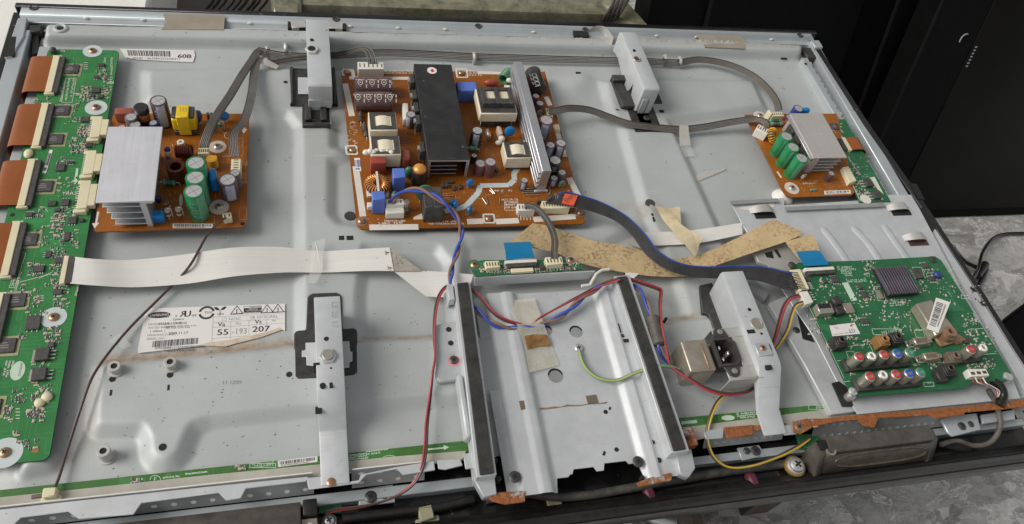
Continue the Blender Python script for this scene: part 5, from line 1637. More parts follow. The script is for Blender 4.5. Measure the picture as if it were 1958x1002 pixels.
for px, py in ((79, 676), (73, 714)):
    c = g1.p(px, py, 4)
    mb = MB(); mb.box(c.x - 4.8, c.x + 5.4, c.y - 5.6, c.y + 5.6, zl + .4, zl + 4.0); o = g1.b('power_transistor', mb, 'ic', bevel=.4)
    mb = MB(); mb.box(c.x - 7.2, c.x - 4.9, c.y - 5.2, c.y + 5.2, zl, zl + 1.2)
    for k in (-3.4, 0, 3.4): mb.box(c.x + 5.4, c.x + 9.6, c.y + k - .6, c.y + k + .6, zl, zl + 1.4)
    g1.b('leads', mb, 'nickel', o)
for k, (x0, y0, x1, y1, n) in enumerate(((186, 134, 206, 152, 16), (160, 165, 176, 190, 16), (168, 185, 178, 195, 6), (150, 238, 176, 262, 34), (138, 262, 166, 294, 22), (106, 300, 140, 316, 9), (66, 396, 90, 415, 8), (100, 408, 122, 440, 26), (118, 395, 148, 416, 10), (104, 440, 150, 470, 16), (96, 474, 130, 500, 14),
        (56, 500, 72, 528, 8), (98, 505, 118, 545, 14), (104, 545, 132, 590, 16), (84, 622, 116, 655, 18), (62, 742, 96, 770, 16), (54, 778, 86, 806, 20), (14, 826, 36, 834, 4), (8, 776, 24, 808, 8), (140, 122, 152, 148, 8), (64, 184, 96, 196, 6), (66, 566, 76, 580, 5), (134, 270, 142, 282, 4), (38, 640, 50, 648, 3), (120, 200, 150, 240, 10), (196, 150, 208, 190, 10), (60, 430, 110, 470, 12), (40, 540, 90, 600, 12), (60, 690, 100, 740, 10), (110, 330, 150, 380, 10), (20, 740, 50, 770, 8), (145, 165, 162, 200, 8), (30, 840, 70, 860, 6))):
    g1.smds(x0, y0, x1, y1, n, 20 + k)
for px, py, r in ((88, 757, 4.2), (74, 768, 4), (53, 291, 4.2)):
    c = g1.p(px, py, 3); mb = MB(); mb.ball((c.x, c.y, zl + 1), r, r * 1.4 if px == 53 else r, 2.6); g1.b('tan_capacitor', mb, 'cream')
g1.sticker([(95, 286), (101, 287), (88, 331), (80, 331)], n=20, seed=5)
for pl_ in ([(146, 322), (150, 322), (147, 345), (150, 345), (143, 353), (138, 345), (142, 345)],):
    g1.poly(pl_, 2)
text(g1.silk, 'YRR2', g1.p(118, 373).to_2d(), 5.5, 0, zl + .2, 0)
for k, (x, y, L, a) in enumerate(((104, 99, 20, 0), (112, 165, 16, 1.2), (122, 152, 40, 1.75), (131, 150, 40, 1.75), (140, 150, 36, 1.75), (30, 520, 50, 1.85), (38, 520, 50, 1.85), (12, 690, 30, 1.8), (18, 690, 30, 1.8), (24, 690, 26, 1.8), (200, 110, 24, 1.7), (212, 110, 60, 1.6), (205, 160, 16, 0), (150, 535, 30, 1.8))):
    g1.fauxtext(x, y, L, 4, 0, k, a)
g1.frame(126, 150, 146, 196, .4, 0, -8); g1.frame(40, 484, 50, 550, .4, 0, -22)
for y in (120, 124, 128, 132): g1.line((160, y), (168, y), .6)
for y in (466, 470, 474): g1.line((144, y), (150, y + .3), .6)
for y in (566, 570, 575): g1.line((74, y), (84, y), .6)
for y in (782, 788, 794, 800): g1.line((30, y), (38, y), .6)
g1.line((36, 540), (98, 524), .5); g1.line((120, 510), (110, 560), .5); g1.line((100, 520), (74, 533), .4)
mb = MB(); c = g1.p(34, 709); 
mb.lathe(c.x, c.y, [(0.01, zl + .1), (0.01, zl + .15)], 3)
ov = [(c.x + 5.2 * math.cos(a_) , c.y + 8.5 * math.sin(a_)) for a_ in [2 * math.pi * k / 24 for k in range(24)]]
mb = MB(); mb.prism(ov, zl + .02, zl + .2); lo_ = g1.b('oval_logo', mb, 'silkgreen', smooth=False)
mb = MB(); text(mb, 'SAMSUNG', (c.x + 1.0, c.y + 7), 2.6, math.radians(-90), zl + .27, 0); g1.b('logo_lettering', mb, 'green', lo_, smooth=False, recalc=False)
mb = MB(); c = g1.p(24, 411); mb.cyl(c.x, c.y, 2.0, zl - .1, zl + .15, 14); g1.b('board_hole', mb, 'hole')
mb = MB(); c = g1.p(68, 860); mb.cbox(c.x, c.y, 4.5, 4.5, zl, zl + .2); g1.b('copper_mark', mb, 'orangeplast')
c = g1.p(100, 93, 5); mb = MB(); mb.ball((c.x, c.y, zl + 2), 3.5, 4, 4.5); g1.b('plastic_stud', mb, 'ic')
yt, yb_ = P(128, 489, zl + 4).y, P(130, 542, zl + 4).y
x0 = P(128, 515, zl + 4).x
mb = MB(); mb.box(x0 - 4, x0, yb_, yt, zl, zl + 4.5); o = g1.b('flat_cable_connector', mb, 'cream', bevel=.4)
mb = MB(); mb.box(x0 + .1, x0 + 5.5, yb_ + .6, yt - .6, zl, zl + 4.2); g1.b('latch_bar', mb, 'ic', o, bevel=.4)
g1.done(('silk', 'silkgreen', 'silkgreen'))

# ================================================================== orange board at left
zo = 15
ox0, ox1 = (P(225, 213, zo).x + P(172, 440, zo).x) / 2 - 0.5, (P(477, 222, zo).x + P(470, 437, zo).x) / 2
o1 = B('sustain_board', (ox0, ox1, P(320, 439, zo).y, P(350, 217, zo).y), zo, 'orange2', 'square orange brown board with flat aluminium heatsink and three green capacitors at left', r=4)
hz = 40
tl, tr_, br_, bl_3 = o1.p(206, 243, hz), o1.p(309, 241, hz), o1.p(297, 385, hz), o1.p(183, 386, hz)
hx0, hx1, hy0, hy1 = (tl.x + bl_3.x) / 2, (tr_.x + br_.x) / 2, (bl_3.y + br_.y) / 2, (tl.y + tr_.y) / 2
mb = MB(); mb.box(hx0, hx1, hy0, hy1, zo + hz - 2, zo + hz); hs = o1.b('heatsink', mb, 'alutop', bevel=.3)
for k, zf in enumerate((31, 22.5, 14, 6)):
    mb = MB(); mb.box(hx0 + 3 + k * 1.5, hx1 - 13, hy0 + 2, hy1 - 2, zo + zf - 1.3, zo + zf); o1.b('heatsink_fin', mb, 'alu', hs, bevel=.2)
mb = MB(); mb.box(hx1 - 13, hx1 - 8, hy0 + 1.5, hy1 - 1.5, zo, zo + hz - 2.05); mb.box(hx1 - 7.9, hx1 - 2, hy0 + .8, hy1 - .8, zo + hz - 4.5, zo + hz - 2.05); o1.b('heatsink_web', mb, 'alu', hs, bevel=.3)
for px in (273, 288): 
    c = o1.p(px, 421); mb = MB(); mb.tube(crom([(c.x - 9, c.y, zo + .5), (c.x - 6, c.y, zo + 4), (c.x + 6, c.y, zo + 4), (c.x + 9, c.y, zo + .5)], 5), 1.2, 8); o1.b('heatsink_foot', mb, 'pin', hs)
    break
o1.box('film_capacitor', 236, 211, 17, 9, 13, 'redbrown', 0.05, 2.0, bseg=2)
o1.cap(250, 223, 18, 6, 'capgrey', 'capstripe', sa=160)
o1.cap(258, 238, 16, 5.5, 'capgrey', None); o1.cap(293, 234, 16, 4, 'navy', None); o1.cap(232, 243, 12, 4, 'cappurple', None)
c = o1.p(269, 205, 24)
mb = MB(); mb.lathe(c.x, c.y, [(6, zo), (6, zo + 4), (5, zo + 4), (5, zo + 18), (7, zo + 18), (7, zo + 23.5), (6.2, zo + 24.5)], 22); o = o1.b('choke', mb, 'capblack')
mb = MB(); mb.lathe(c.x, c.y, [(5.9, zo + 9), (6.1, zo + 9.4), (6.1, zo + 17), (5.9, zo + 17.5)], 22); o1.b('copper_winding', mb, 'copper', o)
o1.cap(302, 192, 32, 8, 'cappurple', 'capstripe', sa=255)
c = o1.p(349, 212, 26)
mb = MB(); mb.cbox(c.x, c.y, 22, 17, zo, zo + 6); mb.cbox(c.x, c.y + .5, 21, 15, zo + 22, zo + 25); o = o1.b('transformer', mb, 'ferrite', bevel=.8)
mb = MB(); mb.cbox(c.x, c.y, 22.5, 16, zo + 6.1, zo + 21.9); o1.b('winding', mb, 'yellow', o, bevel=2.5, bseg=3)
mb = MB(); mb.cbox(c.x, c.y - 1, 11.5, 17, zo + 22, zo + 27); mb.cbox(c.x, c.y - 9.2, 11.5, 1.4, zo + 2, zo + 27); o1.b('yellow_band', mb, 'yellow', o, bevel=.6)
mb = MB()
for k in range(3): text(mb, '-IH-OI', (c.x - 3 + k * 2.6, c.y + 4), 2.2, math.radians(-80), zo + 27.1)
o1.b('printed_marks', mb, 'brownplast', o, smooth=False, recalc=False)
o1.disc(378, 223, 6.5, 'navy', 4, 1.2)
for px in (397, 404): o1.box('diode', px, 217, 2.6, 4, 16, 'ic', 0.2, .4)
o1.disc(429, 222, 5, 'bluedip', 4, 0.5); o1.upres(420, 234, 11, 2, 'gres')
for px, py, w_, d, h, n in ((389, 288, 10, 8, 13, 5), (451, 318, 9, 20, 10, 6)):
    o1.conn(px, py, w_, d, h, n, 0.0, 'cream')
o1.ringpad(416, 281, 8.5, 4, 'silkpink', 'nickel'); o1.ringpad(419, 396, 9, 4, 'silkpink', 'nickel')
c = o1.p(345, 271, 6); mb = MB(); mb.lathe(c.x, c.y, [(3.4, zo), (3.4, zo + 6), (1.6, zo + 6), (1.6, zo + 4)], 18); o1.b('ceramic_bead', mb, 'goop')
o1.coil(352, 290, 5.5, 15, 1.0, 'darkcopper', 'x', 2, 0.0, 8)
c = o1.p(352, 290, 8); mb = MB(); mb.rod((c.x - 7, c.y, zo + 8.5), (c.x + 7, c.y, zo + 8.5), 4.6, 16); o1.b('coil_core', mb, 'ferrite')
c = o1.p(336, 316, 18); mb = MB(); mb.lathe(c.x, c.y - 2, [(8, zo + 1), (8, zo + 19), (5.2, zo + 19), (5, zo + 6)], 24); o = o1.b('coil', mb, 'darkcopper')
o1.coil(336, 318, 8.1, 17, .75, 'darkcopper', 'z', .8, 0, 12)
o1.upres(319, 293, 14, 2.2, 'beige'); 
c = o1.p(319, 283, 14); mb = MB(); mb.ball((c.x, c.y, zo + 12), 3, 3, 3); o1.b('blue_bead', mb, 'navy')
o1.resistor((311, 348), (337, 349), 3.3, 'gres')
for px, py in ((374, 311), (373, 339), (370, 365)): o1.cap(px, py, 36, 8.9, 'capgreen', 'capgreenstripe', sa=290)
o1.coil(405, 304, 4.5, 12, .9, 'yellowcoil', 'z', 1, 0, 7)
c = o1.p(405, 303, 13); mb = MB(); mb.cyl(c.x, c.y, 3.8, zo, zo + 13.5, 14); o1.b('coil_core', mb, 'yellowcoil')
c = o1.p(406, 331, 22); mb = MB(); mb.cbox(c.x, c.y, 7.5, 15, zo + 2, zo + 22, .1); o1.b('blue_capacitor', mb, 'bluedip', bevel=3.4, bseg=4)
o1.cap(435, 343, 25, 8.2, 'cappurple', 'capstripe', sa=255, top='captop')
o1.cap(449, 330, 20, 5, 'capgrey', None)
o1.box('film_capacitor', 298, 407, 13, 7, 11, 'bluedip', 0, 1.6, bseg=2)
o1.upres(319, 400, 12, 2.6, 'beige'); o1.upres(340, 398, 12, 2.8, 'beige')
o1.box('blue_bead', 302, 376, 4, 4, 7, 'navy', 0, 1)
o1.box('green_bead', 459, 348, 5, 3, 4, 'gres', 0, 1)
o1.sticker([(330, 427), (407, 428), (407, 436), (330, 436)], n=60, seed=2)
o1.conn(434, 412, 8, 7, 8, 2, .2, 'cream', pins=False)
c = o1.p(464, 428); mb = MB(); mb.cyl(c.x, c.y, 2.2, zo - .1, zo + .15, 14); o1.b('board_hole', mb, 'hole')
o1.poly([(186, 405), (190, 405), (186, 426), (190, 426), (181, 437), (176, 427), (182, 427)], 0)
o1.poly([(465, 233), (469, 233), (469, 247), (473, 247), (466, 256), (461, 247), (465, 247)], 0)
o1.frame(457, 398, 472, 420, .4, 1); o1.frame(388, 414, 410, 428, .4, 1); o1.line((425, 299), (452, 298), .5); o1.line((412, 318), (412, 380), .5, 1); o1.line((330, 280), (330, 276), .4)
for k, (x, y, L) in enumerate(((456, 262, 60), (463, 262, 60), (470, 300, 50))): o1.fauxtext(x, y, L, 3.5, 1, k, 1.6)
o1.scrib(310, 355, 360, 425, 14, 1, .4, seed=4); o1.scrib(385, 360, 465, 390, 10, 1, .4, seed=6); o1.scrib(190, 425, 330, 436, 12, 1, .4, seed=7)
ov = [(346 + 3.5 * math.cos(a_), 383 + 12 * math.sin(a_)) for a_ in [2 * math.pi * k / 14 for k in range(14)]]
o1.poly(ov, 0)
c = o1.p(436, 259); cc = [(435 + 6 * math.cos(a_), 259 + 6 * math.sin(a_)) for a_ in [math.radians(40 + 30 * k) for k in range(8)]]
for k in range(7): o1.line(cc[k], cc[k + 1], .6)
o1.smds(308, 370, 325, 425, 6, 3); 
o1.done()

# ================================================================== brown power board
zp = 14
pw = B('power_board', None, zp, 'orange', 'large brown power supply board with long black heatsink in the upper middle of the panel', outline=[tuple(v) for v in PP([(652, 136), (1042, 137), (1119, 424), (1112, 428), (940, 433), (690, 438), (682, 430)], zp)])
z = zp
# white border strips and pads
for a_, b_, wd_ in (((660, 160), (673, 222), 6.5), ((680, 318), (694, 414), 6.5), ((668, 149), (790, 150), 5), ((706, 435), (800, 434), 7), ((893, 424), (924, 423), 7), ((948, 424), (992, 422), 7), ((1020, 420), (1100, 414), 7), ((1088, 340), (1106, 375), 7), ((1044, 185), (1052, 202), 6), ((1062, 240), (1080, 300), 6), ((913, 139), (962, 140), 5), ((655, 134), (676, 135), 5), ((655, 134), (657, 145), 3), ((674, 134), (676, 147), 4)):
    pw.line(a_, b_, wd_)
tr = [(990, 321), (982, 333), (984, 344), (973, 354), (918, 355), (915, 368), (891, 394), (880, 398), (850, 404)]
for k in range(len(tr) - 1): pw.line(tr[k], tr[k + 1], 6.0, 2)
pw.poly([(790, 416), (806, 408), (809, 419), (791, 420)], 0)
for x, y in ((671, 287), (882, 140), (934, 418), (1092, 404)): pw.frame(x - 10, y - 8, x + 10, y + 8, 2.0, 0, 2)
for k, (x, y, L) in enumerate(((735, 137, 55), (735, 141, 55), (890, 137, 24), (890, 141, 36), (890, 145, 30), (725, 428, 44), (725, 432, 44), (815, 425, 60), (820, 429, 66), (945, 366, 34), (958, 383, 34), (965, 393, 20), (965, 398, 24), (965, 389, 24), (735, 424, 40))):
    pw.fauxtext(x, y, L, 3, 0, k, 0, .45)
pw.scrib(665, 232, 680, 275, 30, 0, .4, 2, 7, 3); pw.scrib(845, 350, 900, 420, 22, 1, .5, 4, 12, 4); pw.scrib(900, 360, 1040, 418, 34, 1, .5, 3, 10, 5); pw.scrib(760, 150, 792, 285, 22, 1, .45, 3, 9, 6); pw.scrib(905, 240, 960, 300, 14, 1, .45, 3, 9, 7); pw.scrib(690, 395, 780, 430, 16, 0, .4, 2, 8, 8); pw.scrib(1050, 330, 1090, 380, 16, 1, .5, 3, 9, 9)
for k in range(5): pw.line((995 + k * 6, 411), (996 + k * 6, 421), .8)
pw.frame(965, 385, 990, 402, .5, 0)
mb = MB()
for k, (x0, y0, x1, y1) in enumerate(((1000, 362, 1025, 361), (1000, 366, 1027, 365), (1000, 370, 1029, 369), (1001, 375, 1030, 374), (936, 365, 943, 372), (922, 380, 930, 392), (938, 362, 946, 372), (928, 375, 933, 392), (955, 380, 955, 390), (842, 355, 862, 354), (845, 376, 866, 376), (1004, 352, 1006, 360), (1050, 350, 1052, 370), (905, 316, 905, 300))):
    a_, b_ = pw.p(x0, y0), pw.p(x1, y1); mb.tube([(a_.x, a_.y, z), (a_.x, a_.y, z + 1.2), (b_.x, b_.y, z + 1.2), (b_.x, b_.y, z)], .45, 5)
pw.b('jumper_wire', mb, 'nickel'); tag(D.objects[list(ORG)[-1]], kind='stuff')
# screws with lugs
for x, y in ((663, 139), (882, 141), (674, 288), (691, 424), (934, 419), (1109, 408)):
    big = (x, y) in ((691, 424), (1109, 408))
    c = pw.p(x, y)
    mb = MB(); mb.cyl(c.x, c.y, 6.0 if big else 3.2, z - 1.8, z + .4, 16); o = pw.b('earth_lug', mb, 'silverrust' if big else 'brass')
    mb = MB(); mb.lathe(c.x, c.y, [(3.6, z + .4), (3.4, z + 2), (2.2, z + 3)], 14); pw.b('screw', mb, 'brass', o)
pw.conn(709, 125, 29, 12, 15, 6, 0.0, 'white', pins=False)
# lying twin capacitors with their printed emblems
for k, (x0, x1, yc, zz) in enumerate(((678, 750, 177, 0), (678, 750, 205, 0))):
    o = pw.liecap((x0, yc - 12), (x1, yc - 12), 10.2, 'cappurple')
    mb = MB(); a_ = pw.p(x0, yc - 12, 10.2); b_ = pw.p(x1, yc - 12, 10.2)
    for i in range(3 if k == 0 else 4):
        u = (.14 + .31 * i) if k == 0 else (.02 + .28 * i + .06)
        c = a_.lerp(b_, u)
        def onc(dx, s_):                     # on the cylinder surface, s along the girth
            an = s_ / 10.2
            return (c.x + dx, c.y + 10.35 * math.sin(an), z + 10.2 + 10.35 * math.cos(an))
        def strip(pts_, wd_):
            for q in range(len(pts_) - 1):
                (xa_, sa_), (xb_, sb_) = pts_[q], pts_[q + 1]
                dx, ds = xb_ - xa_, sb_ - sa_; L = math.hypot(dx, ds) or 1; nx_, ns = -ds / L * wd_ / 2, dx / L * wd_ / 2
                mb.add([onc(xa_ - nx_, sa_ - ns), onc(xb_ - nx_, sb_ - ns), onc(xb_ + nx_, sb_ + ns), onc(xa_ + nx_, sa_ + ns)], [(0, 1, 2, 3)])
        ce = -4.0
        strip([(2.6 * math.cos(t), ce + 3.0 * math.sin(t)) for t in [2 * math.pi * q / 12 for q in range(13)]], .6)
        strip([(-4.6, ce + 3.4), (4.6, ce + 3.4), (0, ce - 4.8), (-4.6, ce + 3.4)], .5)
        strip([(6.8, ce + 3), (6.8, ce - .5)], 1.0); strip([(6.6, ce - 2), (6.6, ce - 6)], 1.0)
        strip([(-1.2, ce), (1.2, ce)], .7)
    pw.b('printed_emblem', mb, 'silk', o, smooth=False, recalc=False)
pw.transformer(732, 231, 29, 27, 24, (17, 15), 1.2); pw.transformer(737, 277, 30, 27, 23, (17, 15), 1.2)
for a_, b_ in (((689, 216), (690, 233)), ((696, 238), (697, 252)), ((699, 252), (701, 262))): pw.resistor(a_, b_, 2.6 if a_[1] < 240 else 2.2, 'ferrite', False, name='diode')
pw.box('film_capacitor', 723, 304, 16, 11, 20, 'red', 0.0, 2.0, bseg=2)
c = pw.p(724, 294, 21)
mb = MB()
for k in range(8): mb.ball((c.x - 12 + k * 3.6 + random.uniform(-1, 1), c.y + 3 + random.uniform(-1.5, 1.5) - abs(k - 4) * .6, z + 21 + random.uniform(-1, 2)), 3.6, 3.2, 3.0)
pw.b('white_sealant', mb, 'goop')
c = pw.p(776, 292, 16); mb = MB(); mb.cbox(c.x, c.y - 2, 11, 14, z, z + 17); pw.b('film_capacitor', mb, 'redbrown', bevel=4.5, bseg=4)
pw.toroid(722, 347, 8.3, 4.4, 'copper', hh=13, turns=24)
c = pw.p(722, 347, 14)
mb = MB(); mb.cbox(c.x, c.y, 2.2, 26, z + 12.5, z + 14.6, .0); pw.b('cable_tie', mb, 'white')
mb = MB(); mb.cbox(c.x, c.y, 22, 20, z, z + 4.2); pw.b('coil_base', mb, 'white', bevel=.5)
pw.box('film_capacitor', 763, 330, 12.5, 13, 22, 'blue', 0, .8); pw.box('film_capacitor', 724, 373, 12.5, 11, 23, 'blue', 0, .8)
c = pw.p(786, 322, 15); mb = MB(); mb.ball((c.x - 2, c.y, z + 9), 5, 4, 8); o = pw.b('varistor', mb, 'greendip')
mb = MB(); mb.ball((c.x + 4, c.y - .5, z + 10), 4, 4, 7); pw.b('white_sealant', mb, 'goop', o)
c = pw.p(803, 322, 20); mb = MB(); mb.lathe(c.x, c.y, [(8, z), (8.2, z + 2), (8.2, z + 15), (7.4, z + 18)], 20); o = pw.b('choke', mb, 'capblack')
mb = MB(); mb.ball((c.x, c.y, z + 19), 7.2, 7, 4.5); pw.b('copper_winding', mb, 'copper', o)
pw.disc(813, 369, 9.5, 'greendip', 4.5, 0.0, 6); pw.disc(755, 375, 5.5, 'greendip', 5, 1.1)
for px in (820, 838):
    c = pw.p(px, 380, 25); mb = MB(); mb.cbox(c.x, c.y + 3, 9.6, 26, z, z + 24); pw.b('relay', mb, 'ferrite', bevel=.5)
pw.conn(755, 386, 18, 8, 13, 3, 0, 'white', pins=False)
pw.box('socket_body', 755, 400, 18, 10, 9, 'white', 0, .4)
c = pw.p(777, 382, 14); mb = MB(); mb.lathe(c.x, c.y - 3, [(3, z), (3, z + 4), (2.6, z + 4.3), (2.6, z + 11), (3, z + 11.3), (3, z + 15)], 16); pw.b('fuse', mb, 'nickel')
c = pw.p(707, 392, 5); mb = MB(); mb.cbox(c.x, c.y, 5, 6, z, z + 6); pw.b('white_post', mb, 'white', bevel=.5)
pw.sticker([(677, 302), (688, 302), (691, 327), (680, 327)], n=10, seed=8, mat2='inkblue')
# the long black heatsink
hz = 27
q = [pw.p(791, 122, hz), pw.p(862, 123, hz), pw.p(899, 305, hz), pw.p(819, 308, hz)]
hx0, hx1, hy0, hy1 = (q[0].x + q[3].x) / 2, (q[1].x + q[2].x) / 2, (q[2].y + q[3].y) / 2, (q[0].y + q[1].y) / 2
mb = MB()
mb.box(hx0, hx1, hy0, hy1, z + hz - 2, z + hz); hs = pw.b('heatsink', mb, 'hsblack', bevel=.3)
mb = MB(); mb.box(hx0 + .05, hx0 + 3, hy0 + .2, hy1, z + 1, z + hz - 2.02); mb.box(hx1 - 3, hx1 - .05, hy0 + .2, hy1, z + 1, z + hz - 2.02); pw.b('side_wall', mb, 'hsblack', hs, bevel=.3)
for k in range(3):
    mb = MB(); mb.box(hx0 + 3.1, hx1 - 12, hy0 + 1 + k * .0, hy1 - 2, z + 5.5 + k * 6, z + 6.6 + k * 6); mb.box(hx0 + 3.1, hx1 - 12, hy0 + .5, hy0 + .9, z + 5.4 + k * 6, z + 6.7 + k * 6, 1); pw.b('heatsink_fin', mb, ['hsblack', 'alu'], hs)
mb = MB()
for (x0, x1, z0, z1) in ((hx0 - .02, hx0 + 3.1, z + 1, z + hz - 2), (hx1 - 3.1, hx1 + .02, z + 1, z + hz - 2), (hx0 - .02, hx1 + .02, z + hz - 2, z + hz + .02)): mb.box(x0, x1, hy0 - .35, hy0 - .05, z0, z1)
pw.b('bare_metal_edge', mb, 'alu', hs)
c = pw.p(826, 135, hz); mb = MB(); mb.cyl(c.x, c.y, 5.4, z + hz, z + hz + .2, 28); o = pw.b('round_sticker', mb, 'label', hs)
mb = MB(); mb.prism([(c.x - 2.4, c.y - .8), (c.x + .5, c.y - 3), (c.x + 3, c.y - 1.2), (c.x + 1.6, c.y + .6), (c.x + 1.8, c.y + 2.4), (c.x - 1.0, c.y + 2.0), (c.x - 1.2, c.y + .4)], z + hz + .2, z + hz + .3); mb.build('red_mark', M['inkred'], pw.t)
for py in (160, 190, 214, 238, 290):
    c = P(803 if py > 200 else 796, py, z + 12)
    yy = c.y
    mb = MB(); mb.box(hx0 - 5.5, hx0 - .3, yy - 7, yy + 7, z + 7, z + 20); o = pw.b('power_transistor', mb, 'ic', bevel=.4)
    mb = MB(); mb.rod((hx0 - 7.5, yy, z + 17), (hx0 - 5.5, yy, z + 17), 2.9, 14); pw.b('screw', mb, 'chrome', o)
    mb = MB()
    for k in (-4, 0, 4): mb.tube([(hx0 - 3, yy + k, z + 7), (hx0 - 5, yy + k, z + 4), (hx0 - 5, yy + k, z)], .5, 5)
    pw.b('leads', mb, 'pin', o)
c = pw.p(775, 205, 12); mb = MB(); mb.cbox(c.x, c.y - 5, 6.5, 26, z + 1, z + 11, -.05); pw.b('cement_resistor', mb, 'white', bevel=1.6, bseg=2)
pw.cap(786, 218, 18, 5.2, 'capgrey', 'capstripe', sa=200)
# right half
c = pw.p(893, 162, 19); mb = MB(); mb.cbox(c.x, c.y - 1, 23, 15, z, z + 18); pw.b('film_capacitor', mb, 'blue', bevel=1)
c = pw.p(940, 155, 9); mb = MB(); mb.ball((c.x, c.y, z + 6), 9, 4.2, 4.8); pw.b('film_capacitor', mb, 'red')
c = pw.p(970, 148, 12)
o = pw.coil(968, 146, 6, 15, 1.7, 'greendip', 'x', 1, 0.9, 6)
mb = MB(); mb.cbox(c.x - 1, c.y - 11, 6, 7, z, z + 7); mb.ball((c.x + 2, c.y - 4, z + 11), 4, 3, 3); pw.b('white_sealant', mb, 'goop', o)
# main transformer
hz2 = 24
q = [pw.p(907, 170, hz2), pw.p(977, 169, hz2), pw.p(991, 216, hz2), pw.p(920, 218, hz2)]
x0, x1, y0, y1 = (q[0].x + q[3].x) / 2, (q[1].x + q[2].x) / 2, (q[2].y + q[3].y) / 2, (q[0].y + q[1].y) / 2
mb = MB(); mb.box(x0, x1, y0, y1, z + 11, z + hz2 - .3); mb.box(x0 + 3, x1 - 3, y0 + 3, y1 - 3, z, z + 11, 1); tf = pw.b('main_transformer', mb, ['winding', 'ferrite'], bevel=.8)
mb = MB(); mb.box(x0 + 1.5, x1 - 1, y0 + 1.2, y1 - .6, z + hz2 - .4, z + hz2); pw.b('top_plate', mb, 'ferrite', tf, bevel=.1)
cx_, cy_ = (x0 + x1) / 2 + 0.5, (y0 + y1) / 2 + 3
mb = MB()
h0, h1 = z + hz2 + .02, z + hz2 + 7
for bx_ in ((-18, -13, -14, 12), (-2.5, 2.5, -14, 12), (13, 18, -14, 12)): mb.box(cx_ + bx_[0], cx_ + bx_[1], cy_ + bx_[2], cy_ + bx_[3], h0, h1)
for sx in (-7.75, 7.75):
    mb.box(cx_ + sx - 5.2, cx_ + sx + 5.2, cy_ - 14, cy_ - 6, h0, h1 - .02); mb.box(cx_ + sx - 5.2, cx_ + sx + 5.2, cy_ + 8, cy_ + 12, h0, h1 - .02)
pw.b('core', mb, 'ferrite', tf, bevel=.4)
mb = MB()
for sx in (-7.75, 7.75): mb.box(cx_ + sx - 5.2, cx_ + sx + 5.2, cy_ - 6, cy_ + 8, h0, h1 - 3)
pw.b('winding', mb, 'winding', tf)
# long silver heatsink
hz3 = 32
q = [pw.p(983, 117, hz3), pw.p(997, 117, hz3), pw.p(1056, 325, hz3), pw.p(1037, 328, hz3)]
x0, x1, y0, y1 = (q[0].x + q[3].x) / 2, (q[1].x + q[2].x) / 2, (q[2].y + q[3].y) / 2, (q[0].y + q[1].y) / 2
mb = MB(); mb.box(x0, x1, y0, y1, z, z + hz3); hs = pw.b('heatsink', mb, 'alu', bevel=.5)
for k in range(4):
    mb = MB(); mb.box(x0 - 2.6, x0 - .05, y0 + .5, y1 - .5, z + 4 + k * 7, z + 7.5 + k * 7); pw.b('heatsink_fin', mb, 'alu', hs, bevel=.4)
mb = MB(); mb.box(x0 - 3, x1 + 2, y0 - 3, y0 - .1, z, z + 3); pw.b('heatsink_foot', mb, 'chrome', hs, bevel=.5)
pw.liecap((1018, 137), (1030, 172), 9.5, 'capblack')
mb = MB(); a_ = pw.p(1018, 137, 19.2); b_ = pw.p(1030, 172, 19.2)
for u in (.2, .42, .64):
    c = a_.lerp(b_, u); mb.torus((c.x + 1, c.y, z + 19.1), 2.8, .35, 16, 4); mb.cbox(c.x + 1, c.y - 4, 7, .7, z + 18.6, z + 19.2, .3); mb.cbox(c.x - 4, c.y + 1, .8, 4, z + 18, z + 18.6, .3)
pw.b('printed_emblem', mb, 'silk')
for px, py, h, r, sl_, st in ((1025, 183, 16, 4.2, 'capmaroon', None), (1033, 197, 16, 4.6, 'capmaroon', None), (1045, 229, 27, 8.2, 'capmaroon', 'capstripe'), (1053, 277, 20, 5.2, 'capgrey', 'capstripe'), (1073, 273, 21, 6.2, 'cappurple', 'capstripe'), (1062, 306, 21, 7, 'capblack', None), (1075, 329, 14, 4.6, 'capgrey', None), (1060, 340, 12, 4.2, 'capgrey', 'capstripe'),
      (913, 249, 21, 6.4, 'capblack', 'capstripe'), (919, 312, 15, 6, 'capmaroon', None), (938, 309, 19, 6.4, 'capmaroon', None), (907, 297, 11, 3.4, 'capblack', None), (1003, 344, 14, 4.2, 'cappurple', 'capstripe'), (1036, 262, 12, 3.6, 'capgrey', None), (785, 222, 8, 3, 'capblack', None)):
    pw.cap(px, py, h, r, sl_, st, sa=230)
pw.upres(1073, 348, 9, 2, 'gres'); pw.upres(1030, 212, 8, 2, 'gres')
pw.conn(1050, 214, 7, 14, 6, 5, 0, 'cream', pins=-1); pw.conn(1066, 243, 5, 10, 5, 3, 0, 'cream', pins=False)
pw.box('film_capacitor', 934, 252, 4.5, 12, 9, 'silver', .1, 1.2); pw.box('film_capacitor', 956, 248, 5, 13, 10, 'beige', .1, 2.2, bseg=2)
c = pw.p(960, 262, 7); mb = MB(); mb.ball((c.x, c.y, z + 4), 4, 4, 4); mb.ball((c.x - 4, c.y - 5, z + 3), 4, 3, 3); pw.b('white_sealant', mb, 'goop')
pw.disc(975, 251, 6, 'bluedip', 4, .1, 4)
pw.box('thermistor_plate', 1003, 256, 2, 9, 12, 'ferrite', 0, .3)
pw.transformer(989, 286, 28, 24, 20, (16, 15), 1.6)
pw.resistor((898, 283), (912, 285), 3, 'gres', False)
for px, py in ((899, 350), (898, 401), (871, 391), (865, 388)): pw.disc(px, py, 4.4, 'bluedip', 3.5, 1.0 if px != 899 else .4, 1.5)
for px, py in ((950, 322), (848, 352), (854, 352)): pw.box('diode', px, py, 3, 6, 4, 'ic', 0, .3)
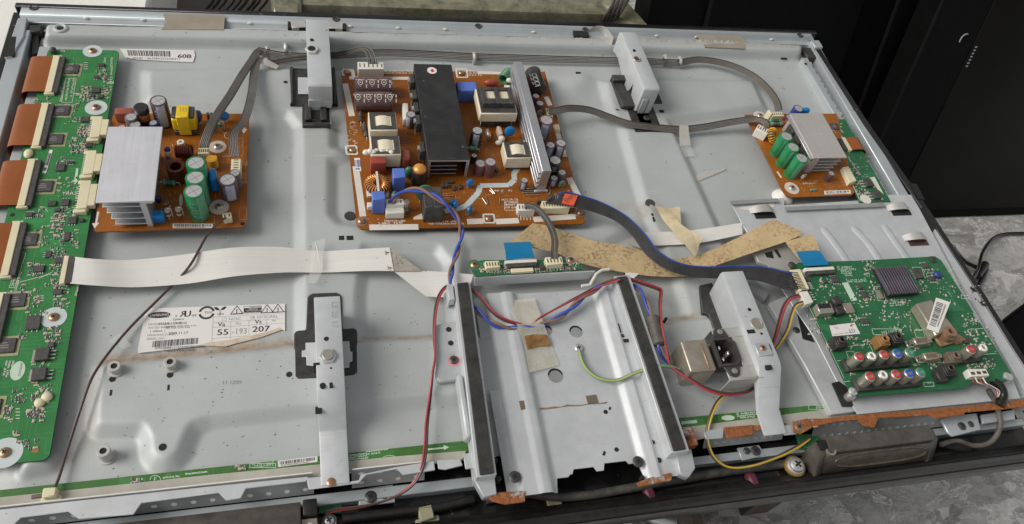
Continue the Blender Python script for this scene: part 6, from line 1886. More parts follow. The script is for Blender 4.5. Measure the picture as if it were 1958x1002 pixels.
for px, py, w_, d in ((862, 346, 5, 3), (868, 358, 3, 6), (880, 355, 3, 6), (945, 318, 4, 5)): pw.box('diode', px, py, w_, d, 3, 'ic', 0, .3)
pw.conn(1006, 396, 18, 9, 9, 5, -.05, 'white'); pw.conn(1063, 391, 29, 10, 10, 10, -.05, 'cream', pins=False)
pw.box('resistor_array', 1041, 383, 15, 2.4, 6, 'ic', -.05, .3)
c = pw.p(1060, 379); mb = MB(); mb.torus((c.x, c.y, z + .4), 3, 1, 16, 6); pw.b('solder_ring', mb, 'brass')
pw.smds(1050, 345, 1090, 380, 6, 31); 
pw.done()

# ================================================================== right orange board and its green neighbour
zr = 14
o2 = B('sustain_board', None, zr, 'orange2', 'smaller orange brown board with tan topped heatsink and three leaning green capacitors at right', outline=[tuple(v) for v in PP([(1424, 219), (1600, 217), (1634, 368), (1628, 373), (1515, 377), (1503, 373), (1495, 362)], zr)])
z = zr
hz = 27
q = [o2.p(1506, 216, hz), o2.p(1570, 217, hz), o2.p(1623, 301, hz), o2.p(1560, 302, hz)]
x0, x1, y0, y1 = (q[0].x + q[3].x) / 2, (q[1].x + q[2].x) / 2, (q[2].y + q[3].y) / 2, (q[0].y + q[1].y) / 2
mb = MB(); mb.box(x0, x1, y0, y1, z + hz - 1.6, z + hz); hs = o2.b('heatsink', mb, 'alu_tan', bevel=.3)
mb = MB(); mb.box(x0 - 3, x0 + 10, y0 + .6, y1 - .6, z + hz - 4.4, z + hz - 1.65); o2.b('edge_bar', mb, 'alu', hs, bevel=.3)
for k, zf in enumerate((19.5, 14, 8.5, 3)):
    mb = MB(); mb.box(x0 + 11, x1 - 3 - k * 2, y0 + 1, y1 - 1, z + zf - 1, z + zf); o2.b('heatsink_fin', mb, 'alu_tan', hs, bevel=.2)
mb = MB(); mb.box(x0 + 2.5, x0 + 11, y0 + 1, y1 - 1, z, z + hz - 4.45); o2.b('heatsink_web', mb, 'alu_tan', hs, bevel=.2)
for k in range(3):
    yy = y0 + (y1 - y0) * (.25 + .25 * k); mb = MB(); mb.box(x0 - 2.5, x0 + 2.4, yy - 7, yy + 7, z + 5, z + 20); o2.b('power_transistor', mb, 'ic', bevel=.4)
for px, py in ((1504, 260), (1517, 281), (1533, 302)): o2.cap(px, py, 29.5, 7.9, 'capgreen', 'capgreenstripe', sa=240)
o2.cap(1527, 207, 20, 6.4, 'navy', None); o2.box('film_capacitor', 1541, 208, 12, 6, 17, 'bluedip', .1, 2, bseg=2)
o2.conn(1459, 247, 15, 11, 12, 5, -.7, 'white', pins=False); o2.conn(1487, 218, 17, 7, 11, 6, 0, 'cream', pins=False); o2.box('connector_latch', 1473, 214, 3, 8, 13, 'cream', .2, .5)
o2.resistor((1471, 231), (1493, 230), 2.6, 'gres'); o2.resistor((1474, 237), (1495, 237), 2.6, 'gres')
c = o2.p(1500, 230, 5); mb = MB(); mb.torus((c.x, c.y, z + 4), 3, 1.8, 18, 8); o2.b('ring_coil', mb, 'redbrown')
o2.toroid(1481, 255, 6, 3.8, 'yellowcoil', axis=(.55, -.4, .65), hh=13, turns=18)
o2.ringpad(1514, 360, 9, 4, 'silkpink', 'nickel'); o2.ringpad(1453, 222, 8.5, 4, 'silkpink', 'nickel')
o2.cap(1590, 331, 12, 4.2, 'cappurple', None); o2.upres(1537, 335, 8, 1.8, 'pin')
o2.sticker([(1576, 365), (1626, 363), (1627, 370), (1577, 372)], n=40, seed=12)
o2.scrib(1530, 345, 1620, 366, 30, 1, .45, 3, 9, 3); o2.scrib(1440, 235, 1500, 320, 14, 1, .45, 3, 8, 4); o2.line((1486, 328), (1494, 340), 2.5); o2.fauxtext(1535, 352, 20, 3, 0, 4)
o2.box('diode', 1556, 362, 8, 2.4, 2.5, 'gres', 0, .4)
c = P(1499, 374, 6); mb = MB(); mb.lathe(c.x, c.y, [(13, 2), (11, 6), (6, 9), (5, 12.2)], 24); o2.b('support_stud', mb, 'goop')
o2.done()
g2 = B('driver_board', None, zr - .5, 'green2', 'narrow green driver board on the far right with one orange film cable', edge='greenedge', outline=[tuple(v) for v in PP([(1572, 229), (1616, 228), (1703, 385), (1644, 387), (1628, 352)], zr - .5)])
z = zr - .5
g2.ic(1597, 241, 11, 11, 2, 0, pad=True)
for px, py in ((1662, 348), (1677, 371)):
    c = g2.p(px, py, 4); mb = MB(); mb.box(c.x - 5, c.x + 5, c.y - 5.5, c.y + 5.5, z + .4, z + 4.2); o = g2.b('power_transistor', mb, 'ic', bevel=.4)
    mb = MB(); mb.box(c.x + 5, c.x + 8, c.y - 6, c.y + 6, z, z + 1.0)
    for k in (-4, 0, 4): mb.box(c.x - 10, c.x - 5, c.y + k - .7, c.y + k + .7, z, z + 1.3)
    g2.b('leads', mb, 'pin', o)
yt, yb_ = g2.p(1612, 262, 4).y, g2.p(1633, 287, 4).y
x0 = g2.p(1621, 273, 4).x
mb = MB(); mb.box(x0 - 4, x0 + 1, yb_, yt, z, z + 4); o = g2.b('film_connector', mb, 'cream', bevel=.4)
mb = MB(); mb.box(x0 - 9, x0 - 4.1, yb_ + 1, yt - 1, z, z + 3.4); g2.b('latch_bar', mb, 'ic', o, bevel=.3)
mb = MB()
A_ = crom([(x0 + .5, yt - 1, z + 3.2), (x0 + 10, yt - 1, z + 4.5), (x0 + 19, yt - 1, z + 3.2), (x0 + 25, yt - 1, z - 3), (x0 + 25, yt - 1, z - 14)], 6)
mb.sheet(A_, [(a_[0], yb_ + 1, a_[2]) for a_ in A_], .25, nu=2); g2.b('orange_flex_cable', mb, 'flexo')
q = [g2.p(1610, 320, 6), g2.p(1622, 318, 6), g2.p(1638, 346, 6), g2.p(1624, 350, 6)]
mb = MB(); mb.prism(q, z, z + 6.5); g2.b('board_connector', mb, 'cream', bevel=.5)
for k, a_ in enumerate(((1585, 236, 1608, 262, 12), (1625, 318, 1646, 336, 6), (1640, 345, 1656, 352, 5), (1648, 362, 1664, 372, 5), (1634, 352, 1646, 376, 6), (1590, 250, 1612, 266, 8))): g2.smds(*a_, 40 + k)
g2.scrib(1612, 290, 1660, 350, 18, 0, .4, 2, 7, 2); g2.fauxtext(1620, 300, 24, 3, 0, 3, 1.0); g2.poly([(1662, 340), (1672, 338), (1690, 372), (1678, 362)], 0); g2.line((1629, 350), (1645, 385), .9)
c = g2.p(1655, 381); mb = MB(); mb.cyl(c.x, c.y, 7, z, z + .2, 20); g2.b('washer_pad', mb, 'silk')
g2.done(('silk', 'silkgreen', 'pad'))

# ================================================================== small logic board
zg = 23
lg_ = B('logic_board', None, zg, 'green2', 'small narrow green logic board standing on the cross sheet in the centre', edge='tanpad' if False else 'greenedge', outline=[tuple(v) for v in PP([(899, 510), (902, 502), (925, 497), (1100, 497), (1110, 504), (1113, 515), (910, 529)], zg)])
z = zg
for px, py in ((907, 507), (1091, 498)): lg_.ringpad(px, py, 6.5 if px < 1000 else 5, 4, 'greendip' if px < 1000 else 'pad', 'brass')
lg_.conn(942, 505, 14, 8, 6, 5, 0, 'cream'); lg_.conn(1060, 498, 17, 9, 8, 5, 0, 'cream')
c = lg_.p(996, 500, 4); mb = MB(); mb.cbox(c.x, c.y, 32, 3.4, z, z + 4.6); o = lg_.b('flat_cable_connector', mb, 'white', bevel=.3)
mb = MB(); mb.cbox(c.x, c.y - 3.8, 29, 4, z, z + 4); lg_.b('latch_bar', mb, 'ic', o, bevel=.3)
c = lg_.p(999, 516, 3); mb = MB(); mb.cbox(c.x, c.y, 22, 4.5, z, z + 3); lg_.b('flat_cable_connector', mb, 'cream', bevel=.3)
lg_.ic(1037, 508, 4, 6, 5); 
for k, a_ in enumerate(((915, 514, 985, 522, 26), (965, 505, 985, 515, 8), (1018, 510, 1050, 520, 12), (1048, 510, 1100, 516, 18), (1080, 500, 1108, 512, 8), (920, 500, 935, 512, 4))): lg_.smds(*a_, 60 + k, .9)
lg_.scrib(915, 500, 1100, 522, 26, 0, .4, 2, 7, 5)
lg_.done(('silk', 'silkgreen', 'pad'))

# ================================================================== main board
zm = 26
mbd = B('main_board', None, zm, 'green2', 'large dark green main board with finned chip cooler and rows of coloured phono sockets', edge='greenedge', outline=[tuple(v) for v in PP([(1512, 512), (1527, 502), (1650, 498), (1788, 490), (1800, 498), (1933, 712), (1924, 728), (1862, 730), (1846, 742), (1640, 758), (1626, 750), (1612, 722)], zm)])
z = zm
# chip cooler
hz = 9
q = [mbd.p(1676, 511, hz), mbd.p(1732, 507, hz), mbd.p(1760, 556, hz), mbd.p(1700, 564, hz)]
x0, x1, y0, y1 = (q[0].x + q[3].x) / 2, (q[1].x + q[2].x) / 2, (q[2].y + q[3].y) / 2, (q[0].y + q[1].y) / 2
mb = MB(); mb.box(x0, x1, y0, y1, z + 2.5, z + 4.5); mb.box(x0 + 3, x1 - 3, y0 + 3, y1 - 3, z, z + 2.5); hs = mbd.b('chip_cooler', mb, 'hole', bevel=.2)  # base coloured black to paint the shade between the fins
for k in range(12):
    xx = x0 + (x1 - x0) * (k + .5) / 12; mb = MB(); mb.box(xx - .5, xx + .5, y0 + .1, y1 - .1, z + 4.5, z + hz); mbd.b('cooler_fin', mb, 'icpurple', hs, bevel=.15)
c = mbd.p(1567, 514, 4); mb = MB(); mb.cbox(c.x, c.y, 35, 4, z, z + 4.4); o = mbd.b('flat_cable_connector', mb, 'white', bevel=.3)
mb = MB(); mb.cbox(c.x + .5, c.y - 4.2, 32, 4, z, z + 4); mbd.b('latch_bar', mb, 'ic', o, bevel=.3)
q = [(1511, 516), (1530, 514), (1548, 552), (1530, 556)]
mbd.quad('wire_connector', q, 8, 0, 'cream'); o = mbd.quad('wire_connector', [(1529, 558), (1544, 556), (1556, 578), (1540, 582)], 8, 0, 'white')
mb = MB()
for k in range(13):
    a_ = mbd.p(1531 + k * 1.55, 518 + k * 2.9, 0); mb.box(a_.x, a_.x + 3.4, a_.y - .5, a_.y + .5, z, z + 1)
    a_ = mbd.p(1514 + k * 1.45, 522 + k * 2.75, 8); mb.box(a_.x + 1, a_.x + 7, a_.y - .5, a_.y + .5, z + 7.5, z + 8.15, 1)
for k in range(4):
    a_ = mbd.p(1546 + k * 2.8, 560 + k * 4.6, 0); mb.box(a_.x, a_.x + 3.4, a_.y - .6, a_.y + .6, z, z + 1)
mbd.b('pins', mb, ['pin', 'band'])
mbd.poly([(1610, 541), (1621, 540), (1639, 574), (1628, 576)], 0)
for px, py, w_, d, lg, sd in ((1756, 522, 10, 13, 6, 'x'), (1770, 507, 9, 7, 4, 'y'), (1783, 532, 8, 6, 4, 'y'), (1597, 533, 8, 8, 3, 'y'), (1579, 537, 5, 4, 2, 'x'), (1654, 562, 8, 8, 3, 'y'), (1646, 548, 5, 5, 2, 'x'), (1654, 613, 9, 6, 4, 'y'), (1545, 525, 5, 5, 2, 'x'), (1546, 533, 5, 5, 2, 'x'), (1592, 618, 7, 2, 0, 'x'), (1850, 650, 8, 6, 0, 'x')):
    mbd.ic(px, py, w_, d, 2.4, 0, legs=lg, sides=sd)
mbd.frame(1744, 511, 1762, 532, .5, 0, 6)
c = mbd.p(1795, 523, 4); mb = MB(); mb.ball((c.x, c.y, z + 2), 5, 4.5, 3.5); mbd.b('blue_bead', mb, 'navy')
c = mbd.p(1684, 562, 4); mb = MB(); mb.cbox(c.x, c.y, 5, 11, z, z + 4); mbd.b('crystal', mb, 'silver', bevel=1.6, bseg=2)
mbd.frame(1671, 548, 1686, 575, .5, 0, 8)
# socket cage and shells left
c = mbd.p(1577, 586, 9); mb = MB(); mb.cbox(c.x, c.y - 2, 17, 11, z, z + 9); o = mbd.b('socket_cage', mb, 'nickel', bevel=.4)
mb = MB(); mb.cbox(c.x, c.y + .5, 14, 5, z + 9, z + 9.2); mbd.b('opening', mb, 'hole', o)
c = mbd.p(1601, 574, 8); mb = MB(); mb.cbox(c.x, c.y, 11, 9, z, z + 9, .3); mbd.b('black_socket', mb, 'blackdust', bevel=1.5)
c = mbd.p(1607, 591, 7); mb = MB(); mb.cbox(c.x, c.y, 11, 9, z, z + 7, .1); mbd.b('black_socket', mb, 'blackdust', bevel=1.2)
c = mbd.p(1623, 588, 3); mb = MB(); mb.cbox(c.x, c.y, 11, 12, z, z + 3); mbd.b('black_socket', mb, 'silver', bevel=.6)
o = mbd.sticker([(1586, 622), (1634, 617), (1645, 638), (1592, 643)], bars=False, h=.3)
a_ = mbd.p(1624, 631); mb = MB(); text(mb, 'GT', (a_.x + 6, a_.y + 1), 6, math.radians(182), z + .42, 0); mbd.b('label_print', mb, 'inkblue', o, smooth=False, recalc=False)
mb = MB()
for k in range(16): 
    a_ = mbd.p(1594 + k * 2.6 + random.uniform(0, 1), 640 - k * .35); mb.cbox(a_.x, a_.y, 1.0, .8, z + .3, z + .4)
for k in range(4):
    a_ = mbd.p(1596 + k * 2.2, 626 + k % 2 * 3); mb.cbox(a_.x, a_.y, 2.0, .6, z + .3, z + .4)
mbd.b('label_print', mb, 'inkgrey', o, smooth=False)
# audio jacks
def jack(px, py, mat, w_=12, d=12, h=13):
    c = mbd.p(px, py, h)
    m = MB(); m.cbox(c.x, c.y, w_, d, z, z + h - 2); m.cbox(c.x, c.y, w_ * .8, d * .8, z + h - 2, z + h - .5); m.lathe(c.x, c.y, [(4.2, z + h - .5), (4.2, z + h + 2), (2.2, z + h + 2), (2.2, z + h - 3)], 18)
    o = mbd.b('audio_jack', m, mat, bevel=.5)
    m = MB(); m.cyl(c.x, c.y, 2.2, z + h - 4, z + h - 1, 14); mbd.b('jack_bore', m, 'hole', o)
jack(1610, 650, 'blackdust'); jack(1692, 648, 'orangeplast'); jack(1718, 643, 'blackdust'); jack(1818, 704, 'blackdust', 13, 13); jack(1828, 680, 'brownplast', 12, 12, 12)
c = mbd.p(1802, 717, 7); mb = MB(); mb.cbox(c.x, c.y, 11, 13, z, z + 7); mbd.b('black_socket', mb, 'blackdust', bevel=1)
# d shaped sockets
for px, py in ((1760, 648), (1779, 677)):
    c = mbd.p(px, py, 8)
    m = MB(); m.cbox(c.x, c.y - 2, 28, 8, z, z + 3); m.cbox(c.x, c.y - 2, 17, 8, z + 3, z + 8.5, 0, taper=.97); o = mbd.b('monitor_socket', m, 'silver', bevel=.8)
    m = MB(); m.cbox(c.x, c.y - 2, 12.5, 4.6, z + 8.3, z + 8.75); mbd.b('socket_face', m, 'brownplast', o)
    for k in (-1, 1):
        m = MB(); m.lathe(c.x + k * 11, c.y - 2, [(2.4, z + 3), (2.4, z + 7), (1.2, z + 7), (1.2, z + 5)], 12); mbd.b('jack_post', m, 'nickel', o)
# tuner can with its barcode sticker
q = [(1752, 580), (1781, 572), (1824, 624), (1790, 642)]
mbd.quad('tuner_can', q, 12, 0, 'silver', bevel=1)
q3 = [(1770, 620), (1796, 612), (1850, 648), (1800, 662)]
mbd.quad('tuner_base', q3, 4, 0, 'silverrust', bevel=1.5)
c = mbd.p(1818, 634, 14); mb = MB(); mb.lathe(c.x, c.y, [(7.5, z + 4), (7.5, z + 10), (6, z + 10), (6, z + 15), (3, z + 15), (3, z + 10)], 20); o = mbd.b('aerial_socket', mb, 'silverrust')
mb = MB(); mb.cyl(c.x, c.y, 3, z + 9, z + 12, 14); mbd.b('socket_bore', mb, 'hole', o)
c = mbd.p(1835, 646, 6); mb = MB(); mb.ball((c.x, c.y, z + 1), 7, 5, 2.5); mbd.b('melted_flux', mb, 'gum')
q = [P(1790, 569, zm + 14), P(1817, 578, zm + 14), P(1794, 637, zm + 13), P(1772, 628, zm + 13)]
mb = MB(); mb.sheet([q[3], q[0]], [q[2], q[1]], .3); stk = mbd.b('barcode_label', mb, 'label', smooth=False)
mb = MB(); u = .12; rr = random.Random(5)
while u < .86:
    du = rr.uniform(.010, .03)
    e = []
    for uu, vv in ((u, .12), (u + du, .12), (u + du, .62), (u, .62)):
        e.append(q[0].lerp(q[3], uu).lerp(q[1].lerp(q[2], uu), vv) + Vector((0, 0, .1)))
    mb.add(e, [(0, 1, 2, 3)]); u += du + rr.uniform(.008, .025)
for k in range(18):
    uu = .12 + .04 * k
    if uu > .84: break
    e = [q[0].lerp(q[3], a_).lerp(q[1].lerp(q[2], a_), b_) + Vector((0, 0, .1)) for a_, b_ in ((uu, .70), (uu + .022, .70), (uu + .022, .82), (uu, .82))]
    mb.add(e, [(0, 1, 2, 3)])
mbd.b('barcode', mb, 'ink', stk, smooth=False, recalc=False)
# phono sockets
def phono(px, py, col, h=20):
    c = mbd.p(px, py, h)
    m = MB(); m.lathe(c.x, c.y, [(6.2, z + 3), (6.2, z + 4.5), (5.3, z + 5), (5.1, z + h - 1.2), (4.6, z + h - .6), (3.2, z + h - .6)], 22); o = mbd.b('phono_socket', m, 'nickel')
    m = MB(); m.lathe(c.x, c.y, [(4.1, z + h - .7), (4.1, z + h - .1), (3.7, z + h + .3), (2.4, z + h + .3), (1.9, z + h - 5)], 22); mbd.b('coloured_ring', m, col, o)
    m = MB(); m.cyl(c.x, c.y, 2.4, z + h - 7, z + h - 2.5, 14); mbd.b('socket_bore', m, 'hole', o)
for row in (((1644, 681, 'rcared'), (1668, 680, 'rcawhite'), (1692, 677, 'rcared'), (1717, 675, 'rcablue'), (1741, 673, 'rcagreen')), ((1665, 719, 'rcared'), (1690, 716, 'rcawhite'), (1715, 715, 'rcared'), (1740, 713, 'rcablue'), (1762, 711, 'rcagreen')), ((1858, 667, 'rcared'), (1881, 664, 'rcawhite'))):
    ca, cb = mbd.p(row[0][0], row[0][1], 20), mbd.p(row[-1][0], row[-1][1], 20)
    d = cb - ca
    m = MB(); m.cbox((ca.x + cb.x) / 2, (ca.y + cb.y) / 2 - 1, d.length + 16, 13, z, z + 5.5, math.atan2(d.y, d.x), taper=.96); mbd.b('phono_base', m, 'blackdust', bevel=.6)
    for px, py, col in row: phono(px, py, col)
c = mbd.p(1871, 712, 8); mb = MB(); mb.cbox(c.x, c.y, 22, 8, z, z + 8, -.06); o = mbd.b('wire_connector', mb, 'white', bevel=.5)
mb = MB()
for k in range(3): mb.cbox(c.x - 7 + 7 * k, c.y - .5, 4.5, 3, z + 8, z + 8.15, -.06)
mbd.b('contact_slots', mb, 'band', o)
for px, py in ((1783, 497), (1925, 720), (1630, 749), (1514, 508)):
    c = mbd.p(px, py); mb = MB(); mb.lathe(c.x, c.y, [(4.2, z), (4.2, z + 1.4), (2.5, z + 2.6)], 16); mbd.b('screw', mb, 'darkscrew' if px in (1783, 1514) else 'chrome')
for k, (x, y, L, a_) in enumerate(((1600, 512, 26, 0), (1602, 516, 34, 0), (1604, 520, 24, 0), (1608, 524, 20, 0), (1616, 528, 14, 0), (1606, 545, 8, .2), (1700, 582, 32, -.1), (1702, 586, 28, -.1), (1860, 600, 20, 1.0), (1545, 640, 10, 0), (1600, 600, 30, 0), (1750, 632, 20, 0), (1855, 690, 30, -.1), (1765, 735, 16, -.1))): mbd.fauxtext(x, y, L, 3, 0, k, a_)
text(mbd.silk, '[NITZUM]', mbd.p(1655, 533).to_2d(), 5.5, math.radians(180), z + .2, 0)
mbd.frame(1667, 629, 1720, 640, .6, 0, 3); text(mbd.silk, 'BCLJ30TZIM', mbd.p(1722, 630).to_2d(), 4.6, math.radians(181), z + .2, 0)
for a_, b_ in (((1743, 586), (1796, 662)), ((1585, 667), (1662, 658)), ((1614, 706), (1678, 700)), ((1600, 690), (1740, 682)), ((1640, 746), (1685, 742)), ((1692, 742), (1760, 736)), ((1808, 498), (1830, 545)), ((1812, 520), (1830, 510)), ((1850, 630), (1880, 628)), ((1855, 680), (1905, 676)), ((1614, 730), (1636, 728)), ((1662, 656), (1672, 680)), ((1790, 640), (1800, 665)), ((1512, 516), (1614, 724))):
    mbd.line(a_, b_, .5)
mbd.frame(1765, 731, 1784, 739, .6, 0, 2); mbd.frame(1838, 565, 1852, 571, .5); mbd.frame(1618, 672, 1632, 684, .5, 0, 4); mbd.frame(1626, 690, 1640, 704, .5, 0, 4); mbd.frame(1748, 632, 1765, 645, .5, 0, 4)
for k, a_ in enumerate(((1650, 500, 1672, 530, 14), (1662, 536, 1680, 575, 14), (1690, 572, 1740, 580, 12), (1560, 600, 1600, 610, 8), (1620, 560, 1660, 590, 9), (1600, 645, 1640, 650, 12), (1625, 600, 1665, 625, 10), (1764, 515, 1795, 540, 10), (1740, 535, 1800, 560, 10), (1580, 655, 1600, 670, 8), (1650, 650, 1680, 658, 6), (1745, 655, 1756, 672, 6), (1840, 600, 1870, 660, 18), (1850, 695, 1900, 705, 14), (1780, 690, 1810, 705, 10), (1560, 530, 1600, 545, 8), (1620, 695, 1640, 720, 8), (1850, 545, 1885, 580, 8), (1885, 640, 1905, 700, 6), (1690, 600, 1750, 640, 12), (1680, 580, 1740, 610, 8), (1560, 545, 1620, 580, 10), (1800, 520, 1840, 590, 10), (1625, 655, 1690, 668, 8), (1700, 690, 1790, 700, 10), (1640, 730, 1700, 745, 6), (1840, 610, 1895, 660, 10), (1540, 600, 1570, 640, 8))): mbd.smds(*a_, 80 + k, .9)
mbd.done(('silkgreen', 'silkgreen', 'pad'))

# ================================================================== green address strips at the bottom
zs = 2.5
s1 = B('address_strip_board', None, zs, 'strip', 'thin bright green strip board along the lower left edge of the plate', edge='greenedge', thick=1.2, outline=[tuple(v) for v in PP([(-40, 941), (0, 937), (895, 842), (895, 864), (600, 893), (0, 960), (-40, 964)], zs)])
s1.sticker([(531, 881), (607, 872), (607, 883), (532, 893)], n=50, seed=3, mat='label')
s1.frame(478, 886, 527, 894, .5, 0, 0)
text(s1.silk, 'J48YRFC', s1.p(523, 883.5).to_2d(), 4.6, math.radians(180), zs + .2, 0)
for k, (x, y, L) in enumerate(((660, 873, 40), (662, 877, 40), (664, 881, 40), (700, 865, 46), (312, 915, 30), (314, 920, 30), (355, 908, 40), (700, 870, 30))): s1.fauxtext(x, y, L, 3, 0, k, -.11, .5)
s1.poly([(818, 858), (848, 855), (848, 851), (859, 855), (849, 861), (849, 858), (818, 861)], 0)
cc = [(297 + 10 * math.cos(a_), 917 + 8 * math.sin(a_)) for a_ in [math.radians(170 + 25 * k) for k in range(9)]]
for k in range(8): s1.line(cc[k], cc[k + 1], .5)
cc = [(745 + 14 * math.cos(a_), 878 + 7 * math.sin(a_)) for a_ in [math.radians(190 + 20 * k) for k in range(9)]]
for k in range(8): s1.line(cc[k], cc[k + 1], .5)
text(s1.silk, 'E', s1.p(293, 921).to_2d(), 5, 0, zs + .2, 0)
s1.smds(452, 890, 474, 900, 6, 7); s1.smds(250, 915, 270, 923, 5, 8)
s1.done(('silkgreen', 'silk', 'pad'))
c = s1.p(97, 944, 5)
mb = MB(); mb.cbox(c.x, c.y, 9, 7, zs, zs + 9); mb.cbox(c.x, c.y - 4, 14, 6, zs, zs + 3); s1.b('wire_socket', mb, 'cream', bevel=.8)
c = s1.p(74, 948, 2); mb = MB(); mb.cbox(c.x, c.y, 10, 3, zs, zs + 2.4, .05); s1.b('socket_latch', mb, 'brownplast', bevel=.5)
s2 = B('address_strip_board', None, zs, 'strip', 'thin green strip board at the lower right, passing behind the long bracket', edge='greenedge', thick=1.2, outline=[tuple(v) for v in PP([(1290, 800), (1650, 766), (1650, 786), (1290, 822)], zs)])
s2.sticker([(1462, 787), (1492, 784), (1493, 793), (1464, 796)], n=24, seed=9)
for k, (x, y, L) in enumerate(((1408, 793, 36), (1410, 797, 36), (1412, 801, 30))): s2.fauxtext(x, y, L, 3, 0, k, -.1, .5)
s2.frame(1546, 775, 1582, 783, .5); text(s2.silk, 'J48YRF', s2.p(1580, 774).to_2d(), 4.4, math.radians(180), zs + .2, 0)
s2.poly([(1302, 806), (1332, 803), (1333, 809), (1303, 812)], 1)
cc = [(1392 + 13 * math.cos(a_), 799 + 5 * math.sin(a_)) for a_ in [2 * math.pi * k / 14 for k in range(14)]]
s2.poly(cc, 0)
s2.done(('silkgreen', 'silkgreen', 'pad'))

# ================================================================== cables
def path(pts, n=7):
    return crom([P(a, b, c) for a, b, c in pts], n)

def multi(name, pts, nw, pitch, r, mats, label, cat='cable', tilt=0.0, n=7, colour=None, group=None):
    """flat harness of nw parallel wires"""
    q = path(pts, n)
    mb = MB()
    for k in range(nw):
        off = (k - (nw - 1) / 2) * pitch
        w_ = []
        for i, p_ in enumerate(q):
            t = (q[min(i + 1, len(q) - 1)] - q[max(i - 1, 0)]); t.z = 0
            t = t.normalized() if t.length > 1e-6 else Vector((1, 0, 0))
            s_ = Vector((-t.y, t.x, 0)) * math.cos(tilt) + Vector((0, 0, math.sin(tilt)))
            w_.append(p_ + s_ * off)
        mb.tube(w_, r, 7, colour(k) if colour else 0)
    return tag(mb.build(name, [M[m] for m in mats]), label, cat, group)

dk = lambda k: 1 if k == 0 else 0
multi('grey_wire_harness', [(500, 96, 12), (492, 100, 13), (480, 118, 15), (462, 145, 20), (440, 182, 27), (418, 215, 33), (402, 245, 34), (393, 270, 30), (390, 284, 26)], 6, 1.6, .74, ['wgrey', 'wdark'], 'grey flat harness falling steeply to the left socket of the square orange brown board', colour=lambda k: 1 if k == 5 else 0)
multi('grey_wire_harness', [(508, 104, 12), (494, 112, 13), (486, 140, 15), (482, 175, 20), (474, 210, 26), (463, 237, 30), (449, 252, 31), (446, 275, 28), (449, 300, 24)], 6, 1.5, .7, ['wgrey', 'wdark'], 'grey flat harness curving to the right hand socket of the square orange board', colour=dk)
multi('grey_wire_harness', [(494, 97, 12), (540, 106, 10), (600, 108, 9), (640, 106, 9), (680, 103, 9), (760, 101, 8), (900, 108, 8), (1000, 111, 8), (1100, 114, 8), (1200, 116, 8), (1300, 120, 8)], 5, 1.75, .74, ['wgrey', 'wdark'], 'long grey harness along the foot of the top ridge behind both upper brackets', tilt=0.9, colour=lambda k: 1 if k == 4 else 0)
multi('grey_wire_harness', [(1298, 120, 8), (1340, 114, 10), (1395, 124, 13), (1440, 145, 17), (1470, 172, 22), (1485, 195, 25), (1489, 211, 24)], 6, 1.5, .75, ['wgrey', 'wdark'], 'grey harness arching down to the rear socket of the right orange brown board', tilt=0.5, colour=lambda k: 1 if k == 5 else 0)
multi('grey_wire_harness', [(512, 123, 5), (545, 116, 8), (580, 111, 10), (630, 107, 12), (665, 100, 18), (690, 93, 28), (704, 97, 34), (711, 112, 33), (712, 122, 29)], 5, 2.1, .75, ['wgrey', 'wdark'], 'short grey wires looping into the white socket at the top of the power board', colour=lambda k: k % 2)
multi('grey_wire_harness', [(1050, 214, 21), (1068, 211, 24), (1090, 207, 22), (1125, 210, 16), (1160, 222, 12), (1200, 236, 11), (1250, 243, 10), (1300, 247, 9), (1345, 243, 10), (1395, 234, 14), (1440, 228, 22), (1462, 232, 30), (1468, 243, 28)], 5, 1.85, .85, ['wgrey', 'wdark'], 'grey harness sagging between the silver heatsink and the right orange brown board', colour=lambda k: 1 if k == 4 else 0, tilt=.35)
multi('dark_wire_harness', [(1003, 394, 24), (1012, 392, 27), (1026, 398, 31), (1040, 412, 33), (1054, 436, 34), (1061, 460, 35), (1060, 482, 34), (1060, 495, 31)], 5, 1.5, .68, ['wdark', 'wgrey'], 'short dark five wire harness from the power board down to the small logic board', colour=lambda k: 1 if k == 2 else 0)

def flat(name, A, Bp, mats, label, th=.3, n=6, nu=2, cat='flat cable', mif=None):
    mb = MB(); mb.sheet(path(A, n), path(Bp, n), th, 0, nu, mif)
    return tag(mb.build(name, [M[m] for m in mats]), label, cat)

# white flat cable at left with its fold
A = [(137, 490, 16), (180, 495, 17), (250, 497, 12), (350, 487, 14), (440, 474, 18), (530, 472, 14), (610, 480, 10), (690, 476, 13), (745, 473, 15)]
Bq = [(134, 542, 16), (185, 546, 15), (260, 549, 10), (360, 542, 12), (450, 528, 16), (540, 521, 12), (620, 521, 9), (700, 518, 12), (753, 518, 14)]
fc = thing('white_flat_cable', (200, -370, 8), 'wide white flat cable running from the left driver board and folding near the centre', 'flat cable')
mb = MB(); mb.sheet(path(A), path(Bq), .3, 0, 3); mb.build('cable_run', M['ffc'], fc)
mb = MB(); q = [P(745, 473, 14.4), P(753, 518, 13.4), P(807, 518, 12)]
mb.add([q[0], q[1], q[2]] + [v - Vector((0, 0, .3)) for v in q], [(0, 1, 2), (5, 4, 3), (0, 3, 4, 1), (1, 4, 5, 2), (2, 5, 3, 0)]); fold = mb.build('folded_corner', M['ffcback'], fc)
mb = MB()
for k in range(6):
    a_, b_ = q[1].lerp(q[2], k / 6 + .02), q[0].lerp(q[2], k / 6 + .02)
    for j in range(int(1 + (a_ - b_).length / 2.2)):
        u = j * 2.2 / max((a_ - b_).length, .1)
        if u < .96: 
            c = a_.lerp(b_, u); mb.cbox(c.x, c.y, .5, 1.3, c.z - .1, c.z + .15, .2)
mb.build('printed_marks', M['inkgrey'], fold, smooth=False)
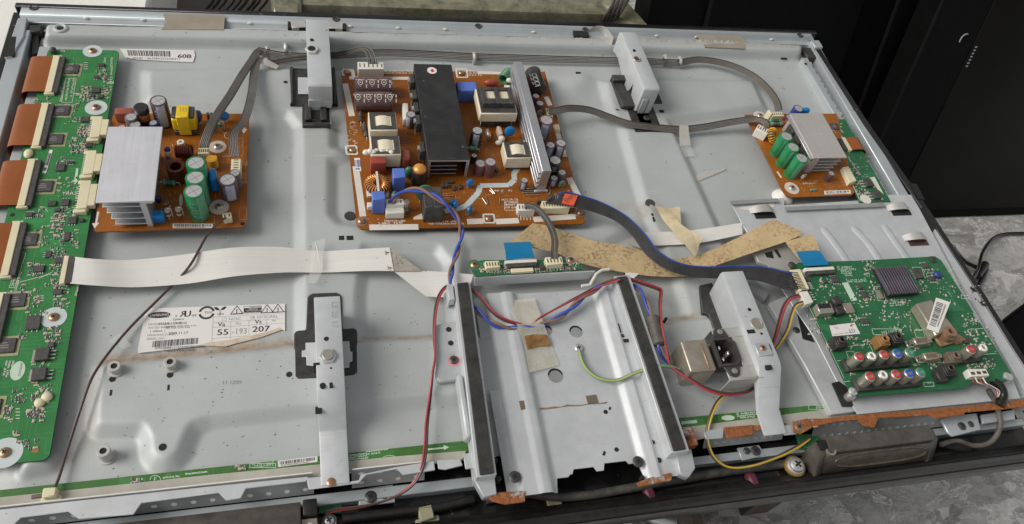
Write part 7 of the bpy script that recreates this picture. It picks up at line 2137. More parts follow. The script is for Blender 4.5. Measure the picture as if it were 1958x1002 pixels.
mb = MB(); mb.sheet(path([(753, 518.6, 12), (806, 518, 11), (850, 520, 12), (905, 525, 15)]), path([(815, 567, 10), (830, 567.5, 10), (845, 568, 11), (893, 566, 13)]), .3, 0, 2); mb.build('cable_run', M['ffc'], fc)
mb = MB()
for px, py in ((739, 483), (744, 512)):
    for k in range(3):
        a_ = P(px, py, 15.2); an = k * 2.1; mb.tube([a_, a_ + Vector((2.6 * math.cos(an), 2.2 * math.sin(an), 0))], .35, 5)
mb.build('dirt_marks', M['wthin'], fc)
mb = MB(); c = P(132, 516, 17)
# ageing beige flat cable
bc_ = thing('beige_flat_cable', (640, -380, 10), 'aged speckled beige flat cable folded between the logic board and the main board', 'flat cable')
mb = MB(); mb.sheet(path([(975, 462, 26), (995, 446, 24), (1018, 427, 22)]), path([(1020, 472, 27), (1040, 478, 24), (1062, 481, 20)]), .3, 0, 2); mb.build('cable_run', M['ffcbeige'], bc_)
mb = MB(); mb.sheet(path([(1018, 427, 22.4), (1052, 433, 21), (1130, 459, 18), (1184, 468, 16), (1224, 478, 15), (1284, 496, 13), (1335, 522, 11)]), path([(1019, 474, 22.4), (1060, 481, 20), (1096, 499, 17), (1166, 516, 15), (1237, 527, 13), (1280, 529, 12), (1318, 528, 11)]), .3, 0, 3); mb.build('cable_run', M['ffcbeige'], bc_)
mb = MB(); mb.sheet(path([(1262, 497, 12), (1300, 494, 12.5), (1345, 484, 15), (1409, 455, 18), (1449, 434, 20), (1479, 419, 21)]), path([(1305, 529, 10.6), (1330, 524, 12), (1363, 510, 15), (1416, 491, 19), (1470, 473, 22), (1530, 454, 23)]), .3, 0, 3); mb.build('cable_run', M['ffcbeige'], bc_)
mb = MB(); mb.sheet(path([(1479, 419, 21.3), (1510, 432, 24), (1538, 446, 26)]), path([(1470, 473, 22.2), (1502, 462, 25), (1537, 447, 27)]), .3, 0, 3); mb.build('folded_corner', M['ffcbeige'], bc_)
mb = MB(); mb.sheet(path([(1502, 462, 25), (1507, 470, 28), (1518, 484, 31), (1534, 503, 31)]), path([(1550, 448, 27), (1557, 453, 30), (1564, 470, 33), (1575, 492, 33)]), .3, 0, 2); mb.build('cable_run', M['ffcbeige'], bc_)
mb = MB(); mb.sheet(path([(963, 464, 28), (966, 480, 29.5), (968, 497, 28)]), path([(1015, 462, 28), (1018, 478, 29.5), (1022, 492, 28)]), .4, 0, 2); mb.build('blue_tape_end', M['bluetape'], bc_)
mb = MB(); mb.sheet(path([(1523, 481, 32.5), (1530, 495, 33), (1538, 509, 32)]), path([(1567, 478, 33), (1576, 492, 34), (1585, 506, 32)]), .4, 0, 2); mb.build('blue_tape_end', M['bluetape'], bc_)
# second white flat cable
wc = thing('white_flat_cable', (640, -350, 4), 'short white flat cable half hidden under the speckled beige one', 'flat cable')
mb = MB(); mb.sheet(path([(1230, 444, 9), (1302, 442, 10), (1360, 435, 13), (1418, 426, 14)]), path([(1222, 468, 9), (1268, 469, 9), (1340, 464, 11), (1420, 448, 13)]), .3, 0, 2); mb.build('cable_run', M['ffc'], wc)
mb = MB(); q = [P(1214, 450, 9.4), P(1198, 464, 8.6), P(1228, 476, 9.4), P(1232, 445, 9.4)]
mb.add(q + [v - Vector((0, 0, .3)) for v in q], [(0, 1, 2, 3), (7, 6, 5, 4), (0, 4, 5, 1), (1, 5, 6, 2), (2, 6, 7, 3), (3, 7, 4, 0)]); mb.build('folded_corner', M['ffcback'], wc)
mb = MB(); mb.prism(PP([(1196, 520), (1222, 523), (1212, 532), (1196, 528)], 14), 13.7, 14); mb.build('cable_run', M['ffc'], wc)
# black ribbon cable with blue edge
A = [(1064, 372, 27), (1082, 367, 30), (1104, 373, 31), (1150, 388, 28), (1196, 413, 27), (1232, 447, 28), (1258, 480, 29), (1296, 503, 29), (1345, 511, 28), (1420, 510, 28), (1465, 512, 30), (1500, 520, 33), (1518, 522, 33)]
Bq = [(1042, 388, 25), (1070, 389, 28), (1098, 396, 29), (1140, 407, 26), (1180, 424, 24), (1210, 452, 24), (1236, 487, 24), (1276, 515, 24), (1330, 530, 23), (1410, 533, 24), (1455, 538, 28), (1500, 553, 32), (1534, 552, 33)]
rc = thing('ribbon_cable', (720, -360, 10), 'dark grey ribbon cable with one blue edge wire curving from power board to main board', 'ribbon cable')
qa, qb = path(A), path(Bq)
mb = MB()
for k in range(12):
    mb.tube([a_.lerp(b_, (k + .5) / 12) for a_, b_ in zip(qa, qb)], .86, 6, 0)
mb.sheet([a_.lerp(b_, .03) for a_, b_ in zip(qa, qb)], [a_.lerp(b_, .97) for a_, b_ in zip(qa, qb)], .7, 0, 2)
mb.build('ribbon', M['lvds'], rc)
mb = MB(); mb.tube([v + Vector((0, 0, .2)) for v in qa], 1.0, 7); mb.build('blue_edge_wire', M['lvdsblue'], rc)
mb = MB(); q = [P(1080, 370, 32), P(1105, 374, 33), P(1097, 393, 31.6), P(1074, 388, 31)]
mb.add(q + [v - Vector((0, 0, 1.0)) for v in q], [(0, 1, 2, 3), (7, 6, 5, 4), (0, 4, 5, 1), (1, 5, 6, 2), (2, 6, 7, 3), (3, 7, 4, 0)])
rt = mb.build('red_tape_flag', M['redtape'], rc)
mb = MB(); a_ = P(1081, 388, 32)
text(mb, 'SMPS', (a_.x, a_.y), 7.0, math.radians(28), 32.9); mb.build('flag_lettering', M['inkgrey'] if False else M['brownplast'], rt, smooth=False, recalc=False)
mb = MB()
for k in range(9):
    a_ = P(1048 + k * 3.6, 386 - k * .4, 25); b_ = P(1050 + k * 3.0, 372, 28 + k * .3)
    mb.tube([a_, a_ + Vector((0, 0, 3)), b_], .7, 6)
mb.build('end_wires', M['wdark'], rc)
mb = MB()
for k in range(9):
    a_ = qa[-6].lerp(qb[-6], (k + .5) / 9); b_ = P(1516 + k * 1.9, 524 + k * 3.4, 34); c_ = a_.lerp(b_, .5) + Vector((0, random.uniform(-1, 1), random.uniform(-2, 1)))
    mb.tube(crom([a_, c_, b_], 5), .7, 6)
mb.build('end_wires', M['wdark'], rc)

def pair(name, pts, mats, label, r=1.15, gap=1.25, twist=0.0, cat='cable', n=7):
    q = path(pts, n)
    mb = MB(); L = 0.0
    W = [[], []]
    for i, p_ in enumerate(q):
        t = q[min(i + 1, len(q) - 1)] - q[max(i - 1, 0)]
        if i: L += (q[i] - q[i - 1]).length
        t = t.normalized() if t.length > 1e-6 else Vector((1, 0, 0))
        s_ = Vector((-t.y, t.x, 0)); s_ = s_.normalized() if s_.length > 1e-6 else Vector((1, 0, 0))
        u_ = t.cross(s_)
        a = twist * L
        o_ = (s_ * math.cos(a) + u_ * math.sin(a)) * gap
        W[0].append(p_ + o_); W[1].append(p_ - o_)
    o = thing(name, tuple(q[len(q) // 2]), label, cat)
    for k in (0, 1):
        m = MB(); m.tube(W[k], r, 8); m.build('wire', M[mats[k]], o)
    return o
pair('twisted_power_cable', [(748, 388, 27), (757, 376, 32), (778, 364, 37), (806, 364, 41), (832, 376, 43), (858, 396, 40), (876, 420, 32), (882, 445, 24), (875, 478, 19), (865, 510, 19), (861, 538, 22), (864, 556, 20)], ['wblue', 'wbrown'], 'blue and brown twisted mains pair looping off the power board past the relays', 1.5, 1.55, .13, n=14)
pair('twisted_power_cable', [(905, 588, 22), (922, 603, 21), (946, 620, 20), (975, 627, 17), (1015, 625, 15.5), (1050, 616, 17), (1082, 598, 20), (1112, 572, 23), (1150, 546, 25), (1172, 535, 27)], ['wblue', 'wbrown'], 'blue and brown twisted mains pair held under the yellowed tape on the stand plate', 1.45, 1.5, .14, n=14)
pair('twisted_power_cable', [(1210, 545, 22), (1226, 558, 26), (1238, 583, 29), (1246, 606, 30), (1254, 636, 30), (1261, 664, 28), (1270, 683, 23), (1286, 700, 20), (1312, 718, 18), (1330, 722, 14)], ['wblue', 'wbrown'], 'blue and brown mains pair passing through the grey ferrite sleeve to the filter can', 1.35, 1.4, .12, n=12)
pair('speaker_wire', [(862, 546, 22), (850, 551, 22), (838, 570, 21), (832, 600, 19), (830, 640, 18), (832, 680, 18), (827, 715, 17), (822, 760, 12), (816, 810, 11), (814, 850, 11), (808, 890, 11), (790, 925, 4), (755, 950, -2), (705, 966, -6), (650, 974, -8), (622, 980, -8)], ['wred', 'wthin'], 'red and black pair hanging down left of the standing rail to the lower edge', .95, .95, .02)
pair('speaker_wire', [(900, 552, 22), (920, 570, 23), (938, 592, 22), (958, 608, 20), (985, 618, 18), (1012, 622, 16), (1035, 606, 18), (1060, 592, 21), (1105, 568, 24), (1150, 545, 27), (1185, 533, 36)], ['wred', 'wthin'], 'red and dark pair dipping across the stand plate between the two rails', .95, .95, .02)
pair('speaker_wire', [(1205, 534, 26), (1230, 542, 24), (1258, 552, 22), (1264, 558, 21), (1262, 582, 28), (1264, 615, 34), (1270, 645, 34), (1276, 674, 29), (1284, 700, 24), (1315, 722, 24), (1352, 744, 22), (1390, 754, 20), (1425, 750, 18), (1448, 738, 16)], ['wred', 'wthin'], 'red and dark pair swinging in front of the power inlet box', 1.05, 1.0, .02)
pair('speaker_wire', [(1528, 565, 33), (1512, 570, 32), (1500, 585, 26), (1492, 610, 20), (1484, 640, 16), (1474, 668, 13)], ['wred', 'wthin'], 'red wire pair dropping from the lower white socket of the main board', 1.2, 1.1, .02)
pair('speaker_wire', [(1536, 578, 33), (1522, 584, 30), (1514, 602, 22), (1506, 630, 15), (1494, 652, 12), (1482, 668, 11)], ['wyel', 'wthin'], 'yellow and black wire pair dropping from the main board beside the red one', 1.0, 1.0, .02)
pair('speaker_wire', [(1385, 755, 14), (1370, 772, 12), (1358, 800, 9), (1352, 832, 4), (1358, 862, 0), (1374, 884, -3), (1400, 895, -4), (1440, 890, -4), (1480, 876, -4), (1505, 865, -3), (1530, 851, -2), (1548, 838, -1)], ['wyel', 'wthin'], 'yellow and black wire pair hanging in a loop over the black lower rim', 1.0, .9, .02)
gy = thing('earth_wire', (560, -500, 14), 'green and yellow earth wire screwed to the stand plate', 'wire')
q = path([(1108, 672, 16), (1114, 692, 16), (1126, 710, 16), (1148, 724, 17), (1180, 727, 19), (1215, 713, 24), (1250, 701, 28), (1275, 700, 26), (1300, 706, 20)])
mb = MB(); mb.tube(q, 1.7, 9); mb.build('wire', M['wgreen'], gy)
mb = MB(); mb.tube([v + Vector((-.45, -.35, .75)) for v in q], 1.05, 7); mb.build('yellow_stripe', M['wgy'], gy)
a_, b_ = P(1107, 664, 14), P(1109, 680, 15); mb = MB(); mb.cyl(a_.x, a_.y, 3.8, 12.5, 14, 18); mb.rod((a_.x, a_.y - 3, 13.5), (b_.x, b_.y, 15.5), 1.7, 10); mb.build('ring_lug', M['nickel'], gy)
screw(1107, 664, 14, 3.8, 'chrome', gy)
mb = MB(); mb.tube(path([(432, 416, 24), (418, 426, 22), (395, 452, 16), (365, 505, 17), (335, 540, 8), (295, 580, 5), (250, 625, 5), (210, 672, 8), (180, 715, 13), (164, 752, 12), (146, 806, 8), (128, 862, 6), (112, 915, 6), (102, 938, 9)]), 1.15, 8)
tag(mb.build('thin_wire', M['wthin']), 'single thin dark brown wire crossing the white flat cable down to the green strip', 'wire')
mb = MB(); mb.tube(path([(930, 955, -16), (1000, 943, -14), (1040, 948, -13), (1080, 950, -13), (1130, 946, -13), (1190, 936, -13), (1250, 925, -14), (1310, 915, -15), (1370, 905, -16), (1480, 890, -17), (1560, 880, -17)]), 4.0, 12)
tag(mb.build('thick_cable', M['thickcable']), 'thick dusty black cable lying in the lower rim below the stand plate', 'cable')
mb = MB(); mb.tube(path([(655, 992, -14), (720, 984, -14), (790, 976, -14), (850, 968, -14), (905, 955, -15)]), 4.0, 12)
tag(mb.build('thick_cable', M['black']), 'thick black cable clipped in the lower rim left of the stand plate', 'cable')
mb = MB(); mb.tube(path([(1800, 850, -6), (1830, 843, -8), (1860, 852, -10), (1890, 848, -8), (1908, 828, -2), (1912, 800, 4), (1900, 765, 12), (1890, 745, 18)]), 2.6, 10)
tag(mb.build('thick_cable', M['rubber']), 'dark cable hanging in a loop at the lower right corner of the tray', 'cable')
mb = MB()
for k in range(4):
    mb.tube(path([(1858 + k * 7, 722, 33), (1862 + k * 8, 730 + k, 34), (1878 + k * 6, 735 + k, 30), (1902 + k * 3, 742 + k * 2, 24), (1908, 760, 16)]), .6, 6, k % 2)
tag(mb.build('thin_wires', [M['wred'], M['goop']]), 'thin pinkish wires from the white socket at the lower right of the main board', 'wire')
mb = MB(); mb.tube(path([(1898, 728, 22), (1912, 738, 22), (1918, 756, 18), (1910, 775, 14)]), 4.5, 10)
tag(mb.build('black_sleeve', M['black']), 'short black sleeved cable end at the lower right corner post', 'cable')
# ferrite sleeve round the mains pair
a_, b_ = P(1247, 606, 30), P(1262, 660, 29)
mb = MB(); d = b_ - a_; mb.tube([a_, a_ + d * .04, a_ + d * .5, a_ + d * .96, b_], 6, 16, 0, rs=[4.8, 6.2, 6.8, 6.4, 4.8])
tag(mb.build('ferrite_sleeve', M['rubber']), 'dusty grey brown ferrite sleeve on the mains pair beside the right rail', 'ferrite core')

# ================================================================== tapes and labels
def tape(name, pts, z_, th, mat, label, cat='tape', bevel=0.0):
    mb = MB()
    if isinstance(z_, (int, float)): q = [P(a, b, z_) for a, b in pts]
    else: q = [P(a, b, c) for (a, b), c in zip(pts, z_)]
    n = len(q)
    mb.add([tuple(v) for v in q] + [(v.x, v.y, v.z - th) for v in q], [tuple(range(n)), tuple(range(2 * n - 1, n - 1, -1))] + [(i, n + i, n + (i + 1) % n, (i + 1) % n) for i in range(n)])
    return tag(mb.build(name, M[mat]), label, cat)
def wtape(name, A, Bp, th, mat, label, nu=6, n=6, wob=.25):
    mb = MB()
    qa, qb = path(A, n), path(Bp, n)
    for q in (qa, qb):
        for v in q: v.z += random.uniform(-wob, wob)
    mb.sheet(qa, qb, th, 0, nu)
    return tag(mb.build(name, M[mat]), label, 'tape')
wtape('foam_tape', [(312, 26, 12.6), (316, 42, 12.4), (309, 56, 13.6)], [(430, 29, 12.6), (429, 44, 12.4), (428, 57, 13.6)], .6, 'greytape', 'grey brown tape patch across the top rail near the left corner')
mb = MB(); qa, qb = path([(1332, 66, 12.4), (1340, 78, 12.2), (1348, 90, 14.2)], 5), path([(1416, 68, 12.4), (1425, 80, 12.4), (1424, 93, 14.2)], 5)
mb.sheet(qa, qb, .6, 0, 8); tag(mb.build('foam_tape', M['greytape']), 'grey brown tape patch across the top rail right of the right bracket', 'tape')
wtape('yellowed_tape', [(970, 575, 15.6), (985, 612, 18.9), (1000, 655, 17.2), (1012, 712, 17)], [(1022, 570, 15.6), (1036, 608, 18.5), (1052, 652, 13.4), (1070, 698, 13.2)], .3, 'masking', 'wide yellowed tape strip holding the wires on the stand plate', wob=.1)
tape('brown_adhesive', [(1003, 643), (1020, 639), (1046, 640), (1054, 660), (1030, 662), (1009, 668)], [17.8, 17.6, 16.5, 15.0, 16, 17.6], .2, 'gum', 'brown dried adhesive patch in the middle of the yellowed tape strip')
cl = thing('curled_tape', (640, -330, 8), 'yellowed curled tape standing up over the white flat cable', 'tape')
mb = MB(); mb.sheet(path([(1254, 394, 11), (1268, 420, 15), (1290, 446, 22), (1312, 470, 24), (1329, 491, 22)]), path([(1284, 400, 13), (1298, 424, 22), (1318, 440, 26), (1336, 456, 25), (1336, 476, 22)]), .3, 0, 3); mb.build('tape_strip', M['curl'], cl)
mb = MB(); mb.sheet(path([(1254, 394, 10.6), (1275, 398, 12), (1300, 395, 16)]), path([(1268, 418, 15), (1290, 418, 20), (1303, 432, 22)]), .3, 0, 3); mb.build('tape_flap', M['curl'], cl)
mb = MB(); mb.sheet(path([(1318, 440, 25), (1330, 446, 27), (1344, 455, 28)]), path([(1330, 488, 21), (1334, 480, 22), (1337, 470, 23)]), .3, 0, 3); mb.build('tape_flap', M['curl'], cl)
wtape('clear_tape', [(1299, 240, 14), (1299, 258, 11), (1300, 279, 4.5)], [(1316, 240, 14), (1318, 258, 11), (1321, 278, 4.5)], .2, 'haze', 'small cloudy tape holding the sagging grey harness to the plate', wob=.1)
tape('clear_tape', [(1300, 279.5), (1321, 278.5), (1328, 298), (1308, 300)], 4.2, .2, 'clear', 'nearly invisible clear tape end below the cloudy tape on the sagging harness')
tape('tape_remnant', [(1319, 341), (1332, 336), (1345, 331), (1352, 326), (1360, 328), (1388, 321), (1384, 326), (1360, 336), (1340, 344), (1326, 350)], 1.4, .6, 'haze', 'torn tape remnant stuck on the bare plate left of the right orange brown board')
tape('clear_tape', [(494, 104), (534, 126), (528, 132), (484, 116)], [14, 9, 9, 13], .25, 'haze', 'crumpled clear tape at the bend of the harness beside the left bracket')
tape('clear_tape', [(597, 462), (622, 455), (616, 520), (604, 542), (590, 540)], [14, 14, 14, 12, 12], .2, 'clear', 'clear tape over the middle of the left white flat cable')
mb = MB(); mb.tube(path([(604, 466, 14.2), (608, 482, 13.7), (611, 500, 13.2), (613, 513, 12.2)]), .45, 6)
tag(mb.build('tape_crease', M['goop']), 'white crease line of folded tape on the left white flat cable', 'tape')
tape('clear_tape', [(208, 652), (228, 637), (252, 660), (238, 668)], 6.4, .2, 'clear', 'small clear tape holding the thin brown wire beside the paper rating label')

def sticker(name, pts, z_, label, mat='label'):
    q = [P(a, b, z_) for a, b in pts]
    t_ = thing(name, tuple(sum(q, Vector()) / len(q)), label, 'sticker')
    mb = MB(); mb.prism(q, z_ - .3, z_); mb.build('paper', M[mat], t_, smooth=False)
    return t_
def lerp4(q, u, v):
    return q[0].lerp(q[1], u).lerp(q[3].lerp(q[2], u), v)
def bars(mb, q, u0, u1, v0, v1, n, seed, zo_=.08):
    rr = random.Random(seed); u = u0; step = (u1 - u0) / n
    while u < u1:
        du = step * rr.uniform(.25, 1.1)
        mb.add([tuple(lerp4(q, a, b) + Vector((0, 0, zo_))) for a, b in ((u, v1), (u + du, v1), (u + du, v0), (u, v0))], [(0, 1, 2, 3)])
        u += du + step * rr.uniform(.25, .9)
def rect(mb, q, u0, u1, v0, v1, mi=0, zo_=.08):
    mb.add([tuple(lerp4(q, a, b) + Vector((0, 0, zo_))) for a, b in ((u0, v1), (u1, v1), (u1, v0), (u0, v0))], [(0, 1, 2, 3)], mi)
def tx(mb, q, u, v, body, hgt, mi=0, sx=1.0, zo_=.1, align='LEFT', ad=0.0):
    o_ = lerp4(q, u, v); d = q[1] - q[0]
    text(mb, body, (o_.x, o_.y), hgt, math.atan2(d.y, d.x) + ad, o_.z + zo_, mi, sx, align)

bs = sticker('barcode_sticker', [(229, 93), (371, 96), (373, 106), (369, 119), (262, 114), (240, 110)], 1.0, 'white rounded barcode sticker on the plate above the square orange brown board')
q = [P(229, 93, 1.0), P(371, 96, 1.0), P(370, 119, 1.0), P(236, 115, 1.0)]
mb = MB(); bars(mb, q, .09, .66, .12, .60, 34, 4); tx(mb, q, .13, .88, '42HD - 0639B0203258(S1)', 4.2, 0, 1.05); 
for k in range(3): tx(mb, q, .765 + k * .003, .68, '60B', 9.0, 0, 1.05, .1 + k * .03)
mb.build('print', M['ink'], bs, smooth=False, recalc=False)

rs = sticker('rating_label', [(279, 590), (545, 580.5), (545, 632), (538, 630), (497, 645), (455, 655), (431, 662), (390, 661), (265, 675), (263, 670)], 1.2, 'white paper rating label with torn brown lower edge, voltages and barcode')
q = [P(279, 590, 1.2), P(545, 580.5, 1.2), P(550, 650, 1.2), P(264, 675, 1.2)]
mb = MB(); mb.prism([(v.x, v.y) for v in [P(a, b, 1.3) for a, b in ((380, 660), (398, 655), (440, 650), (480, 641), (510, 635), (535, 626), (540, 630), (497, 645.5), (455, 655.5), (431, 662.5))]], 1.0, 1.35); mb.build('torn_edge', M['labeltan'], rs, smooth=False)
mb = MB()
el = [lerp4(q, .10 + .078 * math.cos(a_), .165 + .075 * math.sin(a_)) for a_ in [-2 * math.pi * k / 24 for k in range(24)]]
mb.add([(v.x, v.y, v.z + .08) for v in el], [tuple(range(24))])
tx(mb, q, .033, .195, 'SAMSUNG', 3.3, 1, 1.05, .14, ad=.03)
tx(mb, q, .142, .235, 'SDI', 2.2); tx(mb, q, .212, .23, 'c', 4.2); tx(mb, q, .292, .235, 'R', 8.8, 0, -1.1); tx(mb, q, .291, .235, 'R', 8.8, 0, -1.1, .12); tx(mb, q, .268, .235, 'U', 8.8, 0, 1.0); tx(mb, q, .271, .235, 'U', 8.8, 0, 1.0, .12); tx(mb, q, .325, .235, 'us', 4.6); tx(mb, q, .20, .31, 'E200614', 2.6)
c = lerp4(q, .43, .16)
for a0 in (0, 180):
    ring = []
    for k in range(9):
        a_ = math.radians(a0 + 12 + 19.5 * k); ring.append((a_,))
    for k in range(8):
        a1_, a2_ = ring[k][0], ring[k + 1][0]
        mb.add([(c.x + 6.9 * math.cos(a1_), c.y + 6.9 * math.sin(a1_), c.z + .08), (c.x + 6.9 * math.cos(a2_), c.y + 6.9 * math.sin(a2_), c.z + .08), (c.x + 4.9 * math.cos(a2_), c.y + 4.9 * math.sin(a2_), c.z + .08), (c.x + 4.9 * math.cos(a1_), c.y + 4.9 * math.sin(a1_), c.z + .08)], [(3, 2, 1, 0)])
tx(mb, q, .413, .185, 'TUV', 3.4)
c = lerp4(q, .525, .10)
for sx in (-1, 1):
    lf_ = [(c.x + sx * (.3 + 5.2 * u), c.y + 2.6 * u + 1.7 * math.sin(math.pi * u), c.z + .08) for u in (0, .25, .5, .75, 1)] + [(c.x + sx * (.3 + 5.2 * u), c.y + 2.6 * u - 1.6 * math.sin(math.pi * u), c.z + .08) for u in (.75, .5, .25)]
    mb.add(lf_ if sx < 0 else lf_, [tuple(range(len(lf_)))])
mb.cbox(c.x, c.y - 3.2, .6, 6, c.z, c.z + .08)
for u in (.645, .865, .945):
    c = lerp4(q, u, .14)
    t_ = [(c.x, c.y + 5), (c.x + 5.2, c.y - 3.6), (c.x - 5.2, c.y - 3.6)]
    for k in range(3):
        a_, b_ = Vector(t_[k]), Vector(t_[(k + 1) % 3]); n_ = (b_ - a_).normalized(); n_ = Vector((-n_.y, n_.x)) * .35
        mb.add([(a_ + n_).to_3d() + Vector((0, 0, c.z + .08)), (b_ + n_).to_3d() + Vector((0, 0, c.z + .08)), (b_ - n_).to_3d() + Vector((0, 0, c.z + .08)), (a_ - n_).to_3d() + Vector((0, 0, c.z + .08))], [(0, 1, 2, 3)])
    mb.cbox(c.x, c.y - .3, .8, 3.6, c.z, c.z + .08); mb.cbox(c.x, c.y - 2.6, .8, .6, c.z, c.z + .08)
rect(mb, q, .695, .825, .085, .20); 
for a_ in ((.695, .825, .035, .045), (.695, .697, .035, .09), (.823, .825, .035, .09)): rect(mb, q, *a_)
tx(mb, q, .735, .078, 'CAUTION', 2.3); tx(mb, q, .73, .135, 'SERVICE', 2.2, 1, 1, .14); tx(mb, q, .712, .175, 'TECHNICIAN ONLY', 1.8, 1, 1, .14)
tx(mb, q, .615, .232, 'WARNING', 1.9); tx(mb, q, .685, .232, 'DO NOT TOUCH ELECTRIC PARTS AND SERVICEABLE AREA', 1.75, 0, .8); tx(mb, q, .505, .225, 'PbFREE', 1.9)
tx(mb, q, .035, .40, 'MODEL : S42AX - YB08', 3.3, 2, .95); tx(mb, q, .105, .40, 'S42AX - YB08', 3.3, 0, .95, .12)
tx(mb, q, .04, .475, 'RATED INPUT :', 2.9, 2); tx(mb, q, .155, .465, '240-400V, 0.9A-193V, 0.1A', 2.2); tx(mb, q, .155, .50, '70V, 0.2A-15.6V, 0.6A', 2.2); tx(mb, q, .055, .555, '(  600mA  )', 2.6, 0); tx(mb, q, .04, .645, 'MANUFACTURED :', 2.9, 2); tx(mb, q, .18, .64, '2009.11.17', 3.6); tx(mb, q, .04, .725, 'SERIAL NO.', 2.9, 2)
tx(mb, q, .107, .955, 'KM2S84BB1213ZA000586N0098', 3.2, 0, .9); tx(mb, q, .17, 1.03, 'MADE IN KOREA', 3.2, 0, 1.0); tx(mb, q, .05, 1.02, 'LJ92-01675A', 1.9, 2)
bars(mb, q, .085, .385, .76, .905, 62, 9)
for (u0, u1, v0, v1) in ((.478, .985, .275, .281), (.478, .985, .415, .421), (.478, .985, .535, .541), (.478, .85, .805, .811), (.478, .480, .275, .97), (.603, .605, .415, .85), (.731, .733, .415, .80), (.858, .860, .415, .70)):
    rect(mb, q, u0, u1, v0, v1, 2)
tx(mb, q, .59, .385, 'NTSC', 4.0, 2); tx(mb, q, .79, .375, 'NTSC/PAL', 4.0, 2, 1.0); 
for u in (.545, .745):
    for a_ in ((u, u + .028, .31, .316), (u, u + .028, .384, .39), (u, u + .0022, .31, .39), (u + .026, u + .028, .31, .39)): rect(mb, q, *a_, 2)
tx(mb, q, .751, .375, 'V', 3.6, 2)
tx(mb, q, .513, .52, 'Va', 6.0); tx(mb, q, .514, .52, 'Va', 6.0, 0, 1, .13); tx(mb, q, .635, .50, 'Vsc', 3.8, 2); tx(mb, q, .773, .51, 'Vs', 6.0); tx(mb, q, .774, .51, 'Vs', 6.0, 0, 1, .13); tx(mb, q, .895, .48, 'Ve', 3.2, 2)
for k in (0, .0012, .0024): tx(mb, q, .508 + k, .735, '55', 8.4, 0, 1.2, .1 + k * 10); tx(mb, q, .752 + k, .72, '207', 8.4, 0, 1.2, .1 + k * 10)
tx(mb, q, .612, .74, '-193', 8.4, 2, .85)
mb.build('print', [M['ink'], M['label'], M['inkgrey']], rs, smooth=False, recalc=False)

# faint pencil number on the lower land of the plate
mb = MB(); a_ = P(421, 737, 8.7); text(mb, '68Z1 11', (a_.x + 17, a_.y + 3), 4.6, math.radians(176), zplate(a_.x, a_.y) + .25)
mb.build('pencil_number', M['inkgrey'], ch, smooth=False, recalc=False)

# ================================================================== loudspeakers and loose bits in the lower rim
sp = thing('loudspeaker', (800, -600, -14), 'long dusty brown black loudspeaker in the lower rim under the main board', 'loudspeaker')
q = [P(1592, 838, 12), P(1800, 812, 12), P(1814, 850, 6), P(1560, 902, 0)]
mb = MB()
x0, x1 = 748, 872
mb.yz([(-585, -18), (-585, 12), (-596, 13), (-600, 10), (-600, -18)], x0 + 4, x1 - 4); mb.build('rear_housing', M['speaker'], sp, bevel=1.5, bseg=2)
mb = MB(); mb.yz([(-600.2, -18), (-600.2, 6), (-605, 1), (-611.5, -8), (-612, -18)], x0, x1 - 1); mb.build('sloping_front', M['speaker'], sp, bevel=1.0)
def onf(x, u): 
    y = -600.6 - 10.8 * u; return (x, y, 5.6 - 13.6 * u + 0.5)
mb = MB(); cx_ = (x0 + x1) / 2 + 2
ring = []
for k in range(41):
    a_ = 2 * math.pi * k / 40
    ex = 50 * (abs(math.cos(a_)) ** .55) * (1 if math.cos(a_) >= 0 else -1); uu = .5 + .40 * (abs(math.sin(a_)) ** .8) * (1 if math.sin(a_) >= 0 else -1)
    ring.append(onf(cx_ + ex, uu))
mb.tube(ring, 1.3, 7); mb.build('surround_ring', M['cone'], sp)
mb = MB(); mb.add([Vector(r_) + Vector((0, 0, .15)) for r_ in ring[:-1]], [tuple(range(40))]); mb.build('cone', M['cone'], sp, recalc=False)
for k in (0, 1):
    xx = x0 - 3 if k == 0 else x1 - 3
    mb = MB(); mb.yz([(-588, -18), (-588, 10), (-600, 10), (-613.4, -9), (-613.4, -18)], xx - 3, xx + 3); mb.build('end_bracket', M['speaker' if k == 0 else 'bezgrey'], sp, bevel=1.2, bseg=2)
c = P(1588, 868, 4); mb = MB(); mb.lathe(x0 + 6, -598, [(5, 2), (5, 11.4), (3.2, 11.4), (3, 9)], 16); mb.build('screw_boss', M['silver'], sp)
c = P(1596, 850, 10); mb = MB(); mb.cbox(x0 + 2, -592, 13, 10, -5, 12); mb.build('rubber_mount', M['black'], sp, bevel=2, bseg=2)
sp2 = thing('loudspeaker', (200, -590, -14), 'brown black loudspeaker at the bottom left edge of the photo, mostly cut off', 'loudspeaker')
mb = MB(); mb.yz([(-583.5, -19), (-583.5, -3), (-600, 3), (-614, 1), (-614, -19)], 150, 286); mb.build('rear_housing', M['speaker'], sp2, bevel=1.5, bseg=2)
mb = MB(); mb.cbox(293, -590, 11, 13, -14, 2); mb.build('rubber_mount', M['black'], sp2, bevel=1.5, bseg=2)
mb = MB(); mb.cbox(292, -603, 13, 12, -18, -3); b_ = mb.build('end_bracket', M['silver'], sp2, bevel=1)
mb = MB(); mb.lathe(293, -603, [(2.4, -3), (2.4, -1.5), (1, -.8)], 12); mb.build('screw', M['chrome'], b_)
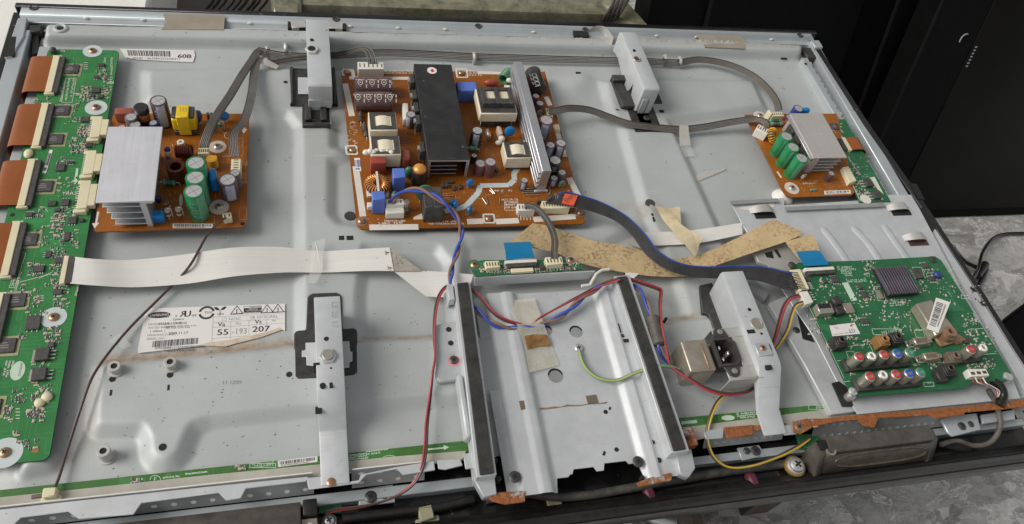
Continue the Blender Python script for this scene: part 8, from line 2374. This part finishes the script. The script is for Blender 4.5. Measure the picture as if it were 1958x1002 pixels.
def bigscrew(px, py, z_, r, label, ring=None):
    p_ = P(px, py, z_ + 4)
    t_ = thing('large_screw', (p_.x, p_.y, z_), label, 'screw')
    m = MB(); m.lathe(p_.x, p_.y, [(r * 1.25, z_ - 4), (r * 1.25, z_ - 1.5), (r * 1.1, z_ - 1)], 22); m.build('grommet', M[ring or 'blackdust'], t_)
    m = MB(); m.lathe(p_.x, p_.y, [(r * 1.05, z_ - 1), (r * 1.05, z_ + .2), (r * .9, z_ + .8), (r * .82, z_ + 2.8), (r * .55, z_ + 4.2), (r * .1, z_ + 4.6)], 22); o = m.build('screw_head', M['chrome'], t_)
    m = MB(); m.cbox(p_.x, p_.y, r * .9, r * .22, z_ + 3.4, z_ + 4.75, .5); m.cbox(p_.x, p_.y, r * .22, r * .9, z_ + 3.4, z_ + 4.77, .5); m.build('cross_slot', M['hole'], o)
bigscrew(1526, 887, -10, 8.0, 'large bright round headed screw in the lower rim left of the right loudspeaker', 'washer')
bigscrew(629, 994, -14, 5.6, 'bright screw at the bottom edge right of the left loudspeaker')
mb = MB(); p_ = P(815, 980, -10); mb.cbox(p_.x, p_.y, 12, 12, -19, -10, .1); mb.cbox(p_.x + 1, p_.y - 6, 20, 7, -19, -14, .1)
tag(mb.build('cable_clip', M['sponge'], bevel=1), 'yellowed clip pad on the thick cable left of the stand plate', 'clip')
mb = MB(); p_ = P(1062, 950, -10); mb.cbox(p_.x, p_.y, 13, 20, -19.5, -16, .05)
tag(mb.build('cable_clip', M['sponge'], bevel=.8), 'yellowed pad under the thick cable below the notch of the stand plate', 'clip')
mb = MB(); p_ = P(624, 968, -10); mb.cbox(p_.x + 3, p_.y, 18, 9, -17, -15, -.1)
tag(mb.build('terminal_board', M['green2'], bevel=.3), 'tiny dark green terminal board beside the left loudspeaker', 'terminal board')
mb = MB(); p_ = P(1548, 838, -3); mb.cbox(p_.x, p_.y - 2, 22, 14, -8, -5, -.1)
tag(mb.build('terminal_board', M['green2'], bevel=.3), 'dusty green terminal board where the yellow wires meet the right loudspeaker', 'terminal board')

GROUPS = {'mounting_bracket': 'four mounting brackets', 'grey_wire_harness': 'grey wire harnesses', 'speaker_wire': 'thin two core wire pairs', 'twisted_power_cable': 'blue and brown mains pairs', 'white_flat_cable': 'white flat cables', 'driver_board': 'green driver boards', 'sustain_board': 'orange brown boards', 'address_strip_board': 'green strip boards', 'loudspeaker': 'loudspeakers in the lower rim',
          'old_television': 'dark televisions behind', 'black_cable': 'black cords on the floor', 'cable_bundle': 'dark cables behind the top edge', 'thick_cable': 'thick cables in the lower rim', 'clear_tape': 'clear tape pieces', 'foam_tape': 'grey brown tape patches', 'large_screw': 'bright screws in the lower rim', 'cable_clip': 'yellowed clips in the lower rim', 'terminal_board': 'tiny green terminal boards'}
for o in SC.objects:
    k = o.name.split('.')[0]
    if o.parent is None and k in GROUPS and 'label' in o: o['group'] = GROUPS[k]
# tidy up the bookkeeping properties
for o in list(SC.objects):
    if 'org' in o: del o['org']
